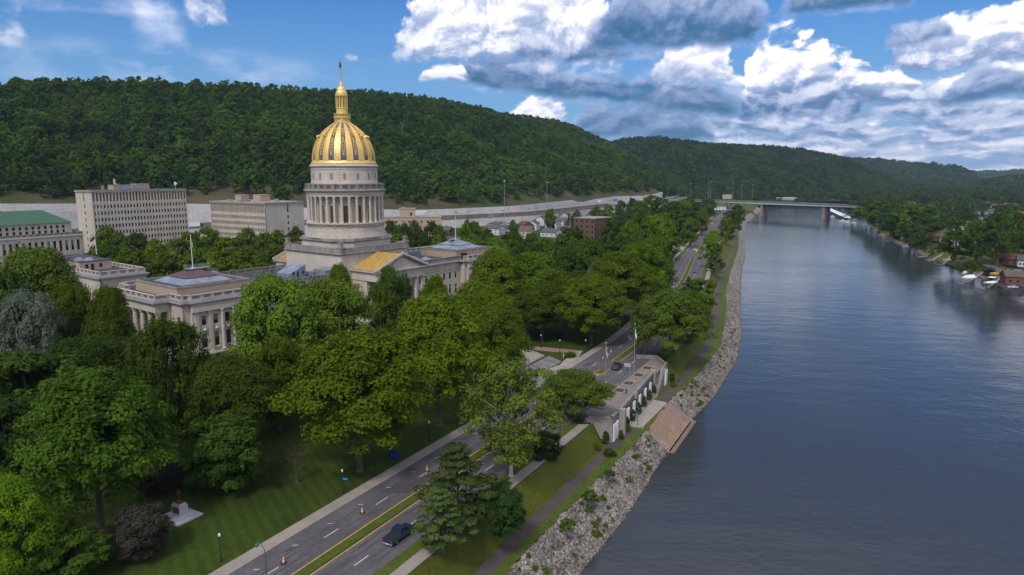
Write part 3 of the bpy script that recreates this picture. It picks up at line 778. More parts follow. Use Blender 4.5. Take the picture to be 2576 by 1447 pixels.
# chamfered tier
b = nb(); b.prism(OCT(14.2, 8.6), 18.7, 22.1); b.build('octagonal_tier', M['stone'], cap)
b = nb(); b.prism(OCT(14.45, 8.75), 22.1, 22.4).prism(OCT(14.9, 8.95), 22.4, 22.75).prism(OCT(14.5, 8.8), 22.75, 23.3); b.build('tier_cornice', M['stone_dark'], cap)
b = nb(); b.lathe([(15.0, 23.3), (15.0, 23.9), (14.7, 23.9), (14.7, 24.5), (14.4, 24.5), (14.4, 24.8), (14.1, 24.8)], 64); b.build('drum_plinth', M['stone'], cap)
# drum
b = nb(); b.lathe([(14.0, 24.6), (14.0, 27.6), (14.25, 27.7), (14.25, 28.1), (14.75, 28.3), (14.75, 28.7), (11.6, 28.7)], 96); b.build('drum', M['stone'], cap, False)
b = nb()
for k in range(32):
    a = 2*PI*k/32
    for t in np.linspace(-.08, .08, 7):
        rr = 14.03; z = 27.25-.35*(1-(t/.08)**2); b.obox(rr*math.cos(a+t), rr*math.sin(a+t), z, z+.22, .12, .36, a+t)
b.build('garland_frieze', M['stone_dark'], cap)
b = nb(); b.lathe([(11.8, 28.7), (11.8, 38.3)], 96); b.build('inner_wall', M['stone'], cap)
colm = MB(); colm.lathe([(.62, 0), (.62, .3), (.5, .42), (.47, 1.2), (.42, 8.1), (.48, 8.2), (.43, 8.3), (.62, 9.2), (.66, 9.25), (.66, 9.5)], 12)
co = colm.build('drum_column', M['stone'], cap); cme = co.data
for k in range(32):
    a = 2*PI*k/32; o = co if k == 0 else bpy.data.objects.new('drum_column', cme)
    if k: COL.objects.link(o); o.parent = cap
    o.location = (13.6*math.cos(a), 13.6*math.sin(a), 28.7+D9); o.rotation_euler = (0, 0, a)
for k in range(0, 32, 2):
    a = 2*PI*(k+.5)/32; b = MB(); b.box(-.06, .1, -.85, .85, 0, 6.0); o = b.build('drum_window', M['bronze'], cap)
    o.location = (11.86*math.cos(a), 11.86*math.sin(a), 28.9+D9); o.rotation_euler = (0, 0, a)
    b = MB(); b.box(-.05, .2, -1.15, -.86, 0, 6.3).box(-.05, .2, .86, 1.15, 0, 6.3).box(-.05, .24, -1.2, 1.2, 6.05, 6.5); o2 = b.build('window_frame', M['stone'], o)
b = nb(); b.lathe([(11.6, 38.2), (14.1, 38.2), (14.1, 38.9), (14.25, 38.9), (14.25, 39.6), (14.6, 39.9), (15.0, 40.1), (15.0, 40.45), (11.6, 40.46)], 96); b.build('entablature', M['stone'], cap)
b = nb(); b.lathe([(15.06, 40.1), (15.1, 40.38), (14.7, 40.5), (14.4, 40.9)], 96); b.build('drum_cornice', M['stone_dark'], cap)
b = nb(); b.lathe([(14.0, 40.46), (14.5, 40.46), (14.5, 41.0), (14.4, 41.0)], 96); b.lathe([(14.05, 42.35), (14.55, 42.35), (14.55, 42.7), (14.05, 42.7)], 96)
for k in range(32):
    a = 2*PI*k/32; b.obox(14.28*math.cos(a), 14.28*math.sin(a), 41.0, 42.36, .42, .95, a)
    for q in range(5):
        a = 2*PI*(k+.24+.13*q)/32; b.obox(14.28*math.cos(a), 14.28*math.sin(a), 41.0, 42.36, .2, .16, a)
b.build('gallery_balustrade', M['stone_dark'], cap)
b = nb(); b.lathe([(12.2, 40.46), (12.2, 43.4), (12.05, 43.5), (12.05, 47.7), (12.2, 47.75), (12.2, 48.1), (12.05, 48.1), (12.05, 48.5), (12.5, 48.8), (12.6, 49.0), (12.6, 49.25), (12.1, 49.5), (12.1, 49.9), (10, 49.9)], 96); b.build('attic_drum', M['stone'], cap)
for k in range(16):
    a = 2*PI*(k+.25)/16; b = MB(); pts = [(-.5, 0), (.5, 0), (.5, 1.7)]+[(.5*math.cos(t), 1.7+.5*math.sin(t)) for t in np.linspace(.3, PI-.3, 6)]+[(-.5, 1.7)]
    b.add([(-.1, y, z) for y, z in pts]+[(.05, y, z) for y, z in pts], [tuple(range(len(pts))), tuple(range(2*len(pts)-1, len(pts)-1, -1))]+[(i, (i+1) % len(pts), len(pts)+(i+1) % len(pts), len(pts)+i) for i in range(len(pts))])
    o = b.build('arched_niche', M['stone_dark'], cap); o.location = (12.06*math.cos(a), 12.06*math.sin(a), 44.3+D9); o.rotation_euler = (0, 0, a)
# gilded dome
DP = [(11.55, 49.9), (11.6, 50.5), (11.25, 50.7), (11.2, 52.0), (11.05, 53.6), (10.7, 55.2), (10.15, 56.8), (9.4, 58.4), (8.4, 60.0), (7.25, 61.4), (5.9, 62.7), (4.5, 63.8), (3.2, 64.6), (2.8, 65.0)]
def dome_r(z): return float(np.interp(z, [p[1] for p in DP], [p[0] for p in DP]))
b = nb(); b.lathe([(11.9, 49.9), (11.95, 50.1), (11.75, 50.35), (11.75, 50.65), (11.35, 50.8), (11.3, 51.1)], 96); b.build('dome_rim', M['gold'], cap, True)
b = nb(); b.lathe([(r-.05, z) for r, z in DP[2:]], 96); b.build('dome_shell', M['blue_lead'], cap, True)
zs = np.linspace(50.9, 64.9, 22)
for k in range(16):
    a = 2*PI*(k+.75)/16
    def band(mb, a0, a1, zz, lift):
        P_ = []
        for z in zz:
            r_ = dome_r(z)+lift
            for t in np.linspace(a0, a1, 3): P_.append((r_*math.cos(t), r_*math.sin(t), z))
        n_ = len(zz); fs = []
        for i in range(n_-1):
            for j in range(2): fs.append((i*3+j, i*3+j+1, (i+1)*3+j+1, (i+1)*3+j))
        # side walls
        for z_i in range(n_-1):
            pass
        mb.add(P_, fs)
        for s_, t in ((0, a0), (2, a1)):
            vs = []
            for z in zz:
                r0 = dome_r(z)-.1; r1 = dome_r(z)+lift
                vs += [(r0*math.cos(t), r0*math.sin(t), z), (r1*math.cos(t), r1*math.sin(t), z)]
            mb.add(vs, [((i*2, i*2+1, i*2+3, i*2+2)) for i in range(n_-1)])
    b = nb(); w = 2*PI/16
    band(b, a-w*.27, a+w*.27, zs, .12); band(b, a-w*.25, a-w*.15, zs, .3); band(b, a+w*.15, a+w*.25, zs, .3); band(b, a-w*.04, a+w*.04, zs, .2)
    b.build('gilded_rib', M['gold'], cap)
    # ornament in the panel beside the rib
    pa = a+w/2; b = nb()
    def P3(z, t): r_ = dome_r(z)+.07; return (r_*math.cos(t), r_*math.sin(t), z)
    def ring(zc, rz_, ra, th=.09):
        for q in range(14):
            t0, t1 = 2*PI*q/14, 2*PI*(q+1)/14; rr = dome_r(zc)
            p = P3(zc+rz_*math.sin(t0), pa+ra*math.cos(t0)/rr); q_ = P3(zc+rz_*math.sin(t1), pa+ra*math.cos(t1)/rr); b.tube(p, q_, th, th, 4)
    for zc, s_ in ((54.0, .30), (54.8, .55), (55.9, .62), (57.0, .55), (58.0, .42), (60.9, .4), (61.6, .3)): ring(zc, s_*.95, s_*.95, .14)
    b.tube(P3(52.9, pa), P3(58.6, pa), .09, .09, 4)
    for zc in (53.2, 58.9, 62.4): b.obox(*[c for c in P3(zc, pa)[:2]], zc-.25, zc+.25, .2, .75, pa)
    b.build('panel_ornament', M['gold'], cap)
    b = nb(); q = P3(59.6, pa); b.obox(q[0], q[1], 59.1, 60.1, .7, .8, pa); b.tube(P3(59.75, pa), tuple(c*1.0 for c in (q[0]*1.09, q[1]*1.09, 59.75)), .5, .35, 8); b.build('dormer_boss', M['gold'], cap)
    b = nb(); b.tube((q[0]*1.085, q[1]*1.085, 59.75), (q[0]*1.1, q[1]*1.1, 59.75), .24, .24, 8); b.build('dormer_opening', M['black'], cap)
# lantern
b = nb(); b.lathe([(2.9, 64.9), (2.9, 65.3), (2.6, 65.35), (2.6, 66.2), (3.05, 66.3), (3.1, 66.7), (3.1, 66.9), (2.4, 66.95)], 32); b.build('lantern_base', M['gold'], cap, False)
b = nb()
for k in range(16):
    a = 2*PI*k/16; b.tube((2.85*math.cos(a), 2.85*math.sin(a), 66.9), (2.85*math.cos(a), 2.85*math.sin(a), 67.9), .09, .09, 5)
b.lathe([(2.75, 67.85), (2.95, 67.85), (2.95, 68.05), (2.75, 68.05)], 32)
for k in range(8):
    a = 2*PI*k/8; b.obox(2.75*math.cos(a), 2.75*math.sin(a), 65.35, 66.25, .2, .7, a)
b.build('lantern_railing', M['gold'], cap)
b = nb(); b.lathe([(2.1, 66.9), (2.1, 69.8), (2.3, 69.9), (2.3, 70.2), (1.35, 70.25), (1.35, 74.3), (2.25, 74.3), (2.3, 74.8), (2.1, 75.0), (2.1, 75.5), (1.9, 75.8), (1.6, 76.3), (1.5, 76.9), (1.15, 77.5), (.8, 77.9), (.85, 78.2), (.55, 78.5), (.45, 79.2), (.3, 79.5)], 32); b.build('lantern', M['gold'], cap, False)
b = nb()
for k in range(8):
    a = 2*PI*(k+.5)/8; b.obox(1.36*math.cos(a), 1.36*math.sin(a), 70.5, 73.9, .12, .5, a)
b.build('lantern_window', M['bronze'], cap)
for k in range(12):
    a = 2*PI*k/12; b = nb(); b.cyl(2.0*math.cos(a), 2.0*math.sin(a), 70.2, 74.35, .19, .16, 8); b.build('lantern_column', M['gold'], cap)
M['spire'] = mat('weathered_gilt_spire', (0.55, 0.40, 0.25), 0.45, 0.1, 1.0, metal=0.3)
b = nb(); b.lathe([(.32, 79.4), (.26, 80.5), (.2, 83.4), (.16, 83.9), (.32, 84.1), (.32, 84.35), (.1, 84.4)], 12); b.build('spire', M['spire'], cap)
b = nb(); b.lathe([(.16, 84.3), (.3, 84.7), (.36, 85.3), (.3, 85.9), (.16, 86.3), (.2, 86.55), (.08, 86.8)], 10)
b.add([(0, .2, 85.0), (0, .75, 84.5), (0, .6, 86.2), (0, .2, 86.0), (.12, .3, 85.4), (-.12, .3, 85.4)], [(0,1,4),(1,2,4),(2,3,4),(3,0,4),(1,0,5),(2,1,5),(3,2,5),(0,3,5)])
b.add([(0, -.2, 85.0), (0, -.75, 84.5), (0, -.6, 86.2), (0, -.2, 86.0), (.12, -.3, 85.4), (-.12, -.3, 85.4)], [(0,1,4),(1,2,4),(2,3,4),(3,0,4),(1,0,5),(2,1,5),(3,2,5),(0,3,5)])
b.build('bronze_eagle', M['statue'], cap)

# porticos
for sgn in (-1, 1):
    nf = 29.6*sgn; y0, y1 = sorted((15.9*sgn, nf)); W = 12.2
    b = nb(); yi = sorted((15.9*sgn, (29.6-6)*sgn)); b.box(-11.3, 11.3, yi[0], yi[1], GZ, 9.3); b.build('portico_wall', M['stone'], cap)
    b = nb(); b.box(-W+.6, W-.6, y0, y1, 9.3, 12.2)
    b.box(-W+.25, W-.25, y0, y1+.35*(sgn > 0) if sgn > 0 else y1, 12.2, 12.5) if sgn > 0 else b.box(-W+.25, W-.25, y0-.35, y1, 12.2, 12.5)
    if sgn > 0: b.box(-W-.2, W+.2, y0, y1+.8, 12.5, 12.95)
    else: b.box(-W-.2, W+.2, y0-.8, y1, 12.5, 12.95)
    b.build('portico_entablature', M['stone'], cap)
    b = nb(); ya = nf-.1*sgn; yb = nf-.8*sgn; yy = sorted((ya, yb))
    b.add([(-11.2, yy[0], 12.95), (11.2, yy[0], 12.95), (0, yy[0], 17.3), (-11.2, yy[1], 12.95), (11.2, yy[1], 12.95), (0, yy[1], 17.3)], [(0,1,2),(5,4,3),(0,3,4,1),(1,4,5,2),(2,5,3,0)]); b.build('tympanum', M['stone'], cap)
    sl = (18.3-13.1)/12.4
    b = nb()
    for s in (-1, 1):
        for k, (ov, zt, th) in enumerate(((.9, 0, .42), (.55, -.42, .35), (.3, -.77, .3))):
            q0 = sorted((nf+ov*sgn, nf-.75*sgn))
            xs = (s*12.4, 0); zz = (13.1+zt, 18.3+zt)
            v = [(xs[0], q0[0], zz[0]), (xs[1], q0[0], zz[1]), (xs[1], q0[0], zz[1]-th), (xs[0], q0[0], zz[0]-th)]
            v += [(a_, q0[1], c_) for a_, _, c_ in v]
            b.add(v, [(0,1,2,3),(7,6,5,4),(0,4,5,1),(1,5,6,2),(2,6,7,3),(3,7,4,0)])
    b.build('raking_cornice', M['stone_dark'], cap)
    b = nb()
    for s in (-1, 1):
        for k in range(17):
            x = s*12.3*(1-k/17); z = 13.2+sl*(12.4-abs(x)); b.obox(x, nf+.35*sgn, z-.02, z+.42, .42, .8)
            b.obox(x-s*.36, nf+.35*sgn, z-.02, z+.24, .32, .75)
        for k in range(16):
            y = nf-(.9+k*.85)*sgn; b.obox(s*12.3, y, 12.95, 13.55, .42, .4)
        b.obox(s*12.25, nf-.1*sgn, 12.95, 13.9, .9, .9)
    b.obox(0, nf+.35*sgn, 18.2, 19.0, .7, .6)
    b.build('roof_cresting', M['marble'] if False else M['stone'], cap)
    b = nb()
    q = sorted((nf-.76*sgn, 15.95*sgn))
    for s in (-1, 1):
        b.add([(s*12.0, q[0], 13.0), (0, q[0], 18.1), (0, q[1], 18.1), (s*12.0, q[1], 13.0), (s*12.0, q[0], 12.9), (0, q[0], 17.9), (0, q[1], 17.9), (s*12.0, q[1], 12.9)], [(0,1,2,3),(7,6,5,4),(0,4,5,1),(2,6,7,3),(3,7,4,0)])
    b.build('gilded_portico_roof', M['gold_roof'], cap)
    b = nb()
    for s in (-1, 1):
        for k in range(16):
            y = q[0]+.3+k*(q[1]-q[0]-.6)/15; b.tube((s*11.95, y, 13.06), (s*.1, y, 18.12), .15, .15, 5)
    b.build('roof_tile_rolls', M['gold_roof'], cap)
    for k in range(8):
        x = -10.6+21.2*k/7; b = nb(); b.lathe([(.95, GZ+4), (.95, GZ+4.6), (.75, GZ+4.8), (.62, 8.0), (1.0, 9.0), (1.0, 9.3)], 14, x, nf-1.1*sgn); b.build('portico_column', M['stone'], cap)
    b = nb(); yy = sorted((nf+4*sgn, (29.6-6)*sgn)); b.box(-12, 12, yy[0], yy[1], GZ, GZ+4); b.build('portico_stylobate', M['stone'], cap)

# wings and end pavilions
for s in (-1, 1):
    tagw = 'wing' 
    xa, xb = sorted((s*16.0, s*46.0)); yN, yS = 17.0, -17.0
    b = nb(); b.box(xa, xb, yS+.5, yN-.5, GZ, 10.6)
    win = []
    for sy in (-1, 1):
        f = Face(xa, yS, 1, 0) if sy < 0 else Face(xb, yN, -1, 0)
        Lf = xb-xa; us = [(u-.7, u+.7) for u in np.arange(1.9, Lf-1.2, 3.5)]
        zsr = [(-7.2, -4.2), (-2.9, 1.1), (3.4, 6.1)]
        holes(b, f, 0, Lf, GZ, 10.6, us, zsr, .5)
        if sy < 0 or s < 0: win.append((f, us, zsr))
    b.build('wing_wall', M['stone'], cap)
    rr = random.Random(s+5)
    for f, us, zsr in win:
        if f.n[1] > 0: continue
        for a_, c_ in us:
            for z0, z1 in zsr: window(cap, f, a_, c_, z0, z1, D9, blind=rr.choice([0, 0, .4, .6]))
    b = nb()
    rect = SQ(xa, xb, yS, yN)
    b.prism(offs(rect, .12), 8.2, 8.35); b.prism(offs(rect, .06), 6.9, 7.05); b.build('string_course', M['stone'], cap)
    b = nb()
    for u in np.arange(1.9, xb-xa-1.2, 3.5):
        b.box(xa+u-.95, xa+u+.95, yS-.16, yS-.01, 7.25, 7.45); b.box(xa+u+.95, xa+u+2.4, yS-.14, yS-.01, 6.35, 6.5)
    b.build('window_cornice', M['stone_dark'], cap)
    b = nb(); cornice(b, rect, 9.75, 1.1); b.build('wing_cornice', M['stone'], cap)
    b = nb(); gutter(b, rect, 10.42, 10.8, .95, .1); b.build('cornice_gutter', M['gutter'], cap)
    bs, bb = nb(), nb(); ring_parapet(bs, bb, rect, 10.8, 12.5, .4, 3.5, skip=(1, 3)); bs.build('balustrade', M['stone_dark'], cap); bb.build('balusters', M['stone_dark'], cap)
    b = nb(); b.box(xa, xb, yS+.5, yN-.5, 10.65, 10.95); b.build('wing_roof', M['roof_dark'], cap)
    # pavilion
    xi, xo = s*45.0, s*74.6; xa, xb = sorted((xi, xo)); xi2, xo2 = sorted((s*46.6, s*72.6))
    body1 = SQ(xa, xb, -19.4, 19.4); body2 = SQ(xi2, xo2, -20.4, 20.4)
    b = nb(); b.prism(SQ(xa+.5, xb-.5, -18.8, 18.8), GZ, 10.6)
    us = [(u-.72, u+.72) for u in (3.6, 7.2, 10.8, 14.4, 18.0, 21.6)]; us = [(u0-.2, u1-.2) for u0, u1 in us]
    zr = [(-7.4, -4.6), (-3.3, .9), (3.3, 6.1)]
    for sy in (-1, 1):
        f = Face(xi2, -20.4, 1, 0) if sy < 0 else Face(xo2, 20.4, -1, 0)
        holes(b, f, 0, 26, GZ, 10.55, us, zr, .5)
        y0, y1 = sorted((sy*19.9, sy*18.7)); b.box(xi2, xo2, y0, y1, GZ, 10.5)
        for (x0, x1) in ((xa, xi2), (xo2, xb)):
            y0, y1 = sorted((sy*19.4, sy*18.7)); b.box(x0, x1, y0, y1, GZ, 10.52)
        if sy < 0:
            fS = f
    xe = (xo-.5*s); 
    fO = Face(xo, 19.4, 0, -1) if s < 0 else Face(xo, -19.4, 0, 1)
    uo = [(u-.7, u+.7) for u in (2.6, 9.5, 13.4, 17.4, 21.4, 25.4, 29.3, 36.2)]
    holes(b, fO, 0, 38.8, GZ, 10.53, uo, zr, .5)
    b.build('pavilion_wall', M['stone'], cap)
    for a_, c_ in us:
        for z0, z1 in zr: window(cap, fS, a_, c_, z0, z1, D9, blind=rr.choice([0, 0, .4, .6]))
    if s < 0:
        for a_, c_ in uo:
            for z0, z1 in zr: window(cap, fO, a_, c_, z0, z1, D9, blind=rr.choice([0, 0, .5]))
    # pilasters and columns on the south front of the pavilion
    for k, u in enumerate((1.2, 5.2, 8.8, 12.4, 16.0, 19.6, 24.8)):
        b = nb()
        if k in (0, 1, 5, 6):
            fS.box(b, u-.55, u+.55, .0, .4, -4.2, 7.0); fS.box(b, u-.7, u+.7, .0, .55, 7.0, 7.5); fS.box(b, u-.7, u+.7, .0, .5, -4.8, -4.2)
            b.build('pilaster', M['stone'], cap)
        else:
            q = fS.p(u, .35, 0); b.lathe([(.62, -4.6), (.62, -4.2), (.5, -4.0), (.44, 6.8), (.6, 7.0), (.64, 7.5)], 14, q[0], q[1]); b.build('engaged_column', M['stone'], cap)
    b = nb(); fS.box(b, 0, 26, 0, .9, -5.3, -4.8); fS.box(b, -.1, 26.1, 0, .75, 7.5, 8.6)
    for a_, c_ in us:
        fS.box(b, a_-.1, c_+.1, 0, .14, 1.3, 2.9)
        q = fS.p((a_+c_)/2, .14, 0); b.lathe([(.0, 1.75), (.45, 1.8), (.5, 2.1), (.0, 2.5)], 10, q[0], q[1])
        fS.box(b, a_-.25, c_+.25, 0, .3, -3.75, -3.5)
    b.build('spandrel_panel', M['stone'], cap)
    # outer portico of six columns
    px0, px1 = sorted((s*74.6, s*79.0))
    por = SQ(px0, px1, -12.6, 12.6)
    b = nb(); b.prism(por, 7.4, 10.5); b.prism(por, GZ, -4.8)
    for yy_ in (-1, 1):
        x0, x1 = sorted((s*74.6, s*75.6)); y0, y1 = sorted((yy_*12.55, yy_*11.4)); b.box(x0, x1, y0, y1, -4.8, 7.4)
    b.build('portico_block', M['stone'], cap)
    for k in range(6):
        y = -11.6+23.2*k/5
        b = nb(); b.lathe([(.95, -4.8), (.95, -4.3), (.78, -4.1), (.66, 6.3), (.82, 6.5), (.9, 6.9), (.98, 7.0), (.98, 7.4)], 16, s*77.9, y); b.build('portico_column', M['stone'], cap)
    b = nb(); cornice(b, body1, 9.75, 1.1); cornice(b, SQ(xi2, xo2, -20.45, 20.45), 9.757, 1.1); cornice(b, por, 9.764, 1.1); b.build('pavilion_cornice', M['stone'], cap)
    b = nb(); gutter(b, body1, 10.43, 10.8, .95, .1); gutter(b, body2, 10.435, 10.82, .95, .1); gutter(b, por, 10.44, 10.84, .95, .1); b.build('cornice_gutter', M['gutter'], cap)
    b = nb(); b.prism(offs(body2, -.45), 10.7, 10.95); b.prism(offs(body1, -.45), 10.7, 10.96); b.prism(offs(por, -.45), 10.7, 10.97); b.build('pavilion_roof', M['roof_dark'], cap)
    if s < 0: ol = [(-45, -19.4), (-46.6, -19.4), (-46.6, -20.4), (-72.6, -20.4), (-72.6, -19.4), (-74.6, -19.4), (-74.6, -12.6), (-79, -12.6), (-79, 12.6), (-74.6, 12.6), (-74.6, 19.4), (-72.6, 19.4), (-72.6, 20.4), (-46.6, 20.4), (-46.6, 19.4), (-45, 19.4)]
    else: ol = [(45, 19.4), (46.6, 19.4), (46.6, 20.4), (72.6, 20.4), (72.6, 19.4), (74.6, 19.4), (74.6, 12.6), (79, 12.6), (79, -12.6), (74.6, -12.6), (74.6, -19.4), (72.6, -19.4), (72.6, -20.4), (46.6, -20.4), (46.6, -19.4), (45, -19.4)]
    ol = ol[::-1]
    bs, bb = nb(), nb(); ring_parapet(bs, bb, ol, 10.83, 12.5, .4, 3.4, skip=(len(ol)-1,)); bs.build('balustrade', M['stone'], cap); bb.build('balusters', M['stone_dark'], cap)
    # brick penthouse with its stepped pyramid roof
    cx = s*60.3; pw = 9.6
    if s < 0: pe = SQ(-74.0, -54.5, -17.0, 5.0); pcy = -4.5; pcx = -64.6
    pe = SQ(cx-13.2, cx+9.5, -14.8, 10.5) if s < 0 else SQ(cx-14.8, cx+8.5, -14.5, 6.2)
    b = nb(); b.prism(pe, 10.9, 13.75); b.build('penthouse', M['brick_tan'], cap)
    b = nb(); cx0, cx1, cy0, cy1 = pe[0][0], pe[1][0], pe[0][1], pe[2][1]
    for (x0, x1, y0, y1) in ((cx0-.12, cx1+.12, cy0-.12, cy0+.35), (cx0-.12, cx1+.12, cy1-.35, cy1+.12), (cx0-.12, cx0+.35, cy0+.35, cy1-.35), (cx1-.35, cx1+.12, cy0+.35, cy1-.35)): b.box(x0, x1, y0, y1, 13.752, 14.25)
    b.build('penthouse_coping', M['stone_dark'], cap)
    b = nb(); b.prism(offs(pe, -.36), 13.752, 13.82); b.build('penthouse_roof', M['roof_dark'], cap)
    pcx, pcy = (-61.5, -1.6) if s < 0 else (60.0, -1.3)
    R4 = lambda a_, c_: SQ(pcx-a_, pcx+a_, pcy-c_, pcy+c_)
    k_ = 1.0
    b = nb(); b.frustum(R4(8.2, 8.4), 13.83, R4(5.3, 5.5), 15.1).frustum(R4(5.0, 5.2), 15.1, R4(5.0, 5.2), 15.3); b.build('pyramid_skirt', M['zinc'], cap)
    b = nb(); b.frustum(R4(5.4, 5.6), 15.3, R4(1.3, 1.3), 17.1).frustum(R4(1.5, 1.5), 17.1, R4(1.5, 1.5), 17.3); b.build('pyramid_cap', M['maroon'] if s < 0 else M['zinc'], cap)
    b = nb()
    x0, x1 = (pcx-2.2, pcx+5.2) if s < 0 else (pcx-4.0, pcx+2.6)
    b.box(x0, x1, pcy-1.0, pcy+1.2, 17.31, 17.42)
    for z in (17.9, 18.4):
        for (p_, q_) in (((x0, pcy-1), (x1, pcy-1)), ((x0, pcy+1.2), (x1, pcy+1.2)), ((x0, pcy-1), (x0, pcy+1.2)), ((x1, pcy-1), (x1, pcy+1.2))): b.tube((*p_, z), (*q_, z), .05, .05, 4)
    for x in np.linspace(x0, x1, 5):
        for y in (pcy-1, pcy+1.2): b.tube((x, y, 17.4), (x, y, 18.45), .05, .05, 4)
    if s < 0:
        b.box(x1+.1, x1+2.4, pcy-1, pcy+1.2, 15.6, 15.75)
        for z in (16.1, 16.6):
            for y in (pcy-1, pcy+1.2): b.tube((x1, y, z), (x1+2.4, y, z), .05, .05, 4)
        for x in (x1, x1+2.3):
            for y in (pcy-1, pcy+1.2): b.tube((x, y, 14.5), (x, y, 16.65), .05, .05, 4)
    b.build('roof_walkway', M['steel'], cap)
    if s > 0:
        b = nb(); b.obox(pcx-11.5, -16.2, 10.96, 12.9, 2.2, 1.8); b.obox(pcx-11.3, -16.2, 12.9, 13.2, 2.3, 1.9); b.build('roof_vent_box', M['black'], cap)
        for (x, y) in ((36.0, -6), (33.5, -1.5), (38.5, -13.5)):
            b = nb(); b.frustum(SQ(x-1.8, x+1.8, y-1.8, y+1.8), 10.96, SQ(x-.1, x+.1, y-.1, y+.1), 12.2); b.build('roof_skylight', M['zinc'], cap)
# little lead-clad sheds on the wing roof beside the dome block
for (x0, x1, y0, y1, h, nm) in ((-30.5, -24.0, -6.5, 1.0, 4.2, 1), (-22.6, -20.4, -9.0, -6.4, 1.9, 0), (-21.5, -17.0, -14.5, -7.5, 2.8, 0)):
    b = nb(); b.prism([(x0, y0), (x1, y0), (x1, y1), (x0, y1)], 10.9, [10.9+h*(.35 if nm else .85), 10.9+h, 10.9+h, 10.9+h*(.35 if nm else .85)]); o = b.build('roof_shed', M['zinc'], cap)
    if nm:
        b = nb()
        for u in (-29.3, -27.6, -25.4): b.box(u, u+.7, y0-.05, y0-.02, 11.1 if u == -27.6 else 11.9, 13.0)
        b.build('shed_opening', M['black'], o)
# ================================================================== OTHER PUBLIC BUILDINGS
# the separate wing building behind the west end of the capitol
def W(e, n): return cap_world(e, n)
ox, oy = at_z(250, 686.5, 10.5)[:2]
wx, wy = at_z(372.4/1.49068, 1020.6/1.49068, 12.5)[:2]       # near corner of its balustrade
wing = thing('west_office_building', 'separate limestone building with roof balustrade and tan penthouse left of the columned pavilion', 'building', (wx, wy, GZ), rot(HC))
Lw, Dw = 15.6, 62.0
body = SQ(0, Lw, 0, Dw)
b = nb(); b.prism(SQ(.5, Lw-.5, .5, Dw-.5), GZ, 10.6)
fS = Face(0, 0, 1, 0); usS = [(u-.75, u+.75) for u in (4.4, 7.8, 11.2)]; zr = [(-7.3, -4.5), (-3.0, 1.0), (3.3, 6.1)]
holes(b, fS, 0, Lw, GZ, 10.6, usS, zr, .5)
fW_ = Face(0, Dw, 0, -1); usW = [(u-.6, u+.6) for u in np.arange(3.2, Dw-3, 2.95)]
holes(b, fW_, 0, Dw, GZ, 10.6, usW, zr, .5)
b.box(Lw-.5, Lw, .5, Dw, GZ, 10.6); b.box(.5, Lw-.5, Dw-.5, Dw, GZ, 10.6)
b.build('wall', M['stone'], wing)
for a_, c_ in usS:
    for z0, z1 in zr: window(wing, fS, a_, c_, z0, z1, D9, blind=.6)
for a_, c_ in usW[-14:]:
    for z0, z1 in zr[1:]: window(wing, fW_, a_, c_, z0, z1, D9)
b = nb()
for u in np.arange(3.2+1.475, Dw-2, 2.95): fW_.box(b, u-.4, u+.4, 0, .3, -4, 7.3)
b.build('pilaster', M['stone'], wing)
b = nb(); cornice(b, body, 9.7, 1.3); b.build('cornice', M['stone'], wing)
b = nb(); gutter(b, body, 10.48, 10.85, 1.1, .1); b.build('cornice_gutter', M['gutter'], wing)
bs, bb = nb(), nb(); ring_parapet(bs, bb, body, 10.85, 12.5, .4, 3.2); bs.build('balustrade', M['stone'], wing); bb.build('balusters', M['stone_dark'], wing)
b = nb(); b.prism(offs(body, -.5), 10.65, 10.95); b.build('roof', M['roof_dark'], wing)
pe = SQ(1.2, 12.2, 19.5, 50)
b = nb(); b.prism(pe, 10.95, 14.2); ph = b.build('penthouse', M['brick_tan'], wing)
b = nb(); b.prism(offs(pe, .15), 14.2, 14.4); b.build('penthouse_roof', M['roof_dark'], ph)
b = nb()
for u in (3.6, 5.5, 8.4): b.box(u-.5, u+.5, 19.44, 19.49, 11.9 if u != 5.5 else 11.0, 13.3)
b.build('penthouse_window', M['glass'], ph)
for (x, y) in ((3.2, 25), (5.6, 22.5)):
    b = nb(); b.frustum(SQ(x-1.5, x+1.5, y-1.3, y+1.3), 14.4, SQ(x-.6, x+.6, y-.1, y+.1), 15.5); b.build('skylight', M['zinc'], ph)

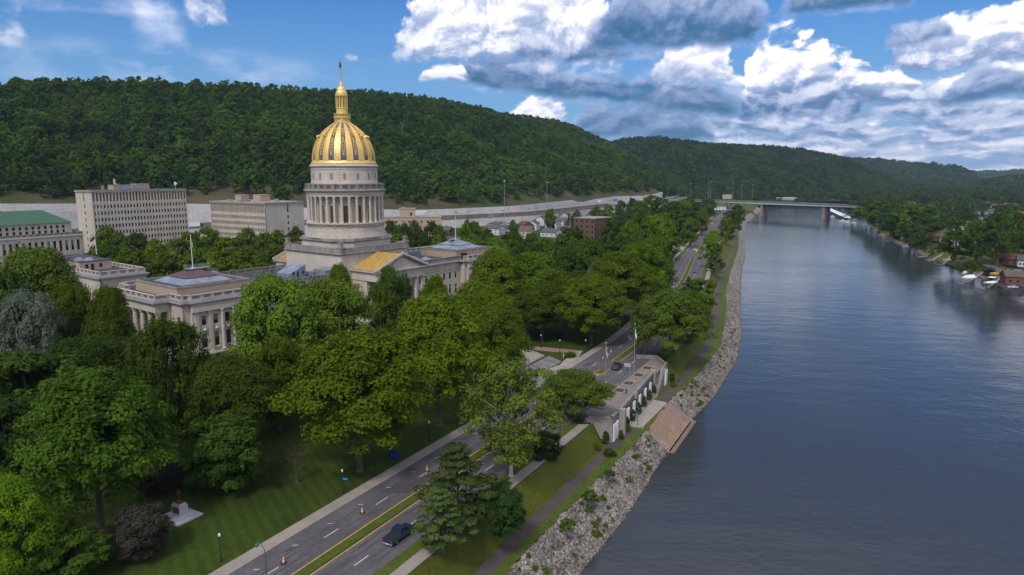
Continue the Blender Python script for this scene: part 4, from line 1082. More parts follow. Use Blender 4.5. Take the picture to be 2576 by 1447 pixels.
# slab office blocks with vertical fins
def slab(name, label, X, Y, head, Lx, Ly, H, bays, floors, long_face, group=None, tall=5.4):
    t = thing(name, label, 'office block', (X, Y, GZ), rot(head)); H = H-GZ
    # local x along the right-hand face, y along the left-hand face (away to the left)
    b = MB(); b.prism(SQ(.6, Lx-.6, .6, Ly-.6), 0, H-1.2)
    if long_face == 'E': f = Face(0, 0, 1, 0); fo = Face(0, Ly, 0, -1); Lf, Lo = Lx, Ly
    else: f = Face(0, Ly, 0, -1); fo = Face(0, 0, 1, 0); Lf, Lo = Ly, Lx
    pit = Lf/bays; us = [(pit*(k+.5)-pit*.27, pit*(k+.5)+pit*.27) for k in range(bays)]
    fh = (H-1.2-tall-1.0)/floors; zr = [(fh*k+.9, fh*k+.9+fh*.52) for k in range(floors)]+[(H-1.2-tall, H-1.6)]
    holes(b, f, 0, Lf, 0, H-1.2, us, zr, .6)
    hm = Lo*.62 if long_face != 'E' else Lo*.40; us2 = [(Lo-hm-.5, Lo-hm+.55)] if long_face == 'E' else [(hm+.2, hm+1.2)]
    us2 = [(Lo*.46, Lo*.46+Lo*.07)] if long_face == 'E' else [(Lo*.555, Lo*.60)]
    holes(b, fo, 0, Lo, 0, H-1.2, us2, zr, .6)
    b.box(Lx-.6, Lx, .6, Ly, 0, H-1.2); b.box(.6, Lx-.6, Ly-.6, Ly, 0, H-1.2)
    b.build('wall', M['stone'], t)
    b = MB(); 
    for k in range(bays+1): f.box(b, pit*k-.15, pit*k+.15, 0, .15, 1, H-1.2)
    b.build('facade_fins', M['stone'], t)
    r_ = random.Random(bays)
    cnt = 0; rest = MB(); cells = [(k, j) for j in range(len(zr)-1, -1, -1) for k in range(bays)]
    for k, j in cells:
        a_, c_ = us[k]; z0, z1 = zr[j]; top = j == len(zr)-1
        if cnt < 100: window(t, f, a_, c_, z0, z1, 0, .5, blind=0 if top else r_.choice([0, 0, 0, .45, .8]), mt='bronze' if top else 'glass', frame=not top)
        else: f.box(rest, a_, c_, -.48, -.42, z0, z1)
        cnt += 1
    o = rest.build('window_rows', M['glass'], t); o['kind'] = 'stuff'
    for z0, z1 in zr: window(t, fo, *us2[0], z0, z1, 0, .5, blind=r_.choice([0, .4]))
    b = MB(); b.prism(offs(SQ(0, Lx, 0, Ly), .5), H-1.2, H-.05); b.build('parapet', M['concrete'], t)
    b = MB(); b.prism(offs(SQ(0, Lx, 0, Ly), -.4), H-.05, H+.02); b.build('roof', M['concrete'] if long_face != 'E' else M['roof_dark'], t)
    return t, H


t, H = slab('office_tower', 'tall pale stone office slab with rows of small windows and roof aerials', -243, 398, 33, 57.7, 19, 37.0, 30, 10, 'E')
for (x, y, w, d, h, mt, nm) in ((17, 8, 4, 6, 2.6, 'brick_tan', 'roof_plant_room'), (24, 9, 9, 5, 2.6, 'steel', 'roof_plant_unit'), (33.5, 9, 8.5, 6, 3.2, 'brick_tan', 'roof_plant_room'), (9.5, 6, 1, 1, 2.6, 'concrete', 'roof_vent'), (30, 4, 9, 2, .8, 'steel', 'roof_duct')):
    b = MB(); b.obox(x, y, H+.02, H+h, w, d); b.obox(x, y, H+h, H+h+.2, w+.3, d+.3); b.build(nm, M[mt], t)
b = MB()
for (x, y, h) in ((16.5, 6, 7), (54, 5, 4.5)):
    b.cyl(x, y, H, H+h, .12, .06, 6)
    for z in (h*.45, h*.6, h*.75): b.obox(x+.3, y, H+z, H+z+.9, .5, .4); b.obox(x-.3, y, H+z+.2, H+z+.9, .4, .4)
b.lathe([(.1, H+3), (1.0, H+3.3), (1.1, H+3.5), (0, H+3.4)], 14, 18.2, 6); b.lathe([(.0, H+2.5), (.8, H+2.8), (.8, H+3.4), (0, H+3.9)], 10, 54.6, 5)
b.build('roof_antenna', M['white'], t)
t, H = slab('office_block', 'low pale office block with two square plant rooms on its roof beside the drum', -151.4, 420.3, 33, 29.8, 55.2, 29.0, 33, 8, 'N')
for (x, y, w, d, h) in ((7.5, 32, 6, 6, 4.0), (11, 17, 7.5, 7, 4.2)):
    b = MB(); b.obox(x, y, H+.02, H+h, w, d); b.obox(x, y, H+h, H+h+.22, w+.3, d+.3); b.build('roof_plant_room', M['brick_tan'], t)
b = MB(); b.obox(5, 27, H+.02, H+1.0, 8, 3); b.obox(17, 10, H+.02, H+1.6, 2, 2).obox(7, 44, H+.02, H+1.0, 3, 3); b.build('roof_duct', M['steel'], t)

# building with the green hipped roof
gb = thing('stone_office_building', 'long stone building with a green hipped roof at the left edge', 'building', (-220, 349.7, GZ), rot(33))
b = MB(); Hh = 25.0; low = SQ(-72, 0, 0, 30); b.prism(SQ(-71.5, -.5, .5, 29.5), 0, Hh)
f = Face(-72, 0, 1, 0); us = [(72-1.95-2.72*k-1.3, 72-1.95-2.72*k) for k in range(25)][::-1]; zr = [(3, 8), (10.5, 14.5), (17.2, 22.4)]
holes(b, f, 0, 72, 0, Hh, us, zr, .5); b.box(-.5, 0, .5, 30, 0, Hh); b.build('lower_wall', M['stone'], gb)
for a_, c_ in us[11:]:
    for z0, z1 in zr: window(gb, f, a_, c_, z0, z1, 0, blind=.5 if (int(a_*3) % 3 == 0) else 0)
b = MB(); bs = MB(); ring_parapet(bs, b, SQ(-72, 0, 0, 30), Hh, Hh+1.4, .5, 2.72); bs.build('parapet', M['stone_dark'], gb); b.build('balusters', M['stone_dark'], gb)
b = MB(); b.prism(offs(low, .5), Hh-.6, Hh-.1); b.build('cornice', M['stone'], gb)
b = MB(); b.prism(SQ(-71.5, -.5, .5, 29.5), Hh+.002, Hh+.08); b.build('terrace_roof', M['roof_dark'], gb)
b = MB(); b.prism(SQ(-68, -3.3, 5.5, 24.5), Hh, 31.0)
f2 = Face(-68.2, 5, 1, 0); us2 = [(64.6-2.4-2.75*k-1.2, 64.6-2.4-2.75*k) for k in range(23)][::-1]
holes(b, f2, 0, 65.4, Hh, 31.0, us2, [(Hh+1.0, Hh+2.6), (28.2, 29.8)], .5); b.build('upper_wall', M['brick_tan'] if False else M['stone'], gb)
for a_, c_ in us2[9:]:
    window(gb, f2, a_, c_, 28.2, 29.8, 0)
    window(gb, f2, a_, c_, Hh+1.0, Hh+2.6, 0)
b = MB(); b.frustum(SQ(-69, -2.3, 4.2, 25.8), 31.0, SQ(-60, -11.5, 14.5, 15.5), 37.2); b.build('hipped_roof', M['green_roof'], gb)

# flat tan building behind the dome
tb = thing('flat_office_building', 'flat tan building with a square penthouse just right of the drum', 'building', (-106, 560, GZ), 0.15)
b = MB(); b.prism(SQ(0, 48, 0, 20), 0, 20.2); b.build('wall', M['brick_tan'], tb)
b = MB(); b.prism(SQ(14, 27, 3, 14), 20.2, 27.0); b.build('penthouse', M['brick_tan'], tb)
b = MB(); b.prism(SQ(13.7, 27.3, 2.7, 14.3), 27.0, 27.4); b.prism(offs(SQ(0, 48, 0, 20), .3), 20.2, 20.5); b.build('roof_edge', M['concrete'], tb)
for x in (2, 7, 10.5, 21, 24, 31, 36, 41):
    b = MB(); b.box(x, x+1.4, -.06, -.01, 15.5, 17.4); b.build('window', M['glass'], tb)
b = MB(); b.box(22.5, 24, 2.94, 2.99, 21.5, 24); b.build('penthouse_window', M['glass'], tb)
b = MB(); b.obox(17, 8, 27.4, 28.2, 3, 2); b.obox(34, 9, 20.5, 21.4, 6, 3); b.build('roof_vent', M['steel'], tb)
# ================================================================== RIVER TERRACE, STEPS, STREET FURNITURE
def heading_at(f, y): return math.atan(float(slope(f, y)))      # angle from +Y towards +X
ter = thing('river_terrace', 'concrete overlook terrace with white fluted wall panels between boulevard and river path', 'terrace', (0, 0, 0))
wallA, wallB = (24.6, 150.4), (39.4, 182.4)
stair_top = (42.6, 189.0)
deck = [(13.2, 150.0), (16.2, 146.6), (22.6, 146.3), wallA, wallB, (42.2, 181.9+6.2), (44.0, 191.5), (43.0, 196.5), (37.2, 193.6)]
# clip the road side so the deck meets the kerb
deck = [(off(fM, 150, 8.9), 150.0), (16.4, 146.5), (22.6, 146.2), wallA, wallB, (41.6, 187.0), (44.3, 192.0), (43.2, 200.5), (off(fM, 197, 8.9), 197.5), (off(fM, 180, 8.9), 180), (off(fM, 165, 8.9), 165)]
b = MB(); b.prism(deck, PZ-1.2, GZ+.14); b.build('deck', M['paver'], ter)
def wallseg(mb, a, c, z0, z1, t=.5):
    f = Face(a[0], a[1], c[0]-a[0], c[1]-a[1]); l = math.hypot(c[0]-a[0], c[1]-a[1]); z0a, z0b = z0 if hasattr(z0, '__len__') else (z0, z0); z1a, z1b = z1 if hasattr(z1, '__len__') else (z1, z1)
    p = [f.p(0, 0, 0), f.p(l, 0, 0), f.p(l, -t, 0), f.p(0, -t, 0)]
    mb.prism([(q[0], q[1]) for q in p], [z0a, z0b, z0b, z0a], [z1a, z1b, z1b, z1a]); return f, l
b = MB()
for a, c in (((15.4, 149.5), (16.5, 146.4)), ((16.5, 146.4), (22.5, 146.1)), ((22.5, 146.1), wallA), (wallA, wallB)):
    wallseg(b, a, c, GZ+.1, GZ+1.15, .55)
    f = Face(a[0], a[1], c[0]-a[0], c[1]-a[1]); l = math.hypot(c[0]-a[0], c[1]-a[1]); f.box(b, -.1, l+.1, -.7, .12, GZ+1.15, GZ+1.32)
wallseg(b, (44.6, 191.5), (43.6, 199.5), GZ+.1, GZ+1.3); wallseg(b, (42.8, 186.8+1), (45.0, 191.6), (GZ-2.4, GZ+.1), (GZ+.2, GZ+1.3)); wallseg(b, (39.4+1.9, 182.5), (42.8, 187.8), (PZ-.5, GZ-2.4), (PZ+2.2, GZ+.2))
wallseg(b, (43.6, 199.5), (37.5, 200.2), GZ+.1, GZ+1.3)
b.build('parapet', M['concrete_dk'], ter)
for q_ in ((39.1, 182.0, PZ-1, GZ+1.7, 1.3, 1.3, -.4), (25.6, 150.9, PZ-1, GZ+1.6, 1.4, 1.4, -.4), (30.6, 163.2, GZ+.1, GZ+1.55, 1.2, 1.0, -.4)):
    b = MB(); b.obox(*q_); b.build('parapet_pier', M['concrete'], ter)
b = MB()
f, l = wallseg(b, wallA, wallB, PZ-1, GZ+.08, .5); wallseg(b, (16.3, 146.45), (22.5, 146.15), PZ-1.5, GZ+.08, .5); wallseg(b, (22.5, 146.15), wallA, PZ-1.5, GZ+.08, .5)
wallseg(b, (43.5, 187.9), (45.1, 192.0), PZ-1, GZ+.05, .6); wallseg(b, (45.1, 192.0), (43.8, 199.5), PZ-1, GZ+.05, .6)
b.build('retaining_wall', M['concrete'], ter)
for k in range(6):
    u = 2.2+k*5.6
    b = MB(); f.box(b, u-.9, u+.9, 0, .22, PZ-.3, GZ-.5)
    for q in range(5): f.box(b, u-.8+q*.35, u-.62+q*.35, .22, .34, PZ-.2, GZ-.6)
    b.build('fluted_panel', M['white'], ter)
for (a, c) in (((43.5, 187.9), (45.1, 192.0)), ((22.5, 146.15), wallA)):
    g_ = Face(a[0], a[1], c[0]-a[0], c[1]-a[1]); l2 = math.hypot(c[0]-a[0], c[1]-a[1])
    for q in (0.25, .7):
        b = MB(); g_.box(b, l2*q-.7, l2*q+.7, 0, .2, PZ-.3, GZ-.6)
        for w in range(4): g_.box(b, l2*q-.6+w*.36, l2*q-.42+w*.36, .2, .3, PZ-.2, GZ-.7)
        b.build('fluted_panel', M['white'], ter)
b = MB(); fst = Face(39.9, 182.1, 41.9-39.9, 187.2-182.1)   # stair run beside the wall, down towards the camera
n_ = 22; a0 = Vector((42.6, 190.0)); a1 = Vector((37.6, 177.8)); dv = (a1-a0)/n_; wv = Vector((dv.y, -dv.x)).normalized()*-1.0
for k in range(n_):
    p = a0+dv*k; q = a0+dv*(k+1); z = GZ+.1-(GZ-PZ)*(k+1)/n_
    w0 = Vector((.93, -.37))*1.0
    b.prism([(p.x-w0.x*.3, p.y-w0.y*.3), (q.x-w0.x*.3, q.y-w0.y*.3), (q.x+w0.x*1.6, q.y+w0.y*1.6), (p.x+w0.x*1.6, p.y+w0.y*1.6)], PZ-1, z)
b.build('stair', M['concrete_dk'], ter)
# planters on the deck
for k, y in enumerate((157.0, 168.5, 174.5, 182.0, 189.0)):
    h = heading_at(fM, y); x = off(fM, y, 8.8+2.0)
    t = thing('planter', ['empty planter bed with pale kerb, lowest on the terrace beside the leafy tree', 'empty planter bed at the middle of the terrace, nearest the yellow post', 'planter bed with brown soil just below the tall flagpole', 'planter bed with brown soil just above the tall flagpole', 'planter bed at the top end of the terrace beside the big tree'][k], 'planter', (x, y, GZ+.14), -h, 'planter beds on the terrace')
    b = MB()
    for (x0, x1, y0, y1) in ((-1.5, 1.5, -1.9, -1.6), (-1.5, 1.5, 1.6, 1.9), (-1.5, -1.2, -1.6, 1.6), (1.2, 1.5, -1.6, 1.6)): b.box(x0, x1, y0, y1, 0, .32)
    b.build('kerb', M['concrete'], t)
    b = MB(); b.box(-1.2, 1.2, -1.6, 1.6, 0, .2); b.build('soil', M['soil'], t)
# river steps
rs = thing('river_steps', 'concrete landing and steep reddish stepped seats going down into the river below the terrace', 'steps', (0, 0, 0))
T0, T1 = (30.9, 155.0), (41.2, 173.4); B0, B1 = (37.6, 154.2), (48.6, 175.6)
b = MB(); n_ = 17
for k in range(n_):
    t0, t1 = k/n_, 1.0; z = PZ-.35*0-(PZ-WZ)*(k+1)/n_
    lp = lambda t: ((T0[0]+(B0[0]-T0[0])*t, T0[1]+(B0[1]-T0[1])*t), (T1[0]+(B1[0]-T1[0])*t, T1[1]+(B1[1]-T1[1])*t))
    (p0, p1), (q0, q1) = lp(t0), lp((k+1)/n_)
    b.prism([p0, q0, q1, p1], WZ-1.5, z)
b.build('stepped_seats', M['step_red'], rs)
b = MB(); b.prism([(26.6, 156.4), T0, T1, (36.6, 176.6)], PZ-2, PZ+.04); b.build('landing', M['concrete'], rs)
b = MB()
for k, (d0, d1) in enumerate(((0.0, .12), (.2, .32), (.4, .52))):
    e0 = (25.7+2.0*d0, 156.2-.35*d0); 
    b.prism([(25.9+d0*4.2, 156.5-d0*1.0), (25.9+d1*4.2, 156.5-d1*1.0), (36.2+d1*4.2, 177.0-d1*1.2), (36.2+d0*4.2, 177.0-d0*1.2)], PZ+.04, PZ+.45-.12*k)
b.build('low_steps', M['concrete_dk'], rs)
for (a, c) in ((T0, B0), (B1, T1)):
    b = MB(); wallseg(b, a, c, WZ-1.5, (PZ+.35, WZ+.35) if a == T0 else (WZ+.35, PZ+.35), .55); b.build('side_wall', M['concrete'], rs)
b = MB(); b.prism([B0, (B0[0]+1.0, B0[1]-.4), (B1[0]+1.0, B1[1]-.4), B1], WZ-1.5, WZ+.12); b.build('toe_slab', M['mud'], rs)

# posts and poles
def lamp_post(x, y, label, z=GZ, h=4.4):
    t = thing('lamp_post', label, 'lamp post', (x, y, z), 0, 'globe lamp posts')
    b = MB(); b.lathe([(.24, 0), (.24, .25), (.14, .5), (.11, .9), (.075, 1.1), (.06, h-.75), (.12, h-.7), (.14, h-.6)], 10); b.build('post', M['black'], t)
    b = MB(); b.lathe([(.0, h-.6), (.17, h-.52), (.2, h-.3), (.15, h-.08), (0, h)], 10); b.build('globe', M['globe'], t, True)
    return t
for (x, y), lb in zip(((-41.9, 90.6), (-29.6, 112.1), (-17.3, 135.6), (9.3, 213.6), (14.9, 206.6), (22.9, 206.8)),
    ('black globe lamp post on the lawn nearest the camera at the pavement edge', 'black globe lamp post holding a small blue sign beside the pavement', 'black globe lamp post in tree shade between two big trunks by the pavement',
     'black globe lamp post on the far side of the brick walk, left one', 'black globe lamp post beside the round clipped hedge', 'black globe lamp post where the brick walk meets the pavement')):
    lamp_post(x, y, lb)
b = MB(); b.box(0, .75, -.03, .03, 2.4, 2.75); t = b.build('sign', M['sign_lblue']); t.location = (-29.5, 112.1, GZ); tag(t, 'small light blue sign fixed to the lamp post by the pavement', 'sign')
t = thing('banner_sign', 'dark blue rectangular board standing under the big tree by the pavement', 'sign', (-22.6, 123.5, GZ), -.5)
b = MB(); b.box(-1.3, 1.3, -.04, .04, 1.2, 3.0); b.build('board', M['sign_blue'], t); b = MB(); b.cyl(-1.2, .1, 0, 3, .05).cyl(1.2, .1, 0, 3, .05); b.build('post', M['black'], t)

def flag_mesh(m, h, z1, w, droop, seed, top=0.0):
    r = random.Random(seed); n = 7; V = []
    for i in range(n+1):
        for j in range(7):
            u = i/n; x = w*u*(.32+.05*math.sin(j)); z = z1-j/6*h-droop*u*u-(.1*math.sin(3*u+j*.8)); y = .22*math.sin(u*9+j*.9)*u
            V.append((x+.05, y, z))
    return V, [(i*7+j, i*7+j+1, (i+1)*7+j+1, (i+1)*7+j) for i in range(n) for j in range(6)]
def flagpole(x, y, z, h, label, flag=None, r=.09, base_r=.2):
    t = thing('flagpole', label, 'flagpole', (x, y, z), .6)
    b = MB(); b.lathe([(base_r, 0), (base_r, .3), (r, .4), (r*.55, h)], 10); b.build('pole', M['white'] if h > 9 and z > 0 else M['steel'], t)
    b = MB(); b.lathe([(0, h), (.13, h+.08), (.13, h+.2), (0, h+.28)], 8); b.build('finial', M['white'], t, True)
    if flag:
        V, Fc = flag_mesh(None, flag[1], h-.3, flag[2], flag[3], 3)
        mats = flag[0]; nM = len(mats); rows = 6
        root = None
        for k, mm in enumerate(mats):
            fs = [q for qi, q in enumerate(Fc) if int((qi % rows)/rows*nM) == k]
            b = MB(); b.add(V, fs); o = b.build('flag' if k == 0 else 'flag_band', M[mm], t if k == 0 else root)
            sm = o.modifiers.new('t', 'SOLIDIFY'); sm.thickness = .02
            if k == 0: root = o
    return t
flagpole(23.9, 168.7, GZ, 12.7, 'shorter steel flagpole on the terrace with a limp red and white striped flag', (('flag_red', 'flag_white', 'flag_red', 'flag_white', 'flag_red', 'flag_blue'), 3.2, 1.4, 2.0))
flagpole(33.2, 179.8, GZ, 15.2, 'taller steel flagpole on the terrace with a limp blue and white flag', (('flag_blue', 'flag_white', 'flag_white'), 2.8, 1.6, 2.4))
p = cap_world(-61.5, -1.6); flagpole(p[0], p[1], 17.3, 10.3, 'white flagpole on the maroon capped pyramid roof left of the dome with a furled flag', (('flag_red', 'flag_white', 'flag_blue'), 2.0, 1.0, 2.5), .13, .55)
p = cap_world(60.0, -1.3); flagpole(p[0], p[1], 17.3, 10.2, 'white flagpole on the grey pyramid roof right of the dome', None, .13, .55)
x, y, z = at_y(243, 640, 300); zt = at_y(243, 572, 300)[2]; flagpole(x, y, z, zt-z, 'bare white flagpole rising behind the roof balustrade at far left', None, .14, .3)
b = MB(); b.lathe([(.07, 0), (.05, 3.8)], 8, 31.0, 173.5); b.lathe([(.12, 3.8), (.1, 4.1), (0, 4.15)], 8, 31.0, 173.5)
o = b.build('light_post', M['steel']); o.location.z = GZ+.14; tag(o, 'slim grey post on the terrace edge below the tall flagpole', 'post')
b = MB(); b.lathe([(.07, 0), (.07, 2.2)], 8, 27.2, 168.9); o = b.build('marker_post', M['yellow_p']); o.location.z = GZ+.14; tag(o, 'thin yellow post at the terrace kerb', 'post')
b = MB(); b.lathe([(.14, 0), (.08, .2), (.07, 4.4), (.22, 4.5), (.2, 4.8), (0, 4.9)], 8, 30.2, 156.8); o = b.build('lamp_post', M['green_metal']); o.location.z = PZ; tag(o, 'green painted lamp post on the landing of the river steps', 'lamp post')
t = thing('info_sign', 'pale grey sign board on two legs at the roadside of the terrace', 'sign', (32.6, 186.5, GZ+.14), -.5)
b = MB(); b.box(-.9, .9, -.04, .04, 1.3, 2.3); b.build('board', M['marble'], t); b = MB(); b.cyl(-.7, 0.1, 0, 2.2, .05).cyl(.7, .1, 0, 2.2, .05); b.build('post', M['steel'], t)
# curved green street lamp in the median at the bottom edge
x, y, _ = at_z(888, 1490, GZ); 
t = thing('street_lamp', 'green painted street lamp with a curved arm leaning over the near median', 'street lamp', (off(fM, 82, 0), 82, GZ+.16), 2.6)
b = MB(); b.lathe([(.16, 0), (.11, .5), (.08, 6.0)], 8)
pr_ = [(0, 0, 6.0), (.15, 0, 6.7), (.6, 0, 7.2), (1.2, 0, 7.35), (1.6, 0, 7.2)]
for a, c in zip(pr_, pr_[1:]): b.tube(a, c, .06, .055, 6)
b.build('post', M['green_metal'], t); b = MB(); b.lathe([(.05, 7.2), (.22, 7.0), (.24, 6.75), (.1, 6.6)], 10, 1.6, 0); b.build('lamp_head', M['green_metal'], t)

# traffic cones
def cone(x, y, label):
    t = thing('traffic_cone', label, 'traffic cone', (x, y, GZ+.04), 0, 'orange channelizer cones in the left lane')
    b = MB(); b.box(-.36, .36, -.36, .36, 0, .08); b.build('cone_base', M['rubber'], t)
    b = MB(); b.lathe([(.2, .08), (.17, .35)], 12); b.lathe([(.145, .55), (.12, .75)], 12); b.lathe([(.1, .92), (.07, 1.2), (0, 1.22)], 12); b.build('cone_body', M['orange'], t)
    b = MB(); b.lathe([(.17, .352), (.145, .548)], 12); b.lathe([(.12, .752), (.1, .918)], 12); b.build('reflective_band', M['white'], t)
for (x, y), lb in zip(((-32.7, 90.0), (-24.6, 104.6), (-15.9, 120.7), (27.4, 199.2), (30.9, 207.1), (39.7, 226.0), (5.6, 158)),
    ('orange and white cone closest to the camera, near the first lane dash', 'orange and white cone beside the dark square patch in the road', 'orange and white cone on the road just left of the pine',
     'orange and white cone lowest of those beyond the plaza steps', 'orange and white cone between two others left of the far median', 'orange and white cone farthest up the road beside the tall flagpole top', 'orange and white cone half hidden by the white barked tree')): cone(x, y, lb)

# soldier monument
mo = thing('monument', 'pale granite monument on a stepped base with red plaques, alone on the lawn', 'monument', (-54.0, 103.6, GZ), -.52)
b = MB(); b.box(-2.6, 2.6, -2.3, 2.3, 0, .25).box(-1.9, 1.9, -1.6, 1.6, .25, .5); b.build('stepped_base', M['marble'], mo)
b = MB(); b.box(-1.05, 1.05, -.75, .75, .5, 2.2); b.box(-.85, .85, -.6, .6, 2.2, 2.45); b.frustum(SQ(-1.15, 1.15, -.85, .85), .5, SQ(-1.05, 1.05, -.75, .75), .75); b.build('plinth', M['marble'], mo)
b = MB(); b.box(-.75, .75, -.79, -.752, .9, 1.95).box(-1.09, -1.052, -.35, .35, 1.1, 1.8); b.build('plaque', M['plaque'], mo)
b = MB(); b.box(-.6, .6, -.45, .45, 2.45, 2.62); b.build('statue_base', M['plaque'], mo)


def figure(name, label, loc, rz, h=1.75, pose='stand', top='cloth_dark', legs='cloth_dark', skin='skin', hair='hair', cat='person', group=None):
    """one continuous skinned body; clothing and hair are its children"""
    s = h/1.75; st = .0
    J = {}
    if pose == 'walk': lf, lb = .28, -.26
    elif pose == 'charge': lf, lb = .34, -.22
    else: lf, lb = .06, -.02
    pts = [('pel', (0, 0, .95), .13), ('ches', (0, .02, 1.30), .155), ('neck', (0, .02, 1.50), .065), ('head', (0, .03, 1.60), .095), ('crown', (0, .02, 1.70), .085),
           ('hipL', (-.10, 0, .90), .10), ('kneeL', (-.11, lf*.62, .50), .07), ('ankL', (-.11, lf*.9, .09), .045), ('toeL', (-.12, lf*.9+.16, .04), .04),
           ('hipR', (.10, 0, .90), .10), ('kneeR', (.11, lb*.3+.05, .50), .07), ('ankR', (.11, lb*1.1, .1), .045), ('toeR', (.12, lb*1.1+.15, .04), .04),
           ('shL', (-.19, .02, 1.42), .065), ('elL', (-.25, -.1 if pose != 'stand' else .0, 1.14), .045), ('haL', (-.24, .06, .90) if pose != 'charge' else (-.15, .3, 1.15), .035),
           ('shR', (.19, .02, 1.42), .065), ('elR', (.25, .06, 1.14), .045), ('haR', (.24, .2, .93) if pose != 'charge' else (.12, .32, 1.2), .035)]
    ed = [('pel', 'ches'), ('ches', 'neck'), ('neck', 'head'), ('head', 'crown'), ('pel', 'hipL'), ('hipL', 'kneeL'), ('kneeL', 'ankL'), ('ankL', 'toeL'), ('pel', 'hipR'), ('hipR', 'kneeR'), ('kneeR', 'ankR'), ('ankR', 'toeR'),
          ('ches', 'shL'), ('shL', 'elL'), ('elL', 'haL'), ('ches', 'shR'), ('shR', 'elR'), ('elR', 'haR')]
    ix = {p[0]: i for i, p in enumerate(pts)}
    me = bpy.data.meshes.new(name); me.from_pydata([tuple(c*s for c in p[1]) for p in pts], [(ix[a], ix[c]) for a, c in ed], [])
    o = new_obj(name, me, M[skin]); o.location = loc; o.rotation_euler = (0, 0, rz); tag(o, label, cat, group)
    sk = o.modifiers.new('skin', 'SKIN'); 
    for i, p in enumerate(pts): me.skin_vertices[0].data[i].radius = (p[2]*s, p[2]*s)
    me.skin_vertices[0].data[0].use_root = True
    sb = o.modifiers.new('sub', 'SUBSURF'); sb.levels = 1; sb.render_levels = 1
    def sub(nm, keys, edges, grow, mt):
        kx = {k: i for i, k in enumerate(keys)}; m2 = bpy.data.meshes.new(nm)
        m2.from_pydata([tuple(c*s for c in pts[ix[k]][1]) for k in keys], [(kx[a], kx[c]) for a, c in edges], [])
        c = new_obj(nm, m2, M[mt], o)
        c.modifiers.new('skin', 'SKIN')
        for k in keys: m2.skin_vertices[0].data[kx[k]].radius = ((pts[ix[k]][2]+grow)*s,)*2
        m2.skin_vertices[0].data[0].use_root = True
        q = c.modifiers.new('sub', 'SUBSURF'); q.levels = 1; q.render_levels = 1
        return c
    if top: sub('jacket', ['ches', 'pel', 'shL', 'elL', 'shR', 'elR'], [('ches', 'pel'), ('ches', 'shL'), ('shL', 'elL'), ('ches', 'shR'), ('shR', 'elR')], .018, top)
    if legs: sub('trousers', ['pel', 'hipL', 'kneeL', 'ankL', 'hipR', 'kneeR', 'ankR'], [('pel', 'hipL'), ('hipL', 'kneeL'), ('kneeL', 'ankL'), ('pel', 'hipR'), ('hipR', 'kneeR'), ('kneeR', 'ankR')], .016, legs)
    if hair: b = MB(); b.lathe([(.1*s, 1.62*s), (.105*s, 1.7*s), (.07*s, 1.78*s), (0, 1.8*s)], 10, 0, 0); b.build('hair', M[hair], o, True)
    return o
figure('soldier_statue', 'brown bronze soldier statue standing on the granite monument', (-54.0, 103.6, GZ+2.62), -2.9, 2.15, 'charge', None, None, 'statue', None, 'statue')
figure('person', 'walker in dark clothes on the riverside path just above the terrace', (float(fP(191))+.2, 191, PZ), .5, 1.75, 'walk')
figure('person', 'person in dark clothes standing on the terrace near the yellow post', (28.9, 165.8, GZ+.14), 1.0, 1.75, 'stand')
figure('person', 'person in light clothes standing beside the plaza steps', (15.6, 199.9, GZ+.1), 2.0, 1.75, 'stand', 'cloth_light', 'cloth_light')
x, y, _ = at_z(1829, 603, PZ); figure('person', 'distant walker far up the riverside path beside the river bend', (float(fP(y)), y, PZ), .3, 1.75, 'walk')

# clipped hedge and shrubs by the terrace
def shrub(name, label, x, y, z, R, H, col, kind='round', group=None):
    t = thing(name, label, 'shrub', (x, y, z), random.uniform(0, 6), group)
    c = bpy.data.objects.new('foliage', random.choice(CROWN[kind])); COL.objects.link(c); c.parent = t; c.location = (0, 0, H*.5); c.scale = (R, R, H*.56)
    f = GREENS[col]; c.color = (*f, 1)
    m = MB(); m.cyl(0, 0, -.1, H*.5, .08+.02*H, .05, 6); m.build('stem', M['bark'], t); return t
random.seed(3)
s_ = shrub('hedge', 'low rounded clipped hedge at the corner of the brick walk', 17.6, 202.4, GZ, 2.4, 1.3, 'mid'); s_['category'] = 'hedge'
fw = Face(wallA[0], wallA[1], wallB[0]-wallA[0], wallB[1]-wallA[1])
for k, u in enumerate((4.8, 10.2, 15.9, 21.5, 27.2, 32.2)):
    q = fw.p(u, .75, 0); shrub('evergreen_shrub', 'dark upright evergreen between the white fluted panels of the terrace wall', q[0], q[1], PZ-.1, .75, 3.0, 'dark', 'mid', 'upright evergreens along the terrace wall')
for k, (x, y, R, H, c, lb) in enumerate(((21.0, 147.2-1.8, .9, 2.9, 'deep', 'dark conical bush at the lower corner of the terrace wall'), (24.9, 149.0-1.2, .8, 2.2, 'dark', 'dark bush between the end panels of the terrace wall'), (46.0, 187.3, 1.2, 1.5, 'lite', 'bright green bush at the foot of the terrace stair'), (46.6, 191.5, .8, 2.6, 'deep', 'dark bush at the outer corner of the terrace by the path'), (27.4, 153.2, 1.0, 1.6, 'lite', 'light green bush at the landing beside the lower wall pier'))):
    shrub('bush', lb, x, y, PZ-.1, R, H, c, 'mid')
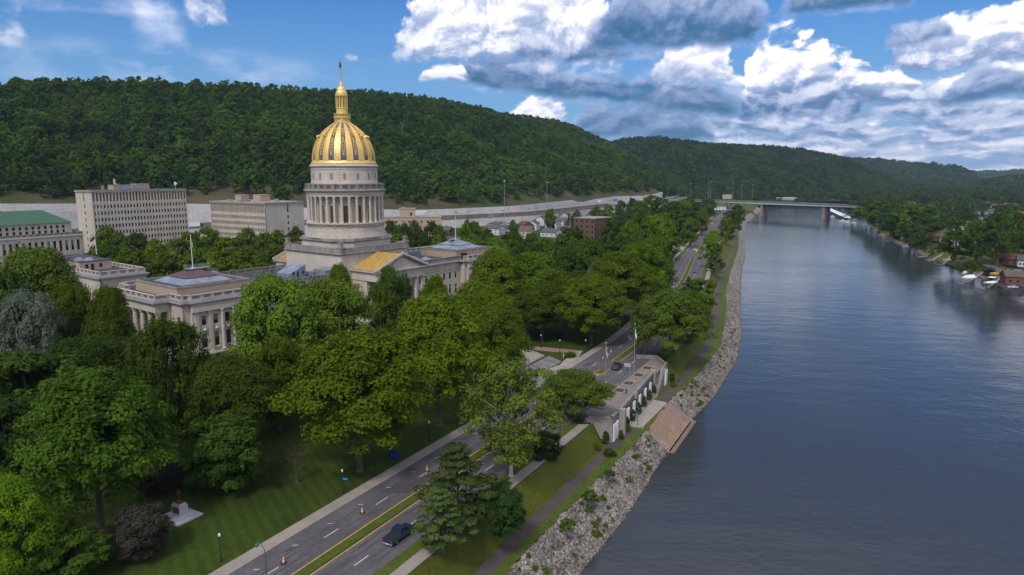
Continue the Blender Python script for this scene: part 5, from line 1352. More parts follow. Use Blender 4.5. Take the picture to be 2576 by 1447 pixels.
# weeds in the riprap
rw = random.Random(21)
wp = [at_z(1530, 1270, -16.5), at_z(1515, 1255, -16), at_z(1550, 1290, -17), at_z(1410, 1365, -17), at_z(1520, 1190, -16), at_z(1545, 1200, -16.5), at_z(1563, 1178, -16), at_z(1600, 1165, -17), at_z(1610, 1185, -18), at_z(1650, 1190, -18.5), at_z(1660, 1175, -18), at_z(1712, 1002, -15.5), at_z(1740, 995, -16), at_z(1735, 1015, -16.5), at_z(1330, 1420, -15.8), at_z(1345, 1440, -16.2), at_z(1700, 1030, -15), at_z(1580, 1215, -17.5), at_z(1560, 1140, -15.5), at_z(1590, 1130, -16), at_z(1465, 1395, -18), at_z(1440, 1330, -16.5), at_z(1390, 1400, -17.2), at_z(1748, 978, -16), at_z(1835, 893, -18)]
for _ in range(60):
    y_ = 85+rw.random()**1.2*190
    if 153 < y_ < 178: continue
    wp.append((float(fGE(y_))+rw.uniform(.1, .95)*float(fWE(y_)-fGE(y_)), y_+0.0, 0))
for q_ in range(26): wp.append((float(fGE(187+q_*.5))+rw.uniform(-.5, 3.6), 184+rw.uniform(0, 11), 0))
for q_ in range(10): wp.append((float(fGE(117+q_*.4))+rw.uniform(2, 5), 114+rw.uniform(0, 7), 0))
for (x, y, z) in wp:
    # put it on the slope
    if 153 < y < 176.5: continue
    x = min(x, float(fWE(y))-1.2)
    t_ = min(.95, max(.05, (x-float(fGE(y)))/max(1, float(fWE(y)-fGE(y))))); z = (PZ-.35)+(WZ-PZ+.35)*t_
    shrub('weed_clump', 'small green weeds growing between the grey riprap rocks', x, y, z-.1, rw.choice((.3, .4, .5, .6, 1.0)), rw.uniform(.35, .8), 'lite' if rw.random() < .5 else 'mid', 'mid', 'green weeds among the riprap rocks')
# ================================================================== VEHICLES
def section_body(mb, prof, w, taper=.0):
    """side profile polygon (y,z) extruded across the width"""
    n = len(prof)
    mb.add([(-w/2, y, z) for y, z in prof]+[(w/2, y, z) for y, z in prof], [tuple(range(n)), tuple(range(2*n-1, n-1, -1))]+[(i, n+i, n+(i+1) % n, (i+1) % n) for i in range(n)])
PROTO = {}
def make_car(kind, colour):
    t = bpy.data.objects.new('car_proto', None)
    COL.objects.link(t)
    Lc, Wc = {'suv': (4.7, 1.9), 'sedan': (4.6, 1.82), 'pickup': (5.8, 2.0), 'van': (5.6, 2.05)}[kind]; h = Lc/2
    P_ = {'suv': ([(-h, .42), (-h+.02, .95), (-h+.12, 1.05), (h-1.25, 1.08), (h-.15, .92), (h, .7), (h, .35)], [(-h+.15, 1.05), (-h+.45, 1.68), (h-2.2, 1.72), (h-1.25, 1.08)]),
          'sedan': ([(-h, .4), (-h+.02, .85), (-h+.9, .95), (h-1.3, .95), (h-.15, .78), (h, .6), (h, .3)], [(-h+.75, .94), (-h+1.35, 1.42), (h-2.1, 1.44), (h-1.25, .95)]),
          'pickup': ([(-h, .5), (-h, 1.12), (h-1.5, 1.14), (h-.2, 1.0), (h, .8), (h, .42)], [(-h+2.05, 1.12), (-h+2.25, 1.8), (h-2.35, 1.82), (h-1.55, 1.13)]),
          'van': ([(-h, .45), (-h+.02, 1.2), (h-.9, 1.2), (h-.1, 1.0), (h, .7), (h, .4)], [(-h+.03, 1.2), (-h+.15, 2.15), (h-1.8, 2.15), (h-.95, 1.2)])}[kind]
    b = MB(); section_body(b, P_[0], Wc)
    for y in (-h*.62, h*.62): b.box(-Wc/2-.02, -Wc/2+.03, y-.5, y+.5, .62, .78).box(Wc/2-.03, Wc/2+.02, y-.5, y+.5, .62, .78)
    body = b.build('body', CAR[colour], t)
    bv = body.modifiers.new('bevel', 'BEVEL'); bv.width = .1; bv.segments = 2; bv.limit_method = 'ANGLE'
    cab = P_[1]; i_ = .14
    b = MB(); n = 4; v = []
    for sx in (-1, 1):
        for k, (y, z) in enumerate(cab):
            ins = .03 if k in (0, 3) else .2; v.append((sx*(Wc/2-ins), y, z))
    b.add(v, [(0, 1, 2, 3), (7, 6, 5, 4), (0, 4, 5, 1), (1, 5, 6, 2), (2, 6, 7, 3), (3, 7, 4, 0)]); b.build('cabin_glass', M['glass'], t)
    b = MB(); (y1, z1), (y2, z2) = cab[1], cab[2]; b.box(-(Wc/2-.19), Wc/2-.19, y1-.03, y2+.03, z1-.03, z2+.06)
    for sx in (-1, 1):
        for k0, k1 in ((0, 1), (2, 3)):
            a = (sx*(Wc/2-(.03 if k0 in (0, 3) else .2)), *cab[k0]); c = (sx*(Wc/2-(.03 if k1 in (0, 3) else .2)), *cab[k1]); b.tube(a, c, .05, .05, 4)
        ym = (cab[1][0]+cab[2][0])/2; b.tube((sx*(Wc/2-.03), ym, cab[0][1]), (sx*(Wc/2-.2), ym, cab[1][1]), .05, .05, 4)
    b.build('roof_panel', CAR[colour], t)
    if kind == 'pickup': b = MB(); b.box(-Wc/2+.12, Wc/2-.12, -h+.1, -h+1.95, 1.12, 1.16); b.build('truck_bed', M['black'], t)
    for sx in (-1, 1):
        for y in (-h*.6, h*.62):
            b = MB(); b.tube((sx*(Wc/2-.22), y, .34), (sx*(Wc/2+.01), y, .34), .34, .34, 14); w_ = b.build('wheel', M['rubber'], t)
            b = MB(); b.tube((sx*(Wc/2+.005), y, .34), (sx*(Wc/2+.03), y, .34), .2, .18, 10); b.build('rim', M['chrome'], w_)
        zl = P_[0][1][1]-.18
        b = MB(); b.box(sx*(Wc/2-.2)-.14, sx*(Wc/2-.2)+.14, -h-.03, -h+.04, zl-.14, zl+.08); b.build('tail_light', M['lamp_red'], t)
        b = MB(); b.box(sx*(Wc/2-.28)-.18, sx*(Wc/2-.28)+.18, h-.1, h+.02, .62, .76); b.build('headlight', M['lamp_clear'], t)
        b = MB(); b.obox(sx*(Wc/2+.08), cab[3][0]-.2, cab[3][1]-.02, cab[3][1]+.15, .18, .12); b.build('wing_mirror', CAR[colour], t)
    for q_ in ((-h-.06, -h+.03, .38, .55), (h-.03, h+.05, .36, .52)): b = MB(); b.box(-Wc/2+.08, Wc/2-.08, *q_); b.build('bumper', M['steel'] if kind == 'pickup' else M['black'], t)
    b = MB(); b.box(-.26, .26, -h-.075, -h-.061, .62 if kind != 'pickup' else .42, .75 if kind != 'pickup' else .54); b.build('number_plate', M['white'], t)
    return t
def car(kind, colour, x, y, rz, label, z=GZ+.035, name=None, cat=None, group=None):
    key = (kind, colour)
    if key in PROTO: t = copy_tree(PROTO[key], (x, y, z), rz)
    else: t = make_car(kind, colour); PROTO[key] = t; t.location = (x, y, z); t.rotation_euler = (0, 0, rz)
    t.name = name or {'suv': 'parked_suv' if 'parked' in label else 'suv', 'sedan': 'car', 'pickup': 'pickup_truck', 'van': 'van'}[kind]
    if group is None and 'group' in t: del t['group']
    tag(t, label, cat or {'suv': 'car', 'sedan': 'car', 'pickup': 'pickup truck', 'van': 'van'}[kind], group); return t
def road_car(kind, colour, y, d, label, rev=False):
    h = heading_at(fM, y); car(kind, colour, off(fM, y, d), y, -h+(PI if rev else 0), label)
road_car('pickup', 'navy', 97.0, 5.8, 'dark blue pickup truck with a short bed driving away in front of the pine')
road_car('suv', 'black', 189.7, 2.9, 'black sport utility car driving past the terrace flagpoles')
road_car('suv', 'grey', 127.0, 7.0, 'dark car half hidden behind the white barked tree trunk')
road_car('sedan', 'navy', 304, -2.6, 'dark blue car waiting at the stop line, closest of the far queue', True)
road_car('sedan', 'silver', 331, -2.8, 'silver grey car second in the far queue behind the traffic light', True)
road_car('pickup', 'black', 353, -3.0, 'black pickup third in the far queue beside the grass median', True)
road_car('sedan', 'grey', 384, 4.2, 'dark car driving away alone right of the grass median')
road_car('sedan', 'white', 497, -2.6, 'white car coming where the two far medians meet', True)
road_car('sedan', 'silver', 565, -6.4, 'light blue grey car parked at the far left kerb below the brown apartment block')
road_car('sedan', 'white', 775, -6.0, 'small white car far up the boulevard, left lane', True)
road_car('suv', 'navy', 800, -2.6, 'small dark car far up the boulevard beside a white one', True)
road_car('sedan', 'blue', 850, 3.0, 'tiny blue car at the far end of the boulevard')
for (x, y), k, c, lb in zip(((127.8-9, 506), (124.5-9, 513), (127.0-13, 521)), ('suv', 'sedan', 'sedan'), ('grey', 'white', 'silver'), ('dark parked car in the small lot beside the boulevard', 'white parked car in the small lot beside the boulevard', 'silver parked car at the back of the small lot beside the boulevard')):
    car(k, c, x, y, 1.2, lb)
# driveways, signs and the traffic signal along the far boulevard
m = MB()
for y in (345, 362, 384, 402, 424, 447): 
    x = off(fM, y, -8.9); m.prism([(x, y), (x-24, y+8), (x-25, y+11.5), (x-.5, y+3.6)], GZ, GZ+.06)
m.prism([(off(fM, 500, -8.9), 498), (off(fM, 500, -8.9)-22, 504), (off(fM, 530, -8.9)-20, 530), (off(fM, 528, -8.9), 528)], GZ, GZ+.05)
o = m.build('driveway', M['sidewalk']); o['kind'] = 'structure'
# side street at the junction
m = MB(); x = off(fM, 264, -8.9); m.prism([(x, 262), (x-90, 302), (x-86, 311), (off(fM, 273, -8.9), 272.5)], GZ, GZ+.035); o = m.build('side_street', M['asphalt']); o['kind'] = 'structure'
for y, lb in ((343, 'white sign on a post on the grass nearest the junction'), (405, 'pale blue and white sign on the grass between driveways'), (470, 'small white sign on the grass by the little car park'), (600, 'white sign on the lawn far up the boulevard')):
    x = off(fM, y, -13.5); t = thing('roadside_sign', lb, 'sign', (x, y, GZ), -.3); b = MB(); b.box(-.9, .9, -.04, .04, 1.6, 2.7); b.build('board', M['white'], t); b = MB(); b.cyl(0, .1, 0, 2.6, .06); b.build('post', M['steel'], t)
for y, d, lb in ((289, .0, 'white keep right sign post at the tip of the far median'), (479.5, 0, 'white keep right sign post where the second median starts')):
    t = thing('median_sign', lb, 'sign', (off(fM, y, d), y, GZ+.1), -.3); b = MB(); b.box(-.38, .38, -.03, .03, 1.7, 2.7); b.build('board', M['white'], t); b = MB(); b.cyl(0, .1, 0, 2.6, .07); b.build('post', M['white'], t)
def signal(x, y, rz, arm, label):
    t = thing('traffic_light', label, 'traffic light', (x, y, GZ), rz); b = MB(); b.lathe([(.16, 0), (.1, 6.4)], 8); b.tube((0, 0, 6.1), (arm, 0, 6.4), .07, .05, 6); b.build('mast', M['black'], t)
    b = MB(); b.obox(arm, 0, 5.3, 6.6, .5, .4); h_ = b.build('signal_head', M['black'], t)
    g = bpy.data.materials.get('lit_green')
    if not g:
        g = bpy.data.materials.new('lit_green'); g.use_nodes = True; p_ = g.node_tree.nodes['Principled BSDF']; p_.inputs['Base Color'].default_value = (.02, .5, .3, 1); p_.inputs['Emission Color'].default_value = (.05, 1, .5, 1); p_.inputs['Emission Strength'].default_value = 1.5
    b = MB(); b.obox(arm, -.22, 5.4, 5.75, .34, .06); b.build('green_lens', g, h_)
signal(off(fM, 290, 11.0), 290, PI-.3, 9.5, 'traffic light with green lens on a mast arm at the junction river side')
signal(off(fM, 268, -10.5), 268, -.3, 5.5, 'dark traffic light on an arm at the leafy side of the junction')
# ================================================================== NEAR TREES (picture column, top row, distance, width ...)
def T(name, label, cx, ytop, Y, w, **k): return tree_px(name, label, cx, ytop, Y, w, **k)
yb = lambda x, y: base_Y(x, y, GZ)
T('maple_tree', 'big spreading green maple with a thick bare trunk, front left of the monument', 215, 945, yb(215, 1335), 318, kind='maple', col='mid2', cb=.2, limbs=9)
T('maple_tree', 'yellow green maple alone in front at the pavement with a pale straight trunk', 893, 850, yb(902, 1185), 325, kind='maple', col='yel', cb=.2, limbs=9)
T('maple_tree', 'tall yellow green maple behind the pavement, right of the front maple', 1100, 752, yb(1103, 1070), 240, kind='maple', col='yel', cb=.24, limbs=9)
T('sycamore_tree', 'thin leaved sycamore with white branches and a tall white trunk between road and river slope', 1286, 905, yb(1285, 1200), 232, kind='open', col='syc', cb=.14, limbs=11, bark='bark_white', tr=.34)
T('maple_tree', 'leafy mid green tree leaning over the near end of the terrace', 1444, 935, 150, 158, kind='maple', col='olive', cb=.18)
T('pine_tree', 'tall open pine with layered branches at the roadside in the foreground', 1150, 1112, 100.5, 185, kind='cone', col='pine', cb=.06, limbs=12)
T('pine_tree', 'shorter blue green pine in front of the tall one beside the pickup', 1112, 1225, 92.5, 140, kind='cone', col='pine', cb=.05, limbs=10)
T('bush_tree', 'dark broad low tree right of the roadside pines on the slope', 1262, 1225, 100, 115, kind='round', col='deep', cb=.02, base=-10.5)
T('bush_tree', 'round dark shrub under the leafy tree beside the slope below the terrace', 1372, 1090, 128, 85, kind='round', col='deep', cb=.02, base=-10.5)
T('tall_tree', 'tall irregular green tree in front of the columned pavilion', 410, 808, 128, 195, kind='tall', col='mid2', cb=.12, limbs=10)
T('tall_tree', 'green tree with several spreading leaders below the pavilion windows', 575, 905, 127, 220, kind='maple', col='mid2', cb=.25)
T('magnolia_tree', 'dense round dark green tree reaching the lawn behind the monument', 560, 1050, 113.5, 200, kind='round', col='dark', cb=.03)
T('small_tree', 'small thin purplish tree with a mulch ring on the lawn', 742, 1118, yb(742, 1215), 92, kind='bare', col='purple', cb=.3, limbs=9)
T('purple_shrub', 'dark purple leaved shrub between the monument and the big front maple', 352, 1278, yb(352, 1400), 128, kind='round', col='purple', cb=.02)
T('purple_shrub', 'dark purple leaved shrub behind the monument in deep shade', 400, 1165, 112, 110, kind='round', col='purple', cb=.02)
T('maple_tree', 'yellowish green tree cut by the lower left picture edge', 20, 1205, 84, 200, kind='maple', col='mid', cb=.1)
T('bush_tree', 'low dark green tree at the bottom left in front of the purple shrub', 150, 1345, 86, 200, kind='round', col='dark', cb=.02)
T('dark_tree', 'very dark green tree filling the left edge below the grey leaved one', 55, 900, 128, 300, kind='round', col='dark', cb=.08)
T('dark_tree', 'dark green tree behind the left edge of the front maple', 205, 850, 142, 190, kind='tall', col='dark', cb=.1)
T('dark_tree', 'dark rounded tree at the left edge beside the front maple trunk', 0, 1010, 108, 190, kind='round', col='deep', cb=.05)
T('silver_tree', 'pale grey green leaved tree at the left edge', 62, 738, 158, 145, kind='tall', col='blue', cb=.1)
T('oak_tree', 'large green oak at the left edge below the green roofed building', 85, 630, 195, 185, kind='maple', col='olive', cb=.1)
T('oak_tree', 'dark green tree at the left edge between the oak and the grey leaved tree', 5, 690, 178, 130, kind='round', col='dark', cb=.1)
T('oak_tree', 'green domed tree in front of the separate office wing at left', 165, 718, 172, 120, kind='tall', col='mid', cb=.1)
T('oak_tree', 'yellow green tree beside the columns of the end pavilion', 262, 730, 168, 118, kind='maple', col='mid', cb=.15)
T('oak_tree', 'dark green tree low beside the left columns of the pavilion', 268, 850, 150, 110, kind='tall', col='dark', cb=.05)
T('dark_tree', 'dark lower tree between the columned pavilion and the big front maple', 330, 960, 140, 130, kind='round', col='deep', cb=.05)
T('linden_tree', 'broad light green linden covering the west wing windows', 690, 700, 158, 215, kind='tall', col='wil', cb=.08, limbs=10)
T('linden_tree', 'broad light green linden joined to the right of the other one', 835, 705, 166, 190, kind='tall', col='wil', cb=.08, limbs=10)
T('linden_tree', 'green tree under the lindens left of the front maple crown', 690, 860, 142, 150, kind='tall', col='mid', cb=.1)
T('oak_tree', 'small topped green tree standing in front of the golden portico roof', 855, 672, 205, 75, kind='maple', col='mid', cb=.15)
T('oak_tree', 'dark green tree directly before the tall pediment', 985, 680, 196, 110, kind='tall', col='dark', cb=.1)
T('oak_tree', 'dark green tree between pediment and front maples', 955, 725, 185, 95, kind='round', col='mid', cb=.1)
T('oak_tree', 'bright green tree before the east wing windows', 1085, 700, 190, 95, kind='maple', col='mid', cb=.1)
T('oak_tree', 'bright round green tree right of the tall yellow green maple', 1195, 715, 172, 165, kind='maple', col='yel', cb=.1)
T('oak_tree', 'mid green tree overlapping the plaza on its left', 1245, 755, 168, 150, kind='maple', col='mid', cb=.12)
T('oak_tree', 'large dark domed tree just right of the east wing', 1250, 632, 232, 165, kind='maple', col='mid', cb=.1)
T('oak_tree', 'large dark domed tree in the middle of the grove beyond the plaza', 1345, 640, 240, 170, kind='maple', col='mid', cb=.12)
T('oak_tree', 'domed tree of the grove with its trunk near the brick walk', 1365, 715, 222, 150, kind='maple', col='mid', cb=.3)
T('oak_tree', 'front tree of the grove over the brick walk with a tall pale trunk', 1490, 700, yb(1486, 868), 175, kind='maple', col='yel', cb=.3, limbs=9)
T('oak_tree', 'grove tree left of the tall pale trunk', 1425, 690, 230, 140, kind='maple', col='mid', cb=.3)
T('oak_tree', 'grove tree overhanging the boulevard pavement with a straight bare trunk', 1560, 640, yb(1558, 825), 160, kind='maple', col='mid', cb=.35)
T('oak_tree', 'tall dark tree at the boulevard edge of the grove by the junction', 1612, 612, 262, 125, kind='tall', col='mid', cb=.12)
T('oak_tree', 'green tree at the inner side of the grove behind the front ones', 1470, 610, 262, 150, kind='maple', col='dark', cb=.1)
T('white_blossom_tree', 'pale flowering tree in the middle of the grove', 1512, 655, 248, 80, kind='tall', col='blue', cb=.1)
T('oak_tree', 'dark tree behind the pale flowering tree', 1440, 580, 300, 110, kind='mid', col='dark', cb=.05)
T('riverside_tree', 'big round green tree on the river side of the boulevard beside the terrace', 1690, 738, 203, 172, kind='maple', col='olive', cb=.06, limbs=9)
T('riverside_tree', 'green tree touching the big riverside tree on its right', 1735, 735, 222, 100, kind='maple', col='mid', cb=.06, base=-10)
T('riverside_pine', 'dark pine behind the big riverside tree', 1732, 700, 262, 75, kind='farcone', col='pine', cb=.05, base=-10)
T('riverside_tree', 'small green tree behind the dark riverside pine', 1762, 703, 275, 85, kind='mid', col='mid', cb=.06, base=-10)
T('riverside_tree', 'tall oval green tree on the slope beside the far boulevard', 1792, 582, 405, 55, kind='mid', col='mid', cb=.04)
T('riverside_pine', 'dark pine at the foot of the tall oval riverside tree', 1800, 618, 388, 46, kind='farcone', col='pine', cb=.03)
T('riverside_tree', 'bright round tree by the far boulevard below the bridge', 1830, 549, 560, 38, kind='mid', col='yel', cb=.04)
T('riverside_tree', 'dark tree between the bright round tree and the bridge', 1842, 530, 640, 42, kind='mid', col='dark', cb=.03)
T('riverside_tree', 'slim dark tree touching the bridge deck at the river bank', 1858, 515, 760, 26, kind='mid', col='dark', cb=.02)

# ---- belts of trees that nothing tells apart share a label and a group
def belt(spec, name, label, group, base=GZ, kinds=('mid',), cols=('mid', 'dark', 'yel', 'olive')):
    r = random.Random(len(spec)*7+int(spec[0][0]))
    for (cx, yt, Y, w) in spec:
        tree_px(name, label, cx, yt, Y, w, kind=r.choice(kinds), col=r.choice(cols), base=base, group=group, cb=r.uniform(.06, .14))
belt([(222, 640, 330, 60), (268, 572, 350, 85), (300, 590, 335, 75), (345, 590, 345, 80), (395, 605, 330, 70), (330, 630, 300, 95), (270, 625, 305, 90), (400, 632, 305, 95), (440, 606, 335, 70)], 'courtyard_tree', 'bushy green tree in the belt between the office tower and the pavilion roofs', 'trees below the office tower')
belt([(480, 585, 345, 60), (520, 575, 350, 75), (565, 600, 350, 80), (615, 578, 355, 75), (660, 590, 345, 80), (700, 585, 340, 75), (740, 575, 345, 70), (500, 625, 320, 90), (560, 630, 320, 90), (620, 625, 315, 90), (690, 620, 320, 85), (750, 615, 325, 60), (585, 660, 308, 80), (650, 655, 310, 80)], 'courtyard_tree', 'bushy green tree in the belt between the low office block and the west wing roof', 'trees below the low office block', cols=('mid', 'yel', 'mid', 'olive'))
belt([(985, 560, 380, 50), (1012, 565, 375, 50), (1045, 560, 385, 55), (1080, 562, 380, 50), (1108, 572, 370, 45), (1000, 590, 350, 60), (1060, 590, 352, 62), (1105, 595, 348, 50)], 'courtyard_tree', 'dark green tree in the belt right of the drum behind the east wing', 'trees right of the drum', cols=('dark', 'mid'))
belt([(1168, 556, 385, 48), (1195, 562, 375, 55), (1222, 580, 365, 50), (1190, 595, 345, 70), (1240, 600, 345, 65), (1280, 605, 340, 75), (1325, 615, 330, 75), (1290, 585, 375, 60), (1250, 622, 318, 75)], 'courtyard_tree', 'green tree in the belt behind the grey pyramid roof of the east wing', 'trees behind the east pyramid roof', cols=('mid', 'dark', 'lite'))
belt([(1335, 590, 390, 60), (1420, 600, 360, 70), (1368, 605, 345, 80), (1410, 625, 318, 80), (1500, 605, 350, 60)], 'street_tree', 'green tree among the houses and the grove, left of the brown apartment tower', 'trees left of the brown apartment tower', cols=('mid', 'dark', 'olive'))
belt([(1538, 553, 430, 62), (1600, 530, 470, 70), (1560, 600, 350, 70), (1620, 560, 400, 85), (1650, 545, 430, 80), (1600, 600, 340, 100), (1650, 600, 350, 85), (1668, 540, 450, 70), (1665, 640, 315, 60), (1640, 655, 300, 70), (1692, 575, 440, 50), (1580, 560, 380, 60)], 'boulevard_tree', 'leafy tree of the dense row left of the boulevard below the apartment blocks', 'trees along the left of the far boulevard', cols=('mid', 'dark', 'yel'))
belt([(1640, 492, 760, 50), (1665, 500, 700, 60), (1695, 510, 640, 60), (1720, 505, 700, 60), (1732, 500, 730, 55), (1755, 510, 660, 45), (1768, 525, 620, 34), (1700, 530, 560, 70), (1722, 530, 560, 55), (1738, 550, 520, 40), (1780, 500, 800, 40), (1610, 505, 720, 45), (1580, 525, 560, 45)], 'boulevard_tree', 'far tree of the dense clump left of the boulevard close to the bridge ramp', 'trees between the highway and the far boulevard', cols=('mid', 'dark', 'olive', 'far'))
belt([(1385, 505+22, 640, 32), (1450, 530, 620, 30), (1500, 520, 660, 38), (1530, 515, 690, 34), (1290, 556, 520, 30), (1560, 505, 760, 30), (1590, 500, 820, 30)], 'street_tree', 'small tree between the houses in front of the highway', 'small trees among the houses below the highway', cols=('far', 'mid', 'dark'))
belt([(-130, 760, 170, 170), (-90, 900, 135, 200), (-210, 700, 210, 190), (-160, 1050, 108, 200), (-330, 780, 170, 200), (-260, 930, 125, 220), (-60, 1180, 92, 170)], 'park_tree', 'park tree at the far left beside the dark trees of the lawn', 'park trees left of the lawn', kinds=('maple', 'tall'), cols=('mid2', 'dark'))
# ================================================================== HOUSES
def house(label, x, y, head, w=9, d=11, h=5.5, rh=3, wall='siding', roof='shingle', z=GZ, group=None, name='house', chimney=True, wins=True):
    t = thing(name, label, 'house', (x, y, z), rot(head), group)
    b = MB(); b.prism([(-w/2, -d/2), (w/2, -d/2), (w/2, d/2), (-w/2, d/2)], 0, h)
    b.add([(-w/2, -d/2, h), (w/2, -d/2, h), (0, -d/2, h+rh), (-w/2, d/2, h), (w/2, d/2, h), (0, d/2, h+rh)], [(0, 1, 2), (5, 4, 3)])
    b.build('wall', M[wall], t)
    b = MB(); o_ = .45; k = rh/(w/2)
    for s in (-1, 1):
        v = [(s*(w/2+o_), -d/2-o_, h-o_*k), (0, -d/2-o_, h+rh), (0, d/2+o_, h+rh), (s*(w/2+o_), d/2+o_, h-o_*k)]
        b.add(v+[(a, c, e+.22) for a, c, e in v], [(0, 1, 2, 3), (7, 6, 5, 4), (0, 4, 5, 1), (1, 5, 6, 2), (2, 6, 7, 3), (3, 7, 4, 0)])
    rf = b.build('roof', M[roof], t)
    if chimney: b = MB(); b.obox(w*.2, d*.15, h, h+rh+.9, .9, .9); b.build('chimney', M['brick_red'], rf)
    if wins:
        n = 0
        for zf in ((1.0, 2.4), (3.6, 4.9)) if h > 4.5 else ((1.0, 2.4),):
            for u in (-w*.3, 0, w*.3):
                if zf[0] < 2 and u == 0: continue
                b = MB(); b.box(u-.5, u+.5, -d/2-.05, -d/2-.01, *zf); b.build('window', M['glass'], t)
            for u in (-d*.3, d*.05, d*.32):
                b = MB(); b.box(-w/2-.05, -w/2-.01, u-.5, u+.5, *zf); b.build('window', M['glass'], t)
        b = MB(); b.box(-.5, .5, -d/2-.06, -d/2-.01, 0, 2.1); b.build('door', M['bronze'], t)
    return t
def hpx(label, px, py, wpx, head, z=GZ, **k):
    x, y, _ = at_z(px, py, z); w = wpx*(y*.9866+8)/F; return house(label, x, y, head, w=w, d=w*1.25, z=z, **k)
hpx('white gabled house with a dark roof just left of the grey one below the highway', 1245, 590, 34, 30, wall='siding', roof='shingle', h=6)
hpx('grey blue house tight to the right of the white gabled house', 1273, 588, 22, 30, wall='siding', roof='shingle', h=5)
hpx('low dark roofed building behind the white gabled house', 1258, 572, 40, 60, wall='siding', roof='shingle', h=4, rh=1.5)
hpx('brick house with red roof at the left of the crowded house row', 1387, 562, 30, 20, wall='siding_cream', roof='shingle_red', h=5)
hpx('white house with a wide roof in front of the red roofed one', 1388, 595, 36, 40, wall='siding', roof='shingle', h=4)
hpx('white flat fronted house behind the red roofed one', 1360, 550, 32, 20, wall='siding', roof='shingle', h=5)
hpx('red brick corner house with white trim in the middle of the house row', 1415, 553, 26, 20, wall='brick_red', roof='shingle_red', h=6)
hpx('pale house with brown roof behind the corner house', 1440, 545, 30, 50, wall='siding_cream', roof='shingle_brown', h=5)
hpx('long low red brick building in front of the corner house', 1458, 585, 66, 75, wall='brick_red', roof='shingle', h=5, rh=1)
hpx('white gabled house with blue grey roof left of the brown apartment tower', 1483, 588, 24, 20, wall='siding', roof='shingle', h=6)
hpx('white gambrel house peeking through trees right of the brown apartment tower', 1588, 618, 26, 25, wall='siding', roof='shingle', h=5, rh=4)
hpx('cream house with grey roof hidden under trees below the brown apartment tower', 1512, 640, 30, 60, wall='siding_cream', roof='shingle', h=5)
hpx('pale green house with a brown gable above the far trees', 1683, 545, 26, 60, wall='siding_cream', roof='shingle_brown', h=6)
hpx('house with orange red gable beside the pale green one', 1700, 556, 22, 30, wall='siding_cream', roof='shingle_red', h=5)
hpx('white house with red porch at the far boulevard under the bridge', 1812, 528, 22, 20, wall='siding', roof='shingle_red', h=6)
hpx('dark roofed white house near the left highway ramp trees', 1625, 520, 30, 60, wall='siding', roof='shingle_brown', h=5)
hpx('small brick house above the trees behind the east pyramid', 1125, 592, 22, 30, wall='brick_red', roof='shingle', h=5)
for cx_, cy_, w_, lb in ((1655, 513, 18, 'small pale house by the ramp trees'), (1550, 535, 18, 'brown roofed house behind the brown apartment tower'), (1325, 560, 18, 'small white roofed garage between house rows')):
    hpx(lb, cx_, cy_, w_, 40, wall='siding', roof='shingle_brown', h=4)

rhs = random.Random(91)
for k in range(22):
    px, py = rhs.uniform(1290, 1500), rhs.uniform(546, 600)
    x, y, _ = at_z(px, py, GZ); house('small gabled house in the crowded rows between highway and grove', x, y, rhs.choice([20, 30, 110, 60]), w=rhs.uniform(8, 11), d=rhs.uniform(10, 14), h=rhs.uniform(5, 7), rh=rhs.uniform(2.6, 3.6), wall=rhs.choice(['siding', 'siding', 'siding_cream', 'brick_red']), roof=rhs.choice(['shingle', 'shingle_brown', 'shingle_red', 'shingle']), group='houses crowded below the highway')
def block(name, label, x, y, head, w, d, H, mt, bays, floors, z=GZ, balc=False):
    t = thing(name, label, 'apartment block', (x, y, z), rot(head))
    b = MB(); b.prism(SQ(.4, w-.4, .4, d-.4), 0, H); f = Face(0, 0, 1, 0); f2 = Face(0, d, 0, -1); fh = H/floors
    zr = [(fh*k+.9, fh*k+2.3) for k in range(floors)]
    us = [(w/bays*(k+.5)-.7, w/bays*(k+.5)+.7) for k in range(bays)]; n2 = max(2, int(d/4)); us2 = [(d/n2*(k+.5)-.6, d/n2*(k+.5)+.6) for k in range(n2)]
    holes(b, f, 0, w, 0, H, us, zr, .35); holes(b, f2, 0, d, 0, H, us2, zr, .35); b.build('wall', M[mt], t)
    for a_, c_ in us:
        for z0, z1 in zr: window(t, f, a_, c_, z0, z1, 0, .3, frame=False, mt='blind' if (int(a_) % 2) else 'glass')
    for a_, c_ in us2:
        for z0, z1 in zr: window(t, f2, a_, c_, z0, z1, 0, .3, frame=False)
    b = MB(); b.prism(offs(SQ(0, w, 0, d), .4), H, H+.5); b.build('roof_edge', M['concrete'], t)
    if balc:
        for k in range(1, floors):
            b = MB(); b.box(w, w+1.6, .5, d-.5, fh*k-.1, fh*k+.1).box(w+1.5, w+1.6, .5, d-.5, fh*k+.1, fh*k+1.1); b.build('balcony', M['siding_cream'], t)
    return t
block('apartment_tower', 'brown brick apartment tower with white window trim and a flat roof above the street trees', 53, 436, 38, 20, 16, 27, 'brick_brown', 5, 8)
block('apartment_block', 'brown apartment block with stacked balconies facing the boulevard', 104, 448, 18, 18, 26, 19, 'brick_brown', 4, 5, balc=True)

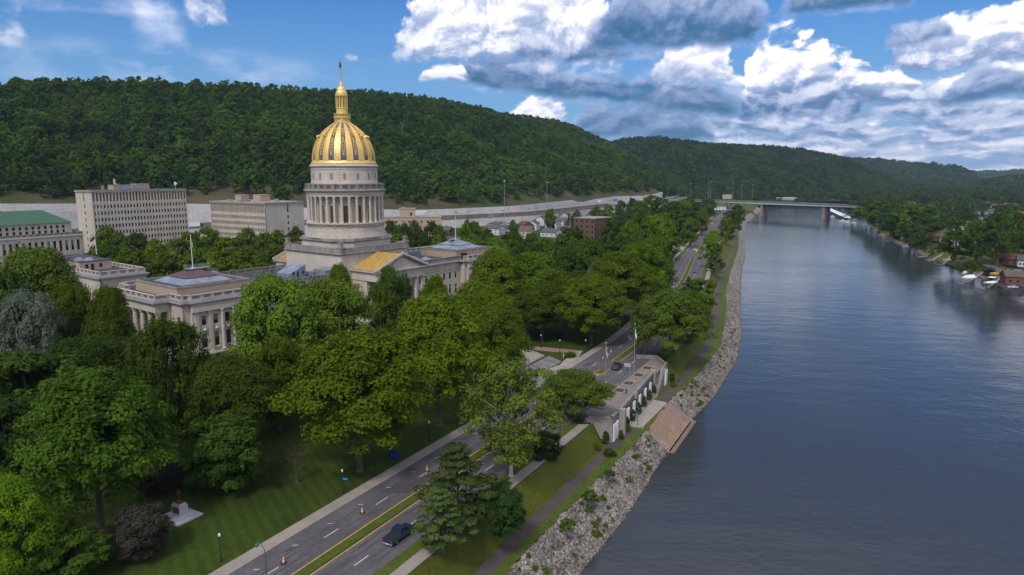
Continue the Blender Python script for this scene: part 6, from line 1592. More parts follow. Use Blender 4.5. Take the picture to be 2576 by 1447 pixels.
# ================================================================== HIGHWAY AT THE FOOT OF THE HILL
HW = [(-900, 330, 22, 0), (-520, 420, 20, 0), (-380, 480, 18, 0), (-279, 598, 14, 0), (-180, 640, 8, 0), (-76, 700, 4.2, 0), (37, 800, 4, 0), (118, 955, 4, .5), (204, 1095, 4.5, 1), (290, 1190, 4.5, 2.5), (330, 1300, 4.5, 4)]
hx = np.array(HW, float)
def hw(t): return [float(np.interp(t, np.arange(len(HW)), hx[:, k])) for k in range(4)]
ts = np.linspace(0, len(HW)-1, 90)
pts = np.array([hw(t) for t in ts]); ksm = np.ones(5)/5
for k in range(4): pts[2:-2, k] = np.convolve(pts[:, k], ksm, 'valid')
dd = np.gradient(pts[:, :2], axis=0); dd /= np.linalg.norm(dd, axis=1, keepdims=True); nn = np.stack([-dd[:, 1], dd[:, 0]], 1)   # towards the hill
def hp(i, o_, z): return (pts[i, 0]+nn[i, 0]*o_, pts[i, 1]+nn[i, 1]*o_, z)
def hstrip(name, o0, o1, zf0, zf1, mt, kind=None, i0=0, i1=None, n=2):
    i1 = i1 or len(pts); A = []
    for i in range(i0, i1): A.append([[*(hp(i, o0+(o1-o0)*t, zf0(i)+(zf1(i)-zf0(i))*t))] for t in np.linspace(0, 1, n)])
    o = grid_mesh(name, np.array(A), mt)
    if kind: o['kind'] = kind
    return o
lo = lambda i: pts[i, 3]; hi = lambda i: pts[i, 2]
hstrip('lower_highway_deck', 0, 15, lo, lo, M['asphalt'], 'structure')
hstrip('upper_highway_deck', 19, 34, hi, hi, M['asphalt'], 'structure')
def solid(name, label, cat, o0, o1, z0, z1, mt, i0=0, i1=None, crease=None):
    i1 = i1 or len(pts); b = MB()
    for i in range(i0, i1-1):
        a, c, d_, e = hp(i, o0, 0), hp(i+1, o0, 0), hp(i+1, o1, 0), hp(i, o1, 0)
        b.prism([a[:2], c[:2], d_[:2], e[:2]][::-1], [z0(i), z0(i+1), z0(i+1), z0(i)][::-1], [z1(i), z1(i+1), z1(i+1), z1(i)][::-1])
    o = b.build(name, mt); tag(o, label, cat); return o
solid('retaining_wall', 'pale stained wall holding the lower highway deck above the houses', 'wall', -1.0, 0, lambda i: GZ-1, lambda i: lo(i)+.9, M['hwall'])
solid('retaining_wall', 'brown weathered wall between the lower and upper highway decks', 'wall', 15, 16, lambda i: lo(i)-1, lambda i: max(lo(i)+2.6, hi(i)-1.0) if pts[i, 0] > -120 else lo(i)+3.5, M['barrier'])
solid('retaining_wall', 'white studded wall under the upper highway deck between the office blocks', 'wall', 17, 18.9, lambda i: lo(i)-1, lambda i: hi(i)+.95, M['hwall'])
rgw = np.random.default_rng(8); wob = np.interp(np.arange(90), [0, 15, 30, 36, 44, 52, 58, 62, 63, 64, 66, 70, 76, 82, 89], [7, 7, 6, 5.5, 4.5, 5, 6, 6.5, 3, 2.5, 5, 7, 6, 11, 3])
solid('retaining_wall', 'long white sloping topped retaining wall at the foot of the wooded hill', 'wall', 34.2, 35.2, lambda i: hi(i)-1, lambda i: hi(i)+wob[i], M['hwall'], i1=84)
solid('highway_barrier', 'grey parapet along the edge of the lower highway deck', 'barrier', -1.2, -1.0, lambda i: lo(i)-.2, lambda i: lo(i)+1.05, M['barrier'])
# brown cleared slope above the wall, then the wooded hills (their foot line runs on past the end of the wall)
HWY = (pts, dd, nn)
HW2 = np.array(HW[:-1]+[(335, 1300, 2, 0), (395, 1440, -2, 0), (470, 1620, -6, 0), (560, 1850, -8, 0)], float)
ts2 = np.linspace(0, len(HW2)-1, 120); pts = np.stack([np.interp(ts2, np.arange(len(HW2)), HW2[:, k]) for k in range(4)], 1)
for k in range(4): pts[2:-2, k] = np.convolve(pts[:, k], ksm, 'valid')
dd = np.gradient(pts[:, :2], axis=0); dd /= np.linalg.norm(dd, axis=1, keepdims=True); nn = np.stack([-dd[:, 1], dd[:, 0]], 1)
wob2 = np.interp(ts2, np.linspace(0, len(HW)-1, 90), wob); wob2[ts2 > 9.5] = 0; wobH = wob; wob = wob2
ridge_px = [(-700, 215), (-500, 205), (-350, 200), (-200, 205), (0, 204), (60, 190), (170, 193), (340, 200), (480, 197), (640, 212), (780, 226), (868, 226), (960, 228), (1060, 242), (1150, 253), (1260, 284), (1400, 303), (1480, 328), (1560, 362), (1640, 395), (1720, 430)]
rx = [p[0] for p in ridge_px]; ry_ = [p[1] for p in ridge_px]
def ridge_pt(i):
    """intersection of the ridge line (parallel to the highway, 380 m behind it) with its own height from the skyline"""
    x, y = hp(i, 400, 0)[:2]; z = 170.0
    for _ in range(6):
        w_ = y*math.cos(PITCH)-(z-CAMH)*math.sin(PITCH); px = CX+F*x/w_
        py = float(np.interp(px, rx, ry_)); z = at_y(px, py, y)[2]
    return x, y, z-13.0
i_end = len(pts)
ridge = np.array([ridge_pt(i) for i in range(i_end)])
for k in range(3): ridge[3:-3, k] = np.convolve(ridge[:, k], np.ones(7)/7, 'valid')
NS = 40
rgn = np.random.default_rng(4)
def fbm1(n, m, seed, oct_=((3, 8, 1), (7, 17, .5))):
    r_ = np.random.default_rng(seed); out = np.zeros((n, m))
    for a, b_, w in oct_:
        g_ = r_.normal(size=(b_, a)); u = np.linspace(0, b_-1.001, n); v = np.linspace(0, a-1.001, m)
        ui, vi = u.astype(int), v.astype(int); uf, vf = (u-ui)[:, None], (v-vi)[None]
        uf = uf*uf*(3-2*uf); vf = vf*vf*(3-2*vf)
        out += w*((g_[ui][:, vi]*(1-uf)+g_[ui+1][:, vi]*uf)*(1-vf)+(g_[ui][:, vi+1]*(1-uf)+g_[ui+1][:, vi+1]*uf)*vf)
    return out
nz_ = fbm1(len(pts), NS, 6, ((4, 14, 1), (8, 40, .4)))
HILL = []
for i in range(len(pts)):
    row = []
    z0 = hi(i)+wob[i]-1.0; f0 = np.array(hp(i, 35.3, z0)); f1 = ridge[i]
    for j in range(NS):
        t = j/(NS-1); p = f0*(1-t)+f1*t; zt = z0+(f1[2]-z0)*(t**.9) if t > 0 else z0
        if t < .07: zt = z0+(f1[2]-z0)*(.07**.9)*(t/.07)
        p[2] = zt+nz_[i, j]*9*math.sin(PI*t)**.8
        row.append(p)
    # back side
    for q in (1, 2, 3): b_ = f1+np.array([nn[i, 0]*90*q, nn[i, 1]*90*q, -18*q*q*.6]); row.append(b_)
    HILL.append(row)
HILL = np.array(HILL)
o = grid_mesh('hill', HILL[:, 2:], M['forest_floor']); o['kind'] = 'structure'
o = grid_mesh('cleared_slope', HILL[:, :5]+np.array([0, 0, .12]), M['brown_slope']); o['kind'] = 'structure'


pts, dd, nn = HWY; wob = wobH


def hill_from(prof, dist, foot, base, seed, name='hill', extra=0, amp=10, back=700):
    """a ridge whose crest follows prof (picture col,row) at distance dist(col); foot(col) = distance of its foot"""
    cols = np.linspace(prof[0][0], prof[-1][0], 120); rows = np.interp(cols, [p[0] for p in prof], [p[1] for p in prof])
    n2 = fbm1(120, 30, seed, ((4, 9, 1), (9, 25, .5))); P_ = []
    for i, (c, rr_) in enumerate(zip(cols, rows)):
        D_ = float(np.interp(c, [d[0] for d in dist], [d[1] for d in dist])); Fd = float(np.interp(c, [d[0] for d in foot], [d[1] for d in foot]))
        top = np.array(at_y(c, rr_, D_)); top[2] -= extra; fx = np.array([(c-CX)/F*Fd*math.cos(PITCH)*1.0, Fd, base]); row = []
        for j in range(30):
            t = j/29; p = fx*(1-t)+top*t; p[2] = base+(top[2]-base)*(t**.75)+n2[i, j]*amp*math.sin(PI*t); row.append(p)
        row.append(top+np.array([back*.15, back*.5, -30])); row.append(top+np.array([back*.3, back, -90])); P_.append(row)
    P_ = np.array(P_); o = grid_mesh(name, P_, M['forest_floor']); o['kind'] = 'structure'; return P_
H2 = hill_from([(1490, 398), (1540, 362), (1570, 352), (1650, 349), (1700, 354), (1780, 366), (1860, 370), (1950, 373), (2040, 382), (2100, 396), (2150, 412), (2220, 438), (2300, 470), (2360, 492)], [(1490, 2000), (2360, 2700)], [(1490, 1480), (1800, 1700), (2360, 2200)], GZ-.5, 21, extra=9, amp=14)
H3 = hill_from([(2050, 402), (2140, 406), (2200, 409), (2270, 414), (2330, 422), (2400, 436), (2440, 452), (2470, 472), (2490, 490)], [(2050, 4200), (2490, 3600)], [(2050, 3300), (2490, 3000)], GZ-.5, 22, extra=8, amp=20)
H4 = hill_from([(2300, 440), (2360, 434), (2420, 434), (2470, 437), (2520, 434), (2576, 431), (2700, 430), (2900, 425), (3200, 430)], [(2300, 6200), (3200, 6000)], [(2300, 5000), (3200, 4800)], GZ-.5, 23, extra=8, amp=20)
H5 = hill_from([(2430, 486), (2480, 466), (2530, 456), (2600, 450), (2720, 446), (2900, 440), (3200, 440)], [(2430, 2900), (3200, 2600)], [(2430, 2500), (3200, 2100)], GZ-.5, 24, extra=8, amp=12)
# long block of flats on the far ridge
x, y, z = at_y(2268, 411, 4080)
t = thing('hilltop_building', 'long pale pinkish building on the distant ridge', 'building', (x, y, z-14), .35); b = MB(); b.box(-70, 70, -12, 12, 0, 18).box(-190, -90, -8, 12, 0, 12); b.build('wall', M['siding_cream'], t); b = MB(); b.box(-72, 72, -13, 13, 18.01, 19).box(-192, -88, -9, 13, 12.01, 13); b.build('roof', M['shingle_red'], t)
x, y, z = at_y(1693, 352, 2180); house('small red roofed house on the crest of the second hill', x, y, 30, w=16, d=14, h=6, z=z-12, roof='shingle_red', wall='brick_red')
x, y, z = at_y(966, 228, 1080); 

# ---- forests as stuff (instanced crowns)
def forest_leaf(name, col, col2):
    m = M['leaf'].copy(); m.name = name; nt = m.node_tree; N = nt.nodes; K = nt.links
    oi = [n for n in N if n.type == 'OBJECT_INFO'][0]; sc = [n for n in N if n.type == 'VECT_MATH'][0]
    rgb = N.new('ShaderNodeMixRGB'); rgb.inputs[1].default_value = L(col); rgb.inputs[2].default_value = L(col2)
    nz = N.new('ShaderNodeMath'); nz.operation = 'FRACT'; mu = N.new('ShaderNodeMath'); mu.operation = 'MULTIPLY'; mu.inputs[1].default_value = 13.7
    K.new(oi.outputs['Random'], mu.inputs[0]); K.new(mu.outputs[0], nz.inputs[0])
    pn = N.new('ShaderNodeTexNoise'); pn.inputs['Scale'].default_value = .012; pn.inputs['Detail'].default_value = 3; K.new(oi.outputs['Location'], pn.inputs['Vector'])
    pm = N.new('ShaderNodeMapRange'); pm.inputs[1].default_value = .36; pm.inputs[2].default_value = .64; pm.inputs[3].default_value = -.35; pm.inputs[4].default_value = .6; K.new(pn.outputs['Fac'], pm.inputs[0])
    pa = N.new('ShaderNodeMath'); pa.use_clamp = True; K.new(nz.outputs[0], pa.inputs[0]); K.new(pm.outputs[0], pa.inputs[1]); K.new(pa.outputs[0], rgb.inputs[0])
    for l in list(sc.inputs[0].links): K.remove(l)
    K.new(rgb.outputs[0], sc.inputs[0]); return m
ML = forest_leaf('forest_foliage', (.024, .056, .010), (.068, .125, .010)); MLf = forest_leaf('far_forest_foliage', (.024, .054, .018), (.055, .098, .018)); MLs = forest_leaf('valley_foliage', (.028, .052, .014), (.060, .092, .02))
def inst_src(nm, mt, n, kinds, ncl, nlf, ls):
    c = bpy.data.collections.new(nm)
    for k in range(n):
        me = crown_mesh(nm, 100+k+len(nm)*5, kinds[k % len(kinds)], ncl, nlf, ls, mt); o = bpy.data.objects.new(nm, me); c.objects.link(o)
    return c
def forest(name, label, pts_, size, coll, seed, squash=1.15):
    """pts_ (n,3) trunk feet; size (n,) crown radius"""
    r_ = np.random.default_rng(seed); n = len(pts_)
    me = bpy.data.meshes.new(name); me.vertices.add(n); me.vertices.foreach_set('co', np.ascontiguousarray(pts_, dtype=np.float32).ravel())
    a = me.attributes.new('size', 'FLOAT', 'POINT'); a.data.foreach_set('value', size.astype(np.float32))
    a = me.attributes.new('turn', 'FLOAT', 'POINT'); a.data.foreach_set('value', r_.uniform(0, 6.28, n).astype(np.float32))
    me.update(); o = new_obj(name, me); tag(o, label, 'forest', kind='stuff')
    ng = bpy.data.node_groups.new(name, 'GeometryNodeTree'); ng.interface.new_socket('Geometry', in_out='INPUT', socket_type='NodeSocketGeometry'); ng.interface.new_socket('Geometry', in_out='OUTPUT', socket_type='NodeSocketGeometry')
    N = ng.nodes; K = ng.links; gi = N.new('NodeGroupInput'); go = N.new('NodeGroupOutput'); ip = N.new('GeometryNodeInstanceOnPoints')
    ci = N.new('GeometryNodeCollectionInfo'); ci.inputs['Collection'].default_value = coll; ci.inputs['Separate Children'].default_value = True; ci.inputs['Reset Children'].default_value = True
    s_ = N.new('GeometryNodeInputNamedAttribute'); s_.data_type = 'FLOAT'; s_.inputs['Name'].default_value = 'size'
    t_ = N.new('GeometryNodeInputNamedAttribute'); t_.data_type = 'FLOAT'; t_.inputs['Name'].default_value = 'turn'
    cx_ = N.new('ShaderNodeCombineXYZ'); K.new(t_.outputs['Attribute'], cx_.inputs['Z'])
    sc_ = N.new('ShaderNodeCombineXYZ'); ml = N.new('ShaderNodeMath'); ml.operation = 'MULTIPLY'; ml.inputs[1].default_value = squash
    K.new(s_.outputs['Attribute'], sc_.inputs['X']); K.new(s_.outputs['Attribute'], sc_.inputs['Y']); K.new(s_.outputs['Attribute'], ml.inputs[0]); K.new(ml.outputs[0], sc_.inputs['Z'])
    ip.inputs['Pick Instance'].default_value = True
    K.new(gi.outputs[0], ip.inputs['Points']); K.new(ci.outputs[0], ip.inputs['Instance']); K.new(cx_.outputs[0], ip.inputs['Rotation']); K.new(sc_.outputs[0], ip.inputs['Scale']); K.new(ip.outputs[0], go.inputs[0])
    md = o.modifiers.new('scatter', 'NODES'); md.node_group = ng; return o
def sample_grid(P_, n, seed, i0=0, j0=0, j1=None, area=True):
    P_ = P_[i0:, j0:j1]; a = P_[:-1, :-1]; b_ = P_[1:, :-1]; c_ = P_[:-1, 1:]; d_ = P_[1:, 1:]
    ar = np.linalg.norm(np.cross(b_-a, c_-a), axis=-1)+np.linalg.norm(np.cross(b_-d_, c_-d_), axis=-1); r_ = np.random.default_rng(seed)
    pr = (ar/ar.sum()).ravel(); k = r_.choice(len(pr), n, p=pr); ii, jj = np.unravel_index(k, ar.shape); u, v = r_.random((2, n, 1))
    return a[ii, jj]*(1-u)*(1-v)+b_[ii, jj]*u*(1-v)+c_[ii, jj]*(1-u)*v+d_[ii, jj]*u*v
def infront(P_, lo_=-1.05, hi_=1.05):
    return (P_[:, 0]/P_[:, 1] > lo_) & (P_[:, 0]/P_[:, 1] < hi_) & (P_[:, 1] > 100)
c1 = inst_src('forest_crown', ML, 5, ('round', 'maple', 'tall', 'round', 'maple'), 30, 30, .17)
P1 = sample_grid(HILL, 16500, 31, 0, 3, NS+2); P1 = np.concatenate([P1, sample_grid(HILL, 420, 41, 0, 1, 4)]); P1 = P1[infront(P1)]; r1 = 4.0+4.6*np.random.default_rng(9).random(len(P1))**1.6; P1[:, 2] += r1*1.05
forest('hillside_forest', 'dense green forest covering the long hill behind the capitol', P1, r1, c1, 1, 1.15)
c2 = inst_src('far_crown', MLf, 4, ('round', 'maple', 'round', 'tall'), 16, 16, .3)
P2 = sample_grid(H2, 11000, 32, 0, 0, 31); P2 = P2[infront(P2)]; r2 = np.random.default_rng(10).uniform(6.5, 11, len(P2)); P2[:, 2] += r2*.8
forest('hillside_forest', 'blue green forest covering the second hill beyond the bridge', P2, r2, c2, 2)
P3 = np.concatenate([sample_grid(H3, 5000, 33, 0, 0, 31), sample_grid(H5, 5000, 34, 0, 0, 31), sample_grid(H4, 5500, 35, 0, 0, 31)]); P3 = P3[infront(P3)]; r3 = np.random.default_rng(12).uniform(12, 22, len(P3)); P3[:, 2] += r3*.45
forest('hillside_forest', 'distant forest on the last hills at the right', P3, r3, c2, 3)
# trunks seen at the foot of the hill
rt = np.random.default_rng(14); m = MB()
for k in range(420):
    i = rt.integers(6, 84); j = 3+rt.random()*1.4; a = HILL[i, int(j)]*(1-(j % 1))+HILL[i, int(j)+1]*(j % 1); q = rt.random(); b2 = HILL[i+1, int(j)]-HILL[i, int(j)]
    p = a+b2*q; h_ = rt.uniform(7, 13); m.cyl(p[0], p[1], p[2]-1, p[2]+h_, .25, .15, 5)
o = m.build('woodland_trunks', M['bark']); tag(o, 'thin bare trunks at the lower edge of the hill forest', 'tree trunks', kind='stuff')
# valley woods
rv = np.random.default_rng(15)
n = 6500; yy = 1150+rv.random(n)**1.3*1500; xx = -200+rv.random(n)*3000; Pv = np.stack([xx, yy, np.full(n, GZ)], -1)
rx0 = np.array([float(fWE(y))-10 for y in yy]); rx1 = np.array([float(fR(min(y, 1700)))+12 for y in yy])
hb = np.interp(xx, pts[:, 0], pts[:, 1])
keep = ((xx < rx0) & (yy > 1330) | (xx > rx1) & (yy < 1450) | (yy > 1440)) & infront(Pv)
Pv = Pv[keep]; rvv = rv.uniform(5, 9, len(Pv)); Pv[:, 2] += rvv*.9
c3 = inst_src('valley_crown', MLs, 4, ('round', 'maple', 'round', 'tall'), 20, 18, .26)
forest('valley_woods', 'woods on the valley floor beyond the bridge', Pv, rvv, c3, 4)

# ================================================================== BRIDGE
br = thing('highway_bridge', 'long pale green steel girder bridge on paired concrete piers across the river', 'bridge', (0, 0, 0))
BP = [(255, 1145, 4.6), (300, 1165, 4.5), (345, 1130, 4.4), (390, 1083, 4.2), (440, 1030, 3.6), (485, 985, 2.6), (560, 915, .5), (640, 840, -3)]
BP = [(300, 1172, 3.2), (345, 1128, 3.2), (392, 1082, 3.1), (440, 1030, 2.8), (478, 985, 2.1), (512, 947, 1.1)]
bd = MB(); gd = MB(); rl = MB()
for k in range(len(BP)-1):
    a, c = BP[k], BP[k+1]; f = Face(a[0], a[1], c[0]-a[0], c[1]-a[1]); l = math.hypot(c[0]-a[0], c[1]-a[1])
    def q(mb, i_, o_, za0, za1, zb0, zb1):
        p = [f.p(0, i_, 0), f.p(0, o_, 0), f.p(l, o_, 0), f.p(l, i_, 0)]; mb.prism([(v[0], v[1]) for v in p][::-1], [za0, za0, zb0, zb0][::-1], [za1, za1, zb1, zb1][::-1])
    q(bd, -24, 0, a[2]-.6, a[2], c[2]-.6, c[2])
    sag = lambda P_: 1.6 if P_[0] in (345, 478) else (2.6 if P_[0] in (392, 440) else 1.8)
    for o_ in (-.6, -8, -16, -23): q(gd, o_-.4, o_, a[2]-.6-sag(a), a[2]-.6, c[2]-.6-sag(c), c[2]-.6)
    for o_ in (0, -23.7): q(rl, o_-.3, o_, a[2], a[2]+1.1, c[2], c[2]+1.1)
bd.build('deck', M['asphalt'], br); gd.build('girder', M['bridge_green'], br); rl.build('parapet', M['barrier'], br)
for (x, y, z) in ((392, 1082, 0), (458, 1010, -.4), (318, 1156, 0)):
    f = Face(x, y, 48, -52)
    for o_ in (-4, -19): p = f.p(0, o_, 0); b = MB(); b.obox(p[0], p[1], WZ-3, z-.7, 3.2, 5.0, -.8); b.obox(p[0], p[1], WZ-3, WZ+7, 4.2, 6.2, -.8); b.build('pier', M['pier'], br)
# ramp connecting highway and bridge, second bridge deck edge
b = MB(); pr_ = [(150, 1015, 2.5), (215, 1105, 3.2), (260, 1160, 3.4), (300, 1172, 3.2)]
for a, c in zip(pr_, pr_[1:]):
    f = Face(a[0], a[1], c[0]-a[0], c[1]-a[1]); l = math.hypot(c[0]-a[0], c[1]-a[1]); p = [f.p(0, 0, 0), f.p(l, 0, 0), f.p(l, -20, 0), f.p(0, -20, 0)]; b.prism([(v[0], v[1]) for v in p], [a[2]-1.5, c[2]-1.5, c[2]-1.5, a[2]-1.5], [a[2], c[2], c[2], a[2]])
o = b.build('bridge_ramp', M['concrete']); o['kind'] = 'structure'

# vehicles on the highway
def trk(i, o_, z, label, colour='white', L_=15, cab='white', group=None):
    ii = int(i); p = hp(ii, o_, z); a = math.atan2(dd[ii, 1], dd[ii, 0])
    t = thing('lorry', label, 'truck', p, a, group)
    b = MB(); b.box(-L_/2, L_/2-2.6, -1.3, 1.3, 1.1, 4.1); b.build('trailer', M[colour] if colour in M else CAR[colour], t)
    b = MB(); b.prism([(L_/2-2.2, -1.25), (L_/2, -1.25), (L_/2, 1.25), (L_/2-2.2, 1.25)], .6, [3.6, 2.9, 2.9, 3.6]); b.build('cab', CAR[cab], t)
    b = MB(); b.box(L_/2-1.4, L_/2-.3, -1.27, 1.27, 2.0, 2.75); b.build('cab_window', M['glass'], t)
    for x in (-L_/2+1, -L_/2+2.2, L_/2-3.6, L_/2-.9):
        for s in (-1, 1): b = MB(); b.tube((x, s*1.0, .5), (x, s*1.32, .5), .5, .5, 10); b.build('wheel', M['rubber'], t)
    return t
def near_i(px):  # index along the highway whose lower deck lies at picture column px
    c_ = CX+F*pts[:, 0]/(pts[:, 1]*math.cos(PITCH)+46*math.sin(PITCH)); return int(np.argmin(np.abs(c_-px)))
trk(near_i(492), 6, 0, 'white lorry with dark cab on the highway between the two office blocks', cab='navy')
trk(near_i(1082), 25, hi(near_i(1082)), 'long white lorry on the upper deck right of the drum', L_=18)
trk(near_i(1588), 25, hi(near_i(1588)), 'lorry with teal and yellow load on the upper deck near the ramp', 'teal', 14)
trk(near_i(1550), 25, hi(near_i(1550)), 'white lorry on the upper deck left of the teal one', L_=13)
def hcar(px, o_, kind, col, label, up_=True, group=None):
    i = near_i(px); p = hp(i, o_, (hi if up_ else lo)(i)+.02); a = math.atan2(dd[i, 1], dd[i, 0])-PI/2; car(kind, col, p[0], p[1], a, label, p[2], group=group)
for px, c, g in ((1225-52, 'navy', 1), (1227, 'black', 1), (1268, 'silver', 1), (1311, 'blue', 1), (1373, 'grey', 1), (1390, 'red', 1), (1480, 'white', 1), (1632, 'white', 1), (1654, 'silver', 1)): hcar(px, 25, 'sedan', c, 'small car driving on the upper highway deck', True, 'cars on the upper highway deck')
for px, c in ((1081, 'grey'), (1121, 'black'), (1148, 'grey'), (1191, 'navy'), (1236, 'white'), (1254, 'navy'), (1282, 'blue')): hcar(px, 6, 'van' if c == 'white' else 'sedan', c, 'small car driving on the lower highway deck', False, 'cars on the lower highway deck')
for px, c in ((8, 'grey'), (32, 'black'), (46, 'navy'), (60, 'silver')): hcar(px, 25, 'sedan', c, 'car on the elevated road behind the green roofed building', True, 'cars on the elevated road at the left edge')
# high mast lights and other verticals
def mast(px, ytop, ybot, Y, label, n=1):
    x, y, zt = at_y(px, ytop, Y); zb = at_y(px, ybot, Y)[2]
    t = thing('high_mast_light', label, 'light mast', (x, y, zb), 0, 'tall highway lights'); b = MB(); b.lathe([(.30, 0), (.2, (zt-zb)*.5), (.12, zt-zb)], 8); b.build('mast', M['steel'], t)
    b = MB(); b.lathe([(.2, zt-zb-.5), (.8, zt-zb-.3), (.8, zt-zb+.1), (.2, zt-zb+.4)], 10); b.build('light_ring', M['white'], t)
for a in ((1269, 456, 590, 640, 'tall light mast standing among the houses right of the capitol'), (1376, 459, 525, 850, 'tall light mast at the gap in the white retaining wall'), (1680, 473, 492, 1250, 'light mast above the bridge ramp, leftmost of the far ones'), (1738, 462, 495, 1250, 'light mast above the bridge ramp beside two paired masts'),
          (1783, 460, 500, 1230, 'left mast of the pair above the far boulevard'), (1789, 458, 500, 1230, 'right mast of the pair above the far boulevard'), (1845, 460, 505, 1190, 'dark mast beside the billboard'), (1867, 465, 500, 1350, 'thin mast right of the billboard'), (1894, 465, 500, 1350, 'thin mast farthest right before the hill')): mast(*a)
x, y, z = at_y(1829, 499, 1185); t = thing('billboard', 'square pale billboard on legs beside the bridge approach', 'billboard', (x, y, GZ), .3)
zz = z-GZ; b = MB(); b.box(-9, 9, -.4, .4, zz-1, zz+6.5); b.build('panel', M['siding_cream'], t); b = MB(); b.cyl(-5, .8, 0, zz, .5).cyl(5, .8, 0, zz, .5); b.build('post', M['steel'], t)
x, y, z = at_y(1978, 502, 1500); t = thing('flat_building', 'low white and blue flat building among trees behind the bridge', 'building', (x, y, GZ), .1)
zz = z-GZ; b = MB(); b.box(-18, 18, -8, 8, 0, zz+3); b.build('wall', M['siding'], t); b = MB(); b.box(-19, 19, -9, 9, zz+3.01, zz+4.2); b.build('roof', M['white'], t); b = MB(); b.box(-17, 17, -8.2, -8.02, zz-.5, zz+1.8); b.build('window_band', M['marble'], t)
# road continuing beyond the bridge
m = MB(); p0 = at_z(1835, 505, 3)[:2]; m.poly([(372, 1260, GZ+.1), (386, 1258, GZ+.1), (520, 1700, GZ+.2), (500, 1700, GZ+.2)]); o = m.build('far_road', M['asphalt']); o['kind'] = 'structure'

# ================================================================== FAR BANK
FBZ = -12.0
rb = random.Random(77)
def fbx(y, d): return float(fR(y))+d
# individual trees: nearest rows
spots = []
bank = [(2150, 470+35, 1000, 40), (2185, 500, 930, 55), (2165, 520, 900, 40), (2215, 500, 830, 60), (2205, 530, 780, 45), (2250, 505, 760, 60), (2245, 530, 700, 50), (2270, 520, 670, 70), (2300, 512, 660, 75), (2285, 545, 600, 60), (2320, 540, 590, 70), (2345, 525, 620, 60), (2310, 565, 545, 45)]
for k, (cx_, yt, Y, w) in enumerate(bank):
    tree_px('bank_tree', 'large willowy green tree of the clump hanging over the far river bank beyond the docks', cx_, yt, Y, w, kind='mid', col=rb.choice(['far', 'olive', 'far', 'dark']), base=FBZ-2, group='trees of the clump on the far bank', cb=.02)
named = [(2465, 545+20, 455, 62, 'tall dark tree beside the lawn with the yellow equipment'), (2520, 545, 440, 70, 'tall dark tree with a bare trunk on the far lawn'), (2410, 580, 475, 80, 'broad dark tree left of the tall one on the far lawn'), (2545, 530, 480, 80, 'large dark tree at the right edge above the brick house'), (2445, 655, 418, 34, 'pale green willow at the water between the covered boat docks')]
for cx_, yt, Y, w, lb in named: tree_px('bank_tree', lb, cx_, yt, Y, w, kind='mid', col='dark' if 'dark' in lb else 'olive', base=FBZ, cb=.04)
grp = 'trees of the far bank suburb'
cnt = 0
while cnt < 118:
    Y = 420+rb.random()**1.25*760; px = rb.uniform(2200, 2600); x = (px-CX)/F*(Y*math.cos(PITCH)+9.5)
    if x < fbx(Y, 48): continue
    if 2395 < px < 2440 and Y < 560 and False: continue
    H = rb.uniform(10, 17)
    if H > 13 and px < 2300: H -= 2
    tree('suburb_tree', 'one of the many rounded dark trees between the houses across the river', x, Y, H, H*rb.uniform(.36, .5), 'far' if Y > 650 else 'mid', rb.choice(['far', 'far', 'dark', 'olive', 'dark']), FBZ, grp, cb=.04); cnt += 1
# more distant suburb trees as one mass
n = 5200; rvf = np.random.default_rng(19); yy = 780+rvf.random(n)**1.1*950; xx = rvf.uniform(400, 1900, n); Pv = np.stack([xx, yy, np.full(n, FBZ)], -1)
keep = (xx > np.array([float(fR(y)) for y in yy])+22) & infront(Pv, .3, .85); Pv = Pv[keep]; rs_ = rvf.uniform(4.2, 7.2, len(Pv)); Pv[:, 2] += rs_*.95
forest('suburb_woods', 'mass of trees of the distant suburb across the river', Pv, rs_, c3, 5)
# houses across the river
hs = [(2360, 598, 34, 60, 'shingle_red', 'brick_red', 'house with a bright red roof across the river at the edge of the tree clump'), (2378, 600, 20, 30, 'shingle', 'siding', 'white porch house right of the bright red roof'),
      (2330, 560, 40, 70, 'shingle', 'siding', 'low grey roofed white house above the far bank trees'), (2422, 612, 26, 20, 'shingle', 'siding', 'white gabled house between dark trees across the river'), (2450, 612, 24, 30, 'shingle', 'siding', 'white gabled house with green trim beside its twin'), (2470, 618, 36, 50, 'shingle_brown', 'siding_cream', 'cream house with a wide brown roof right of the white gabled pair'),
      (2555, 705, 46, 20, 'shingle_brown', 'brick_red', 'brick house with porch pillars at the right picture edge'), (2545, 658, 36, 60, 'shingle_red', 'brick_red', 'red roofed house behind the brick house at the right edge'), (2572, 662, 22, 20, 'shingle', 'siding', 'light blue gabled house at the right edge'), (2560, 600, 20, 30, 'shingle', 'siding', 'white house between trees at the right edge')]
for cx_, cy_, w_, hd, rf_, wl_, lb in hs: hpx(lb, cx_, cy_+8, w_, hd, z=FBZ, roof=rf_, wall=wl_, h=4.2, rh=2.6)
for k in range(34):
    px = rb.uniform(2235, 2590); py = rb.uniform(520, 556) if k < 22 else rb.uniform(556, 590)
    x, y, _ = at_z(px, py, FBZ)
    if x < fbx(min(y, 1650), 45) or y > 1600: continue
    house('small pale house half hidden among the suburb trees across the river', x, y, rb.uniform(10, 80), w=rb.uniform(9, 13), d=rb.uniform(11, 15), h=rb.uniform(5, 7.5), rh=3.2, wall=rb.choice(['siding', 'siding', 'siding_cream']), roof=rb.choice(['shingle', 'shingle_brown', 'shingle_red', 'shingle']), z=FBZ+2.5, group='houses hidden in the far suburb', wins=False)
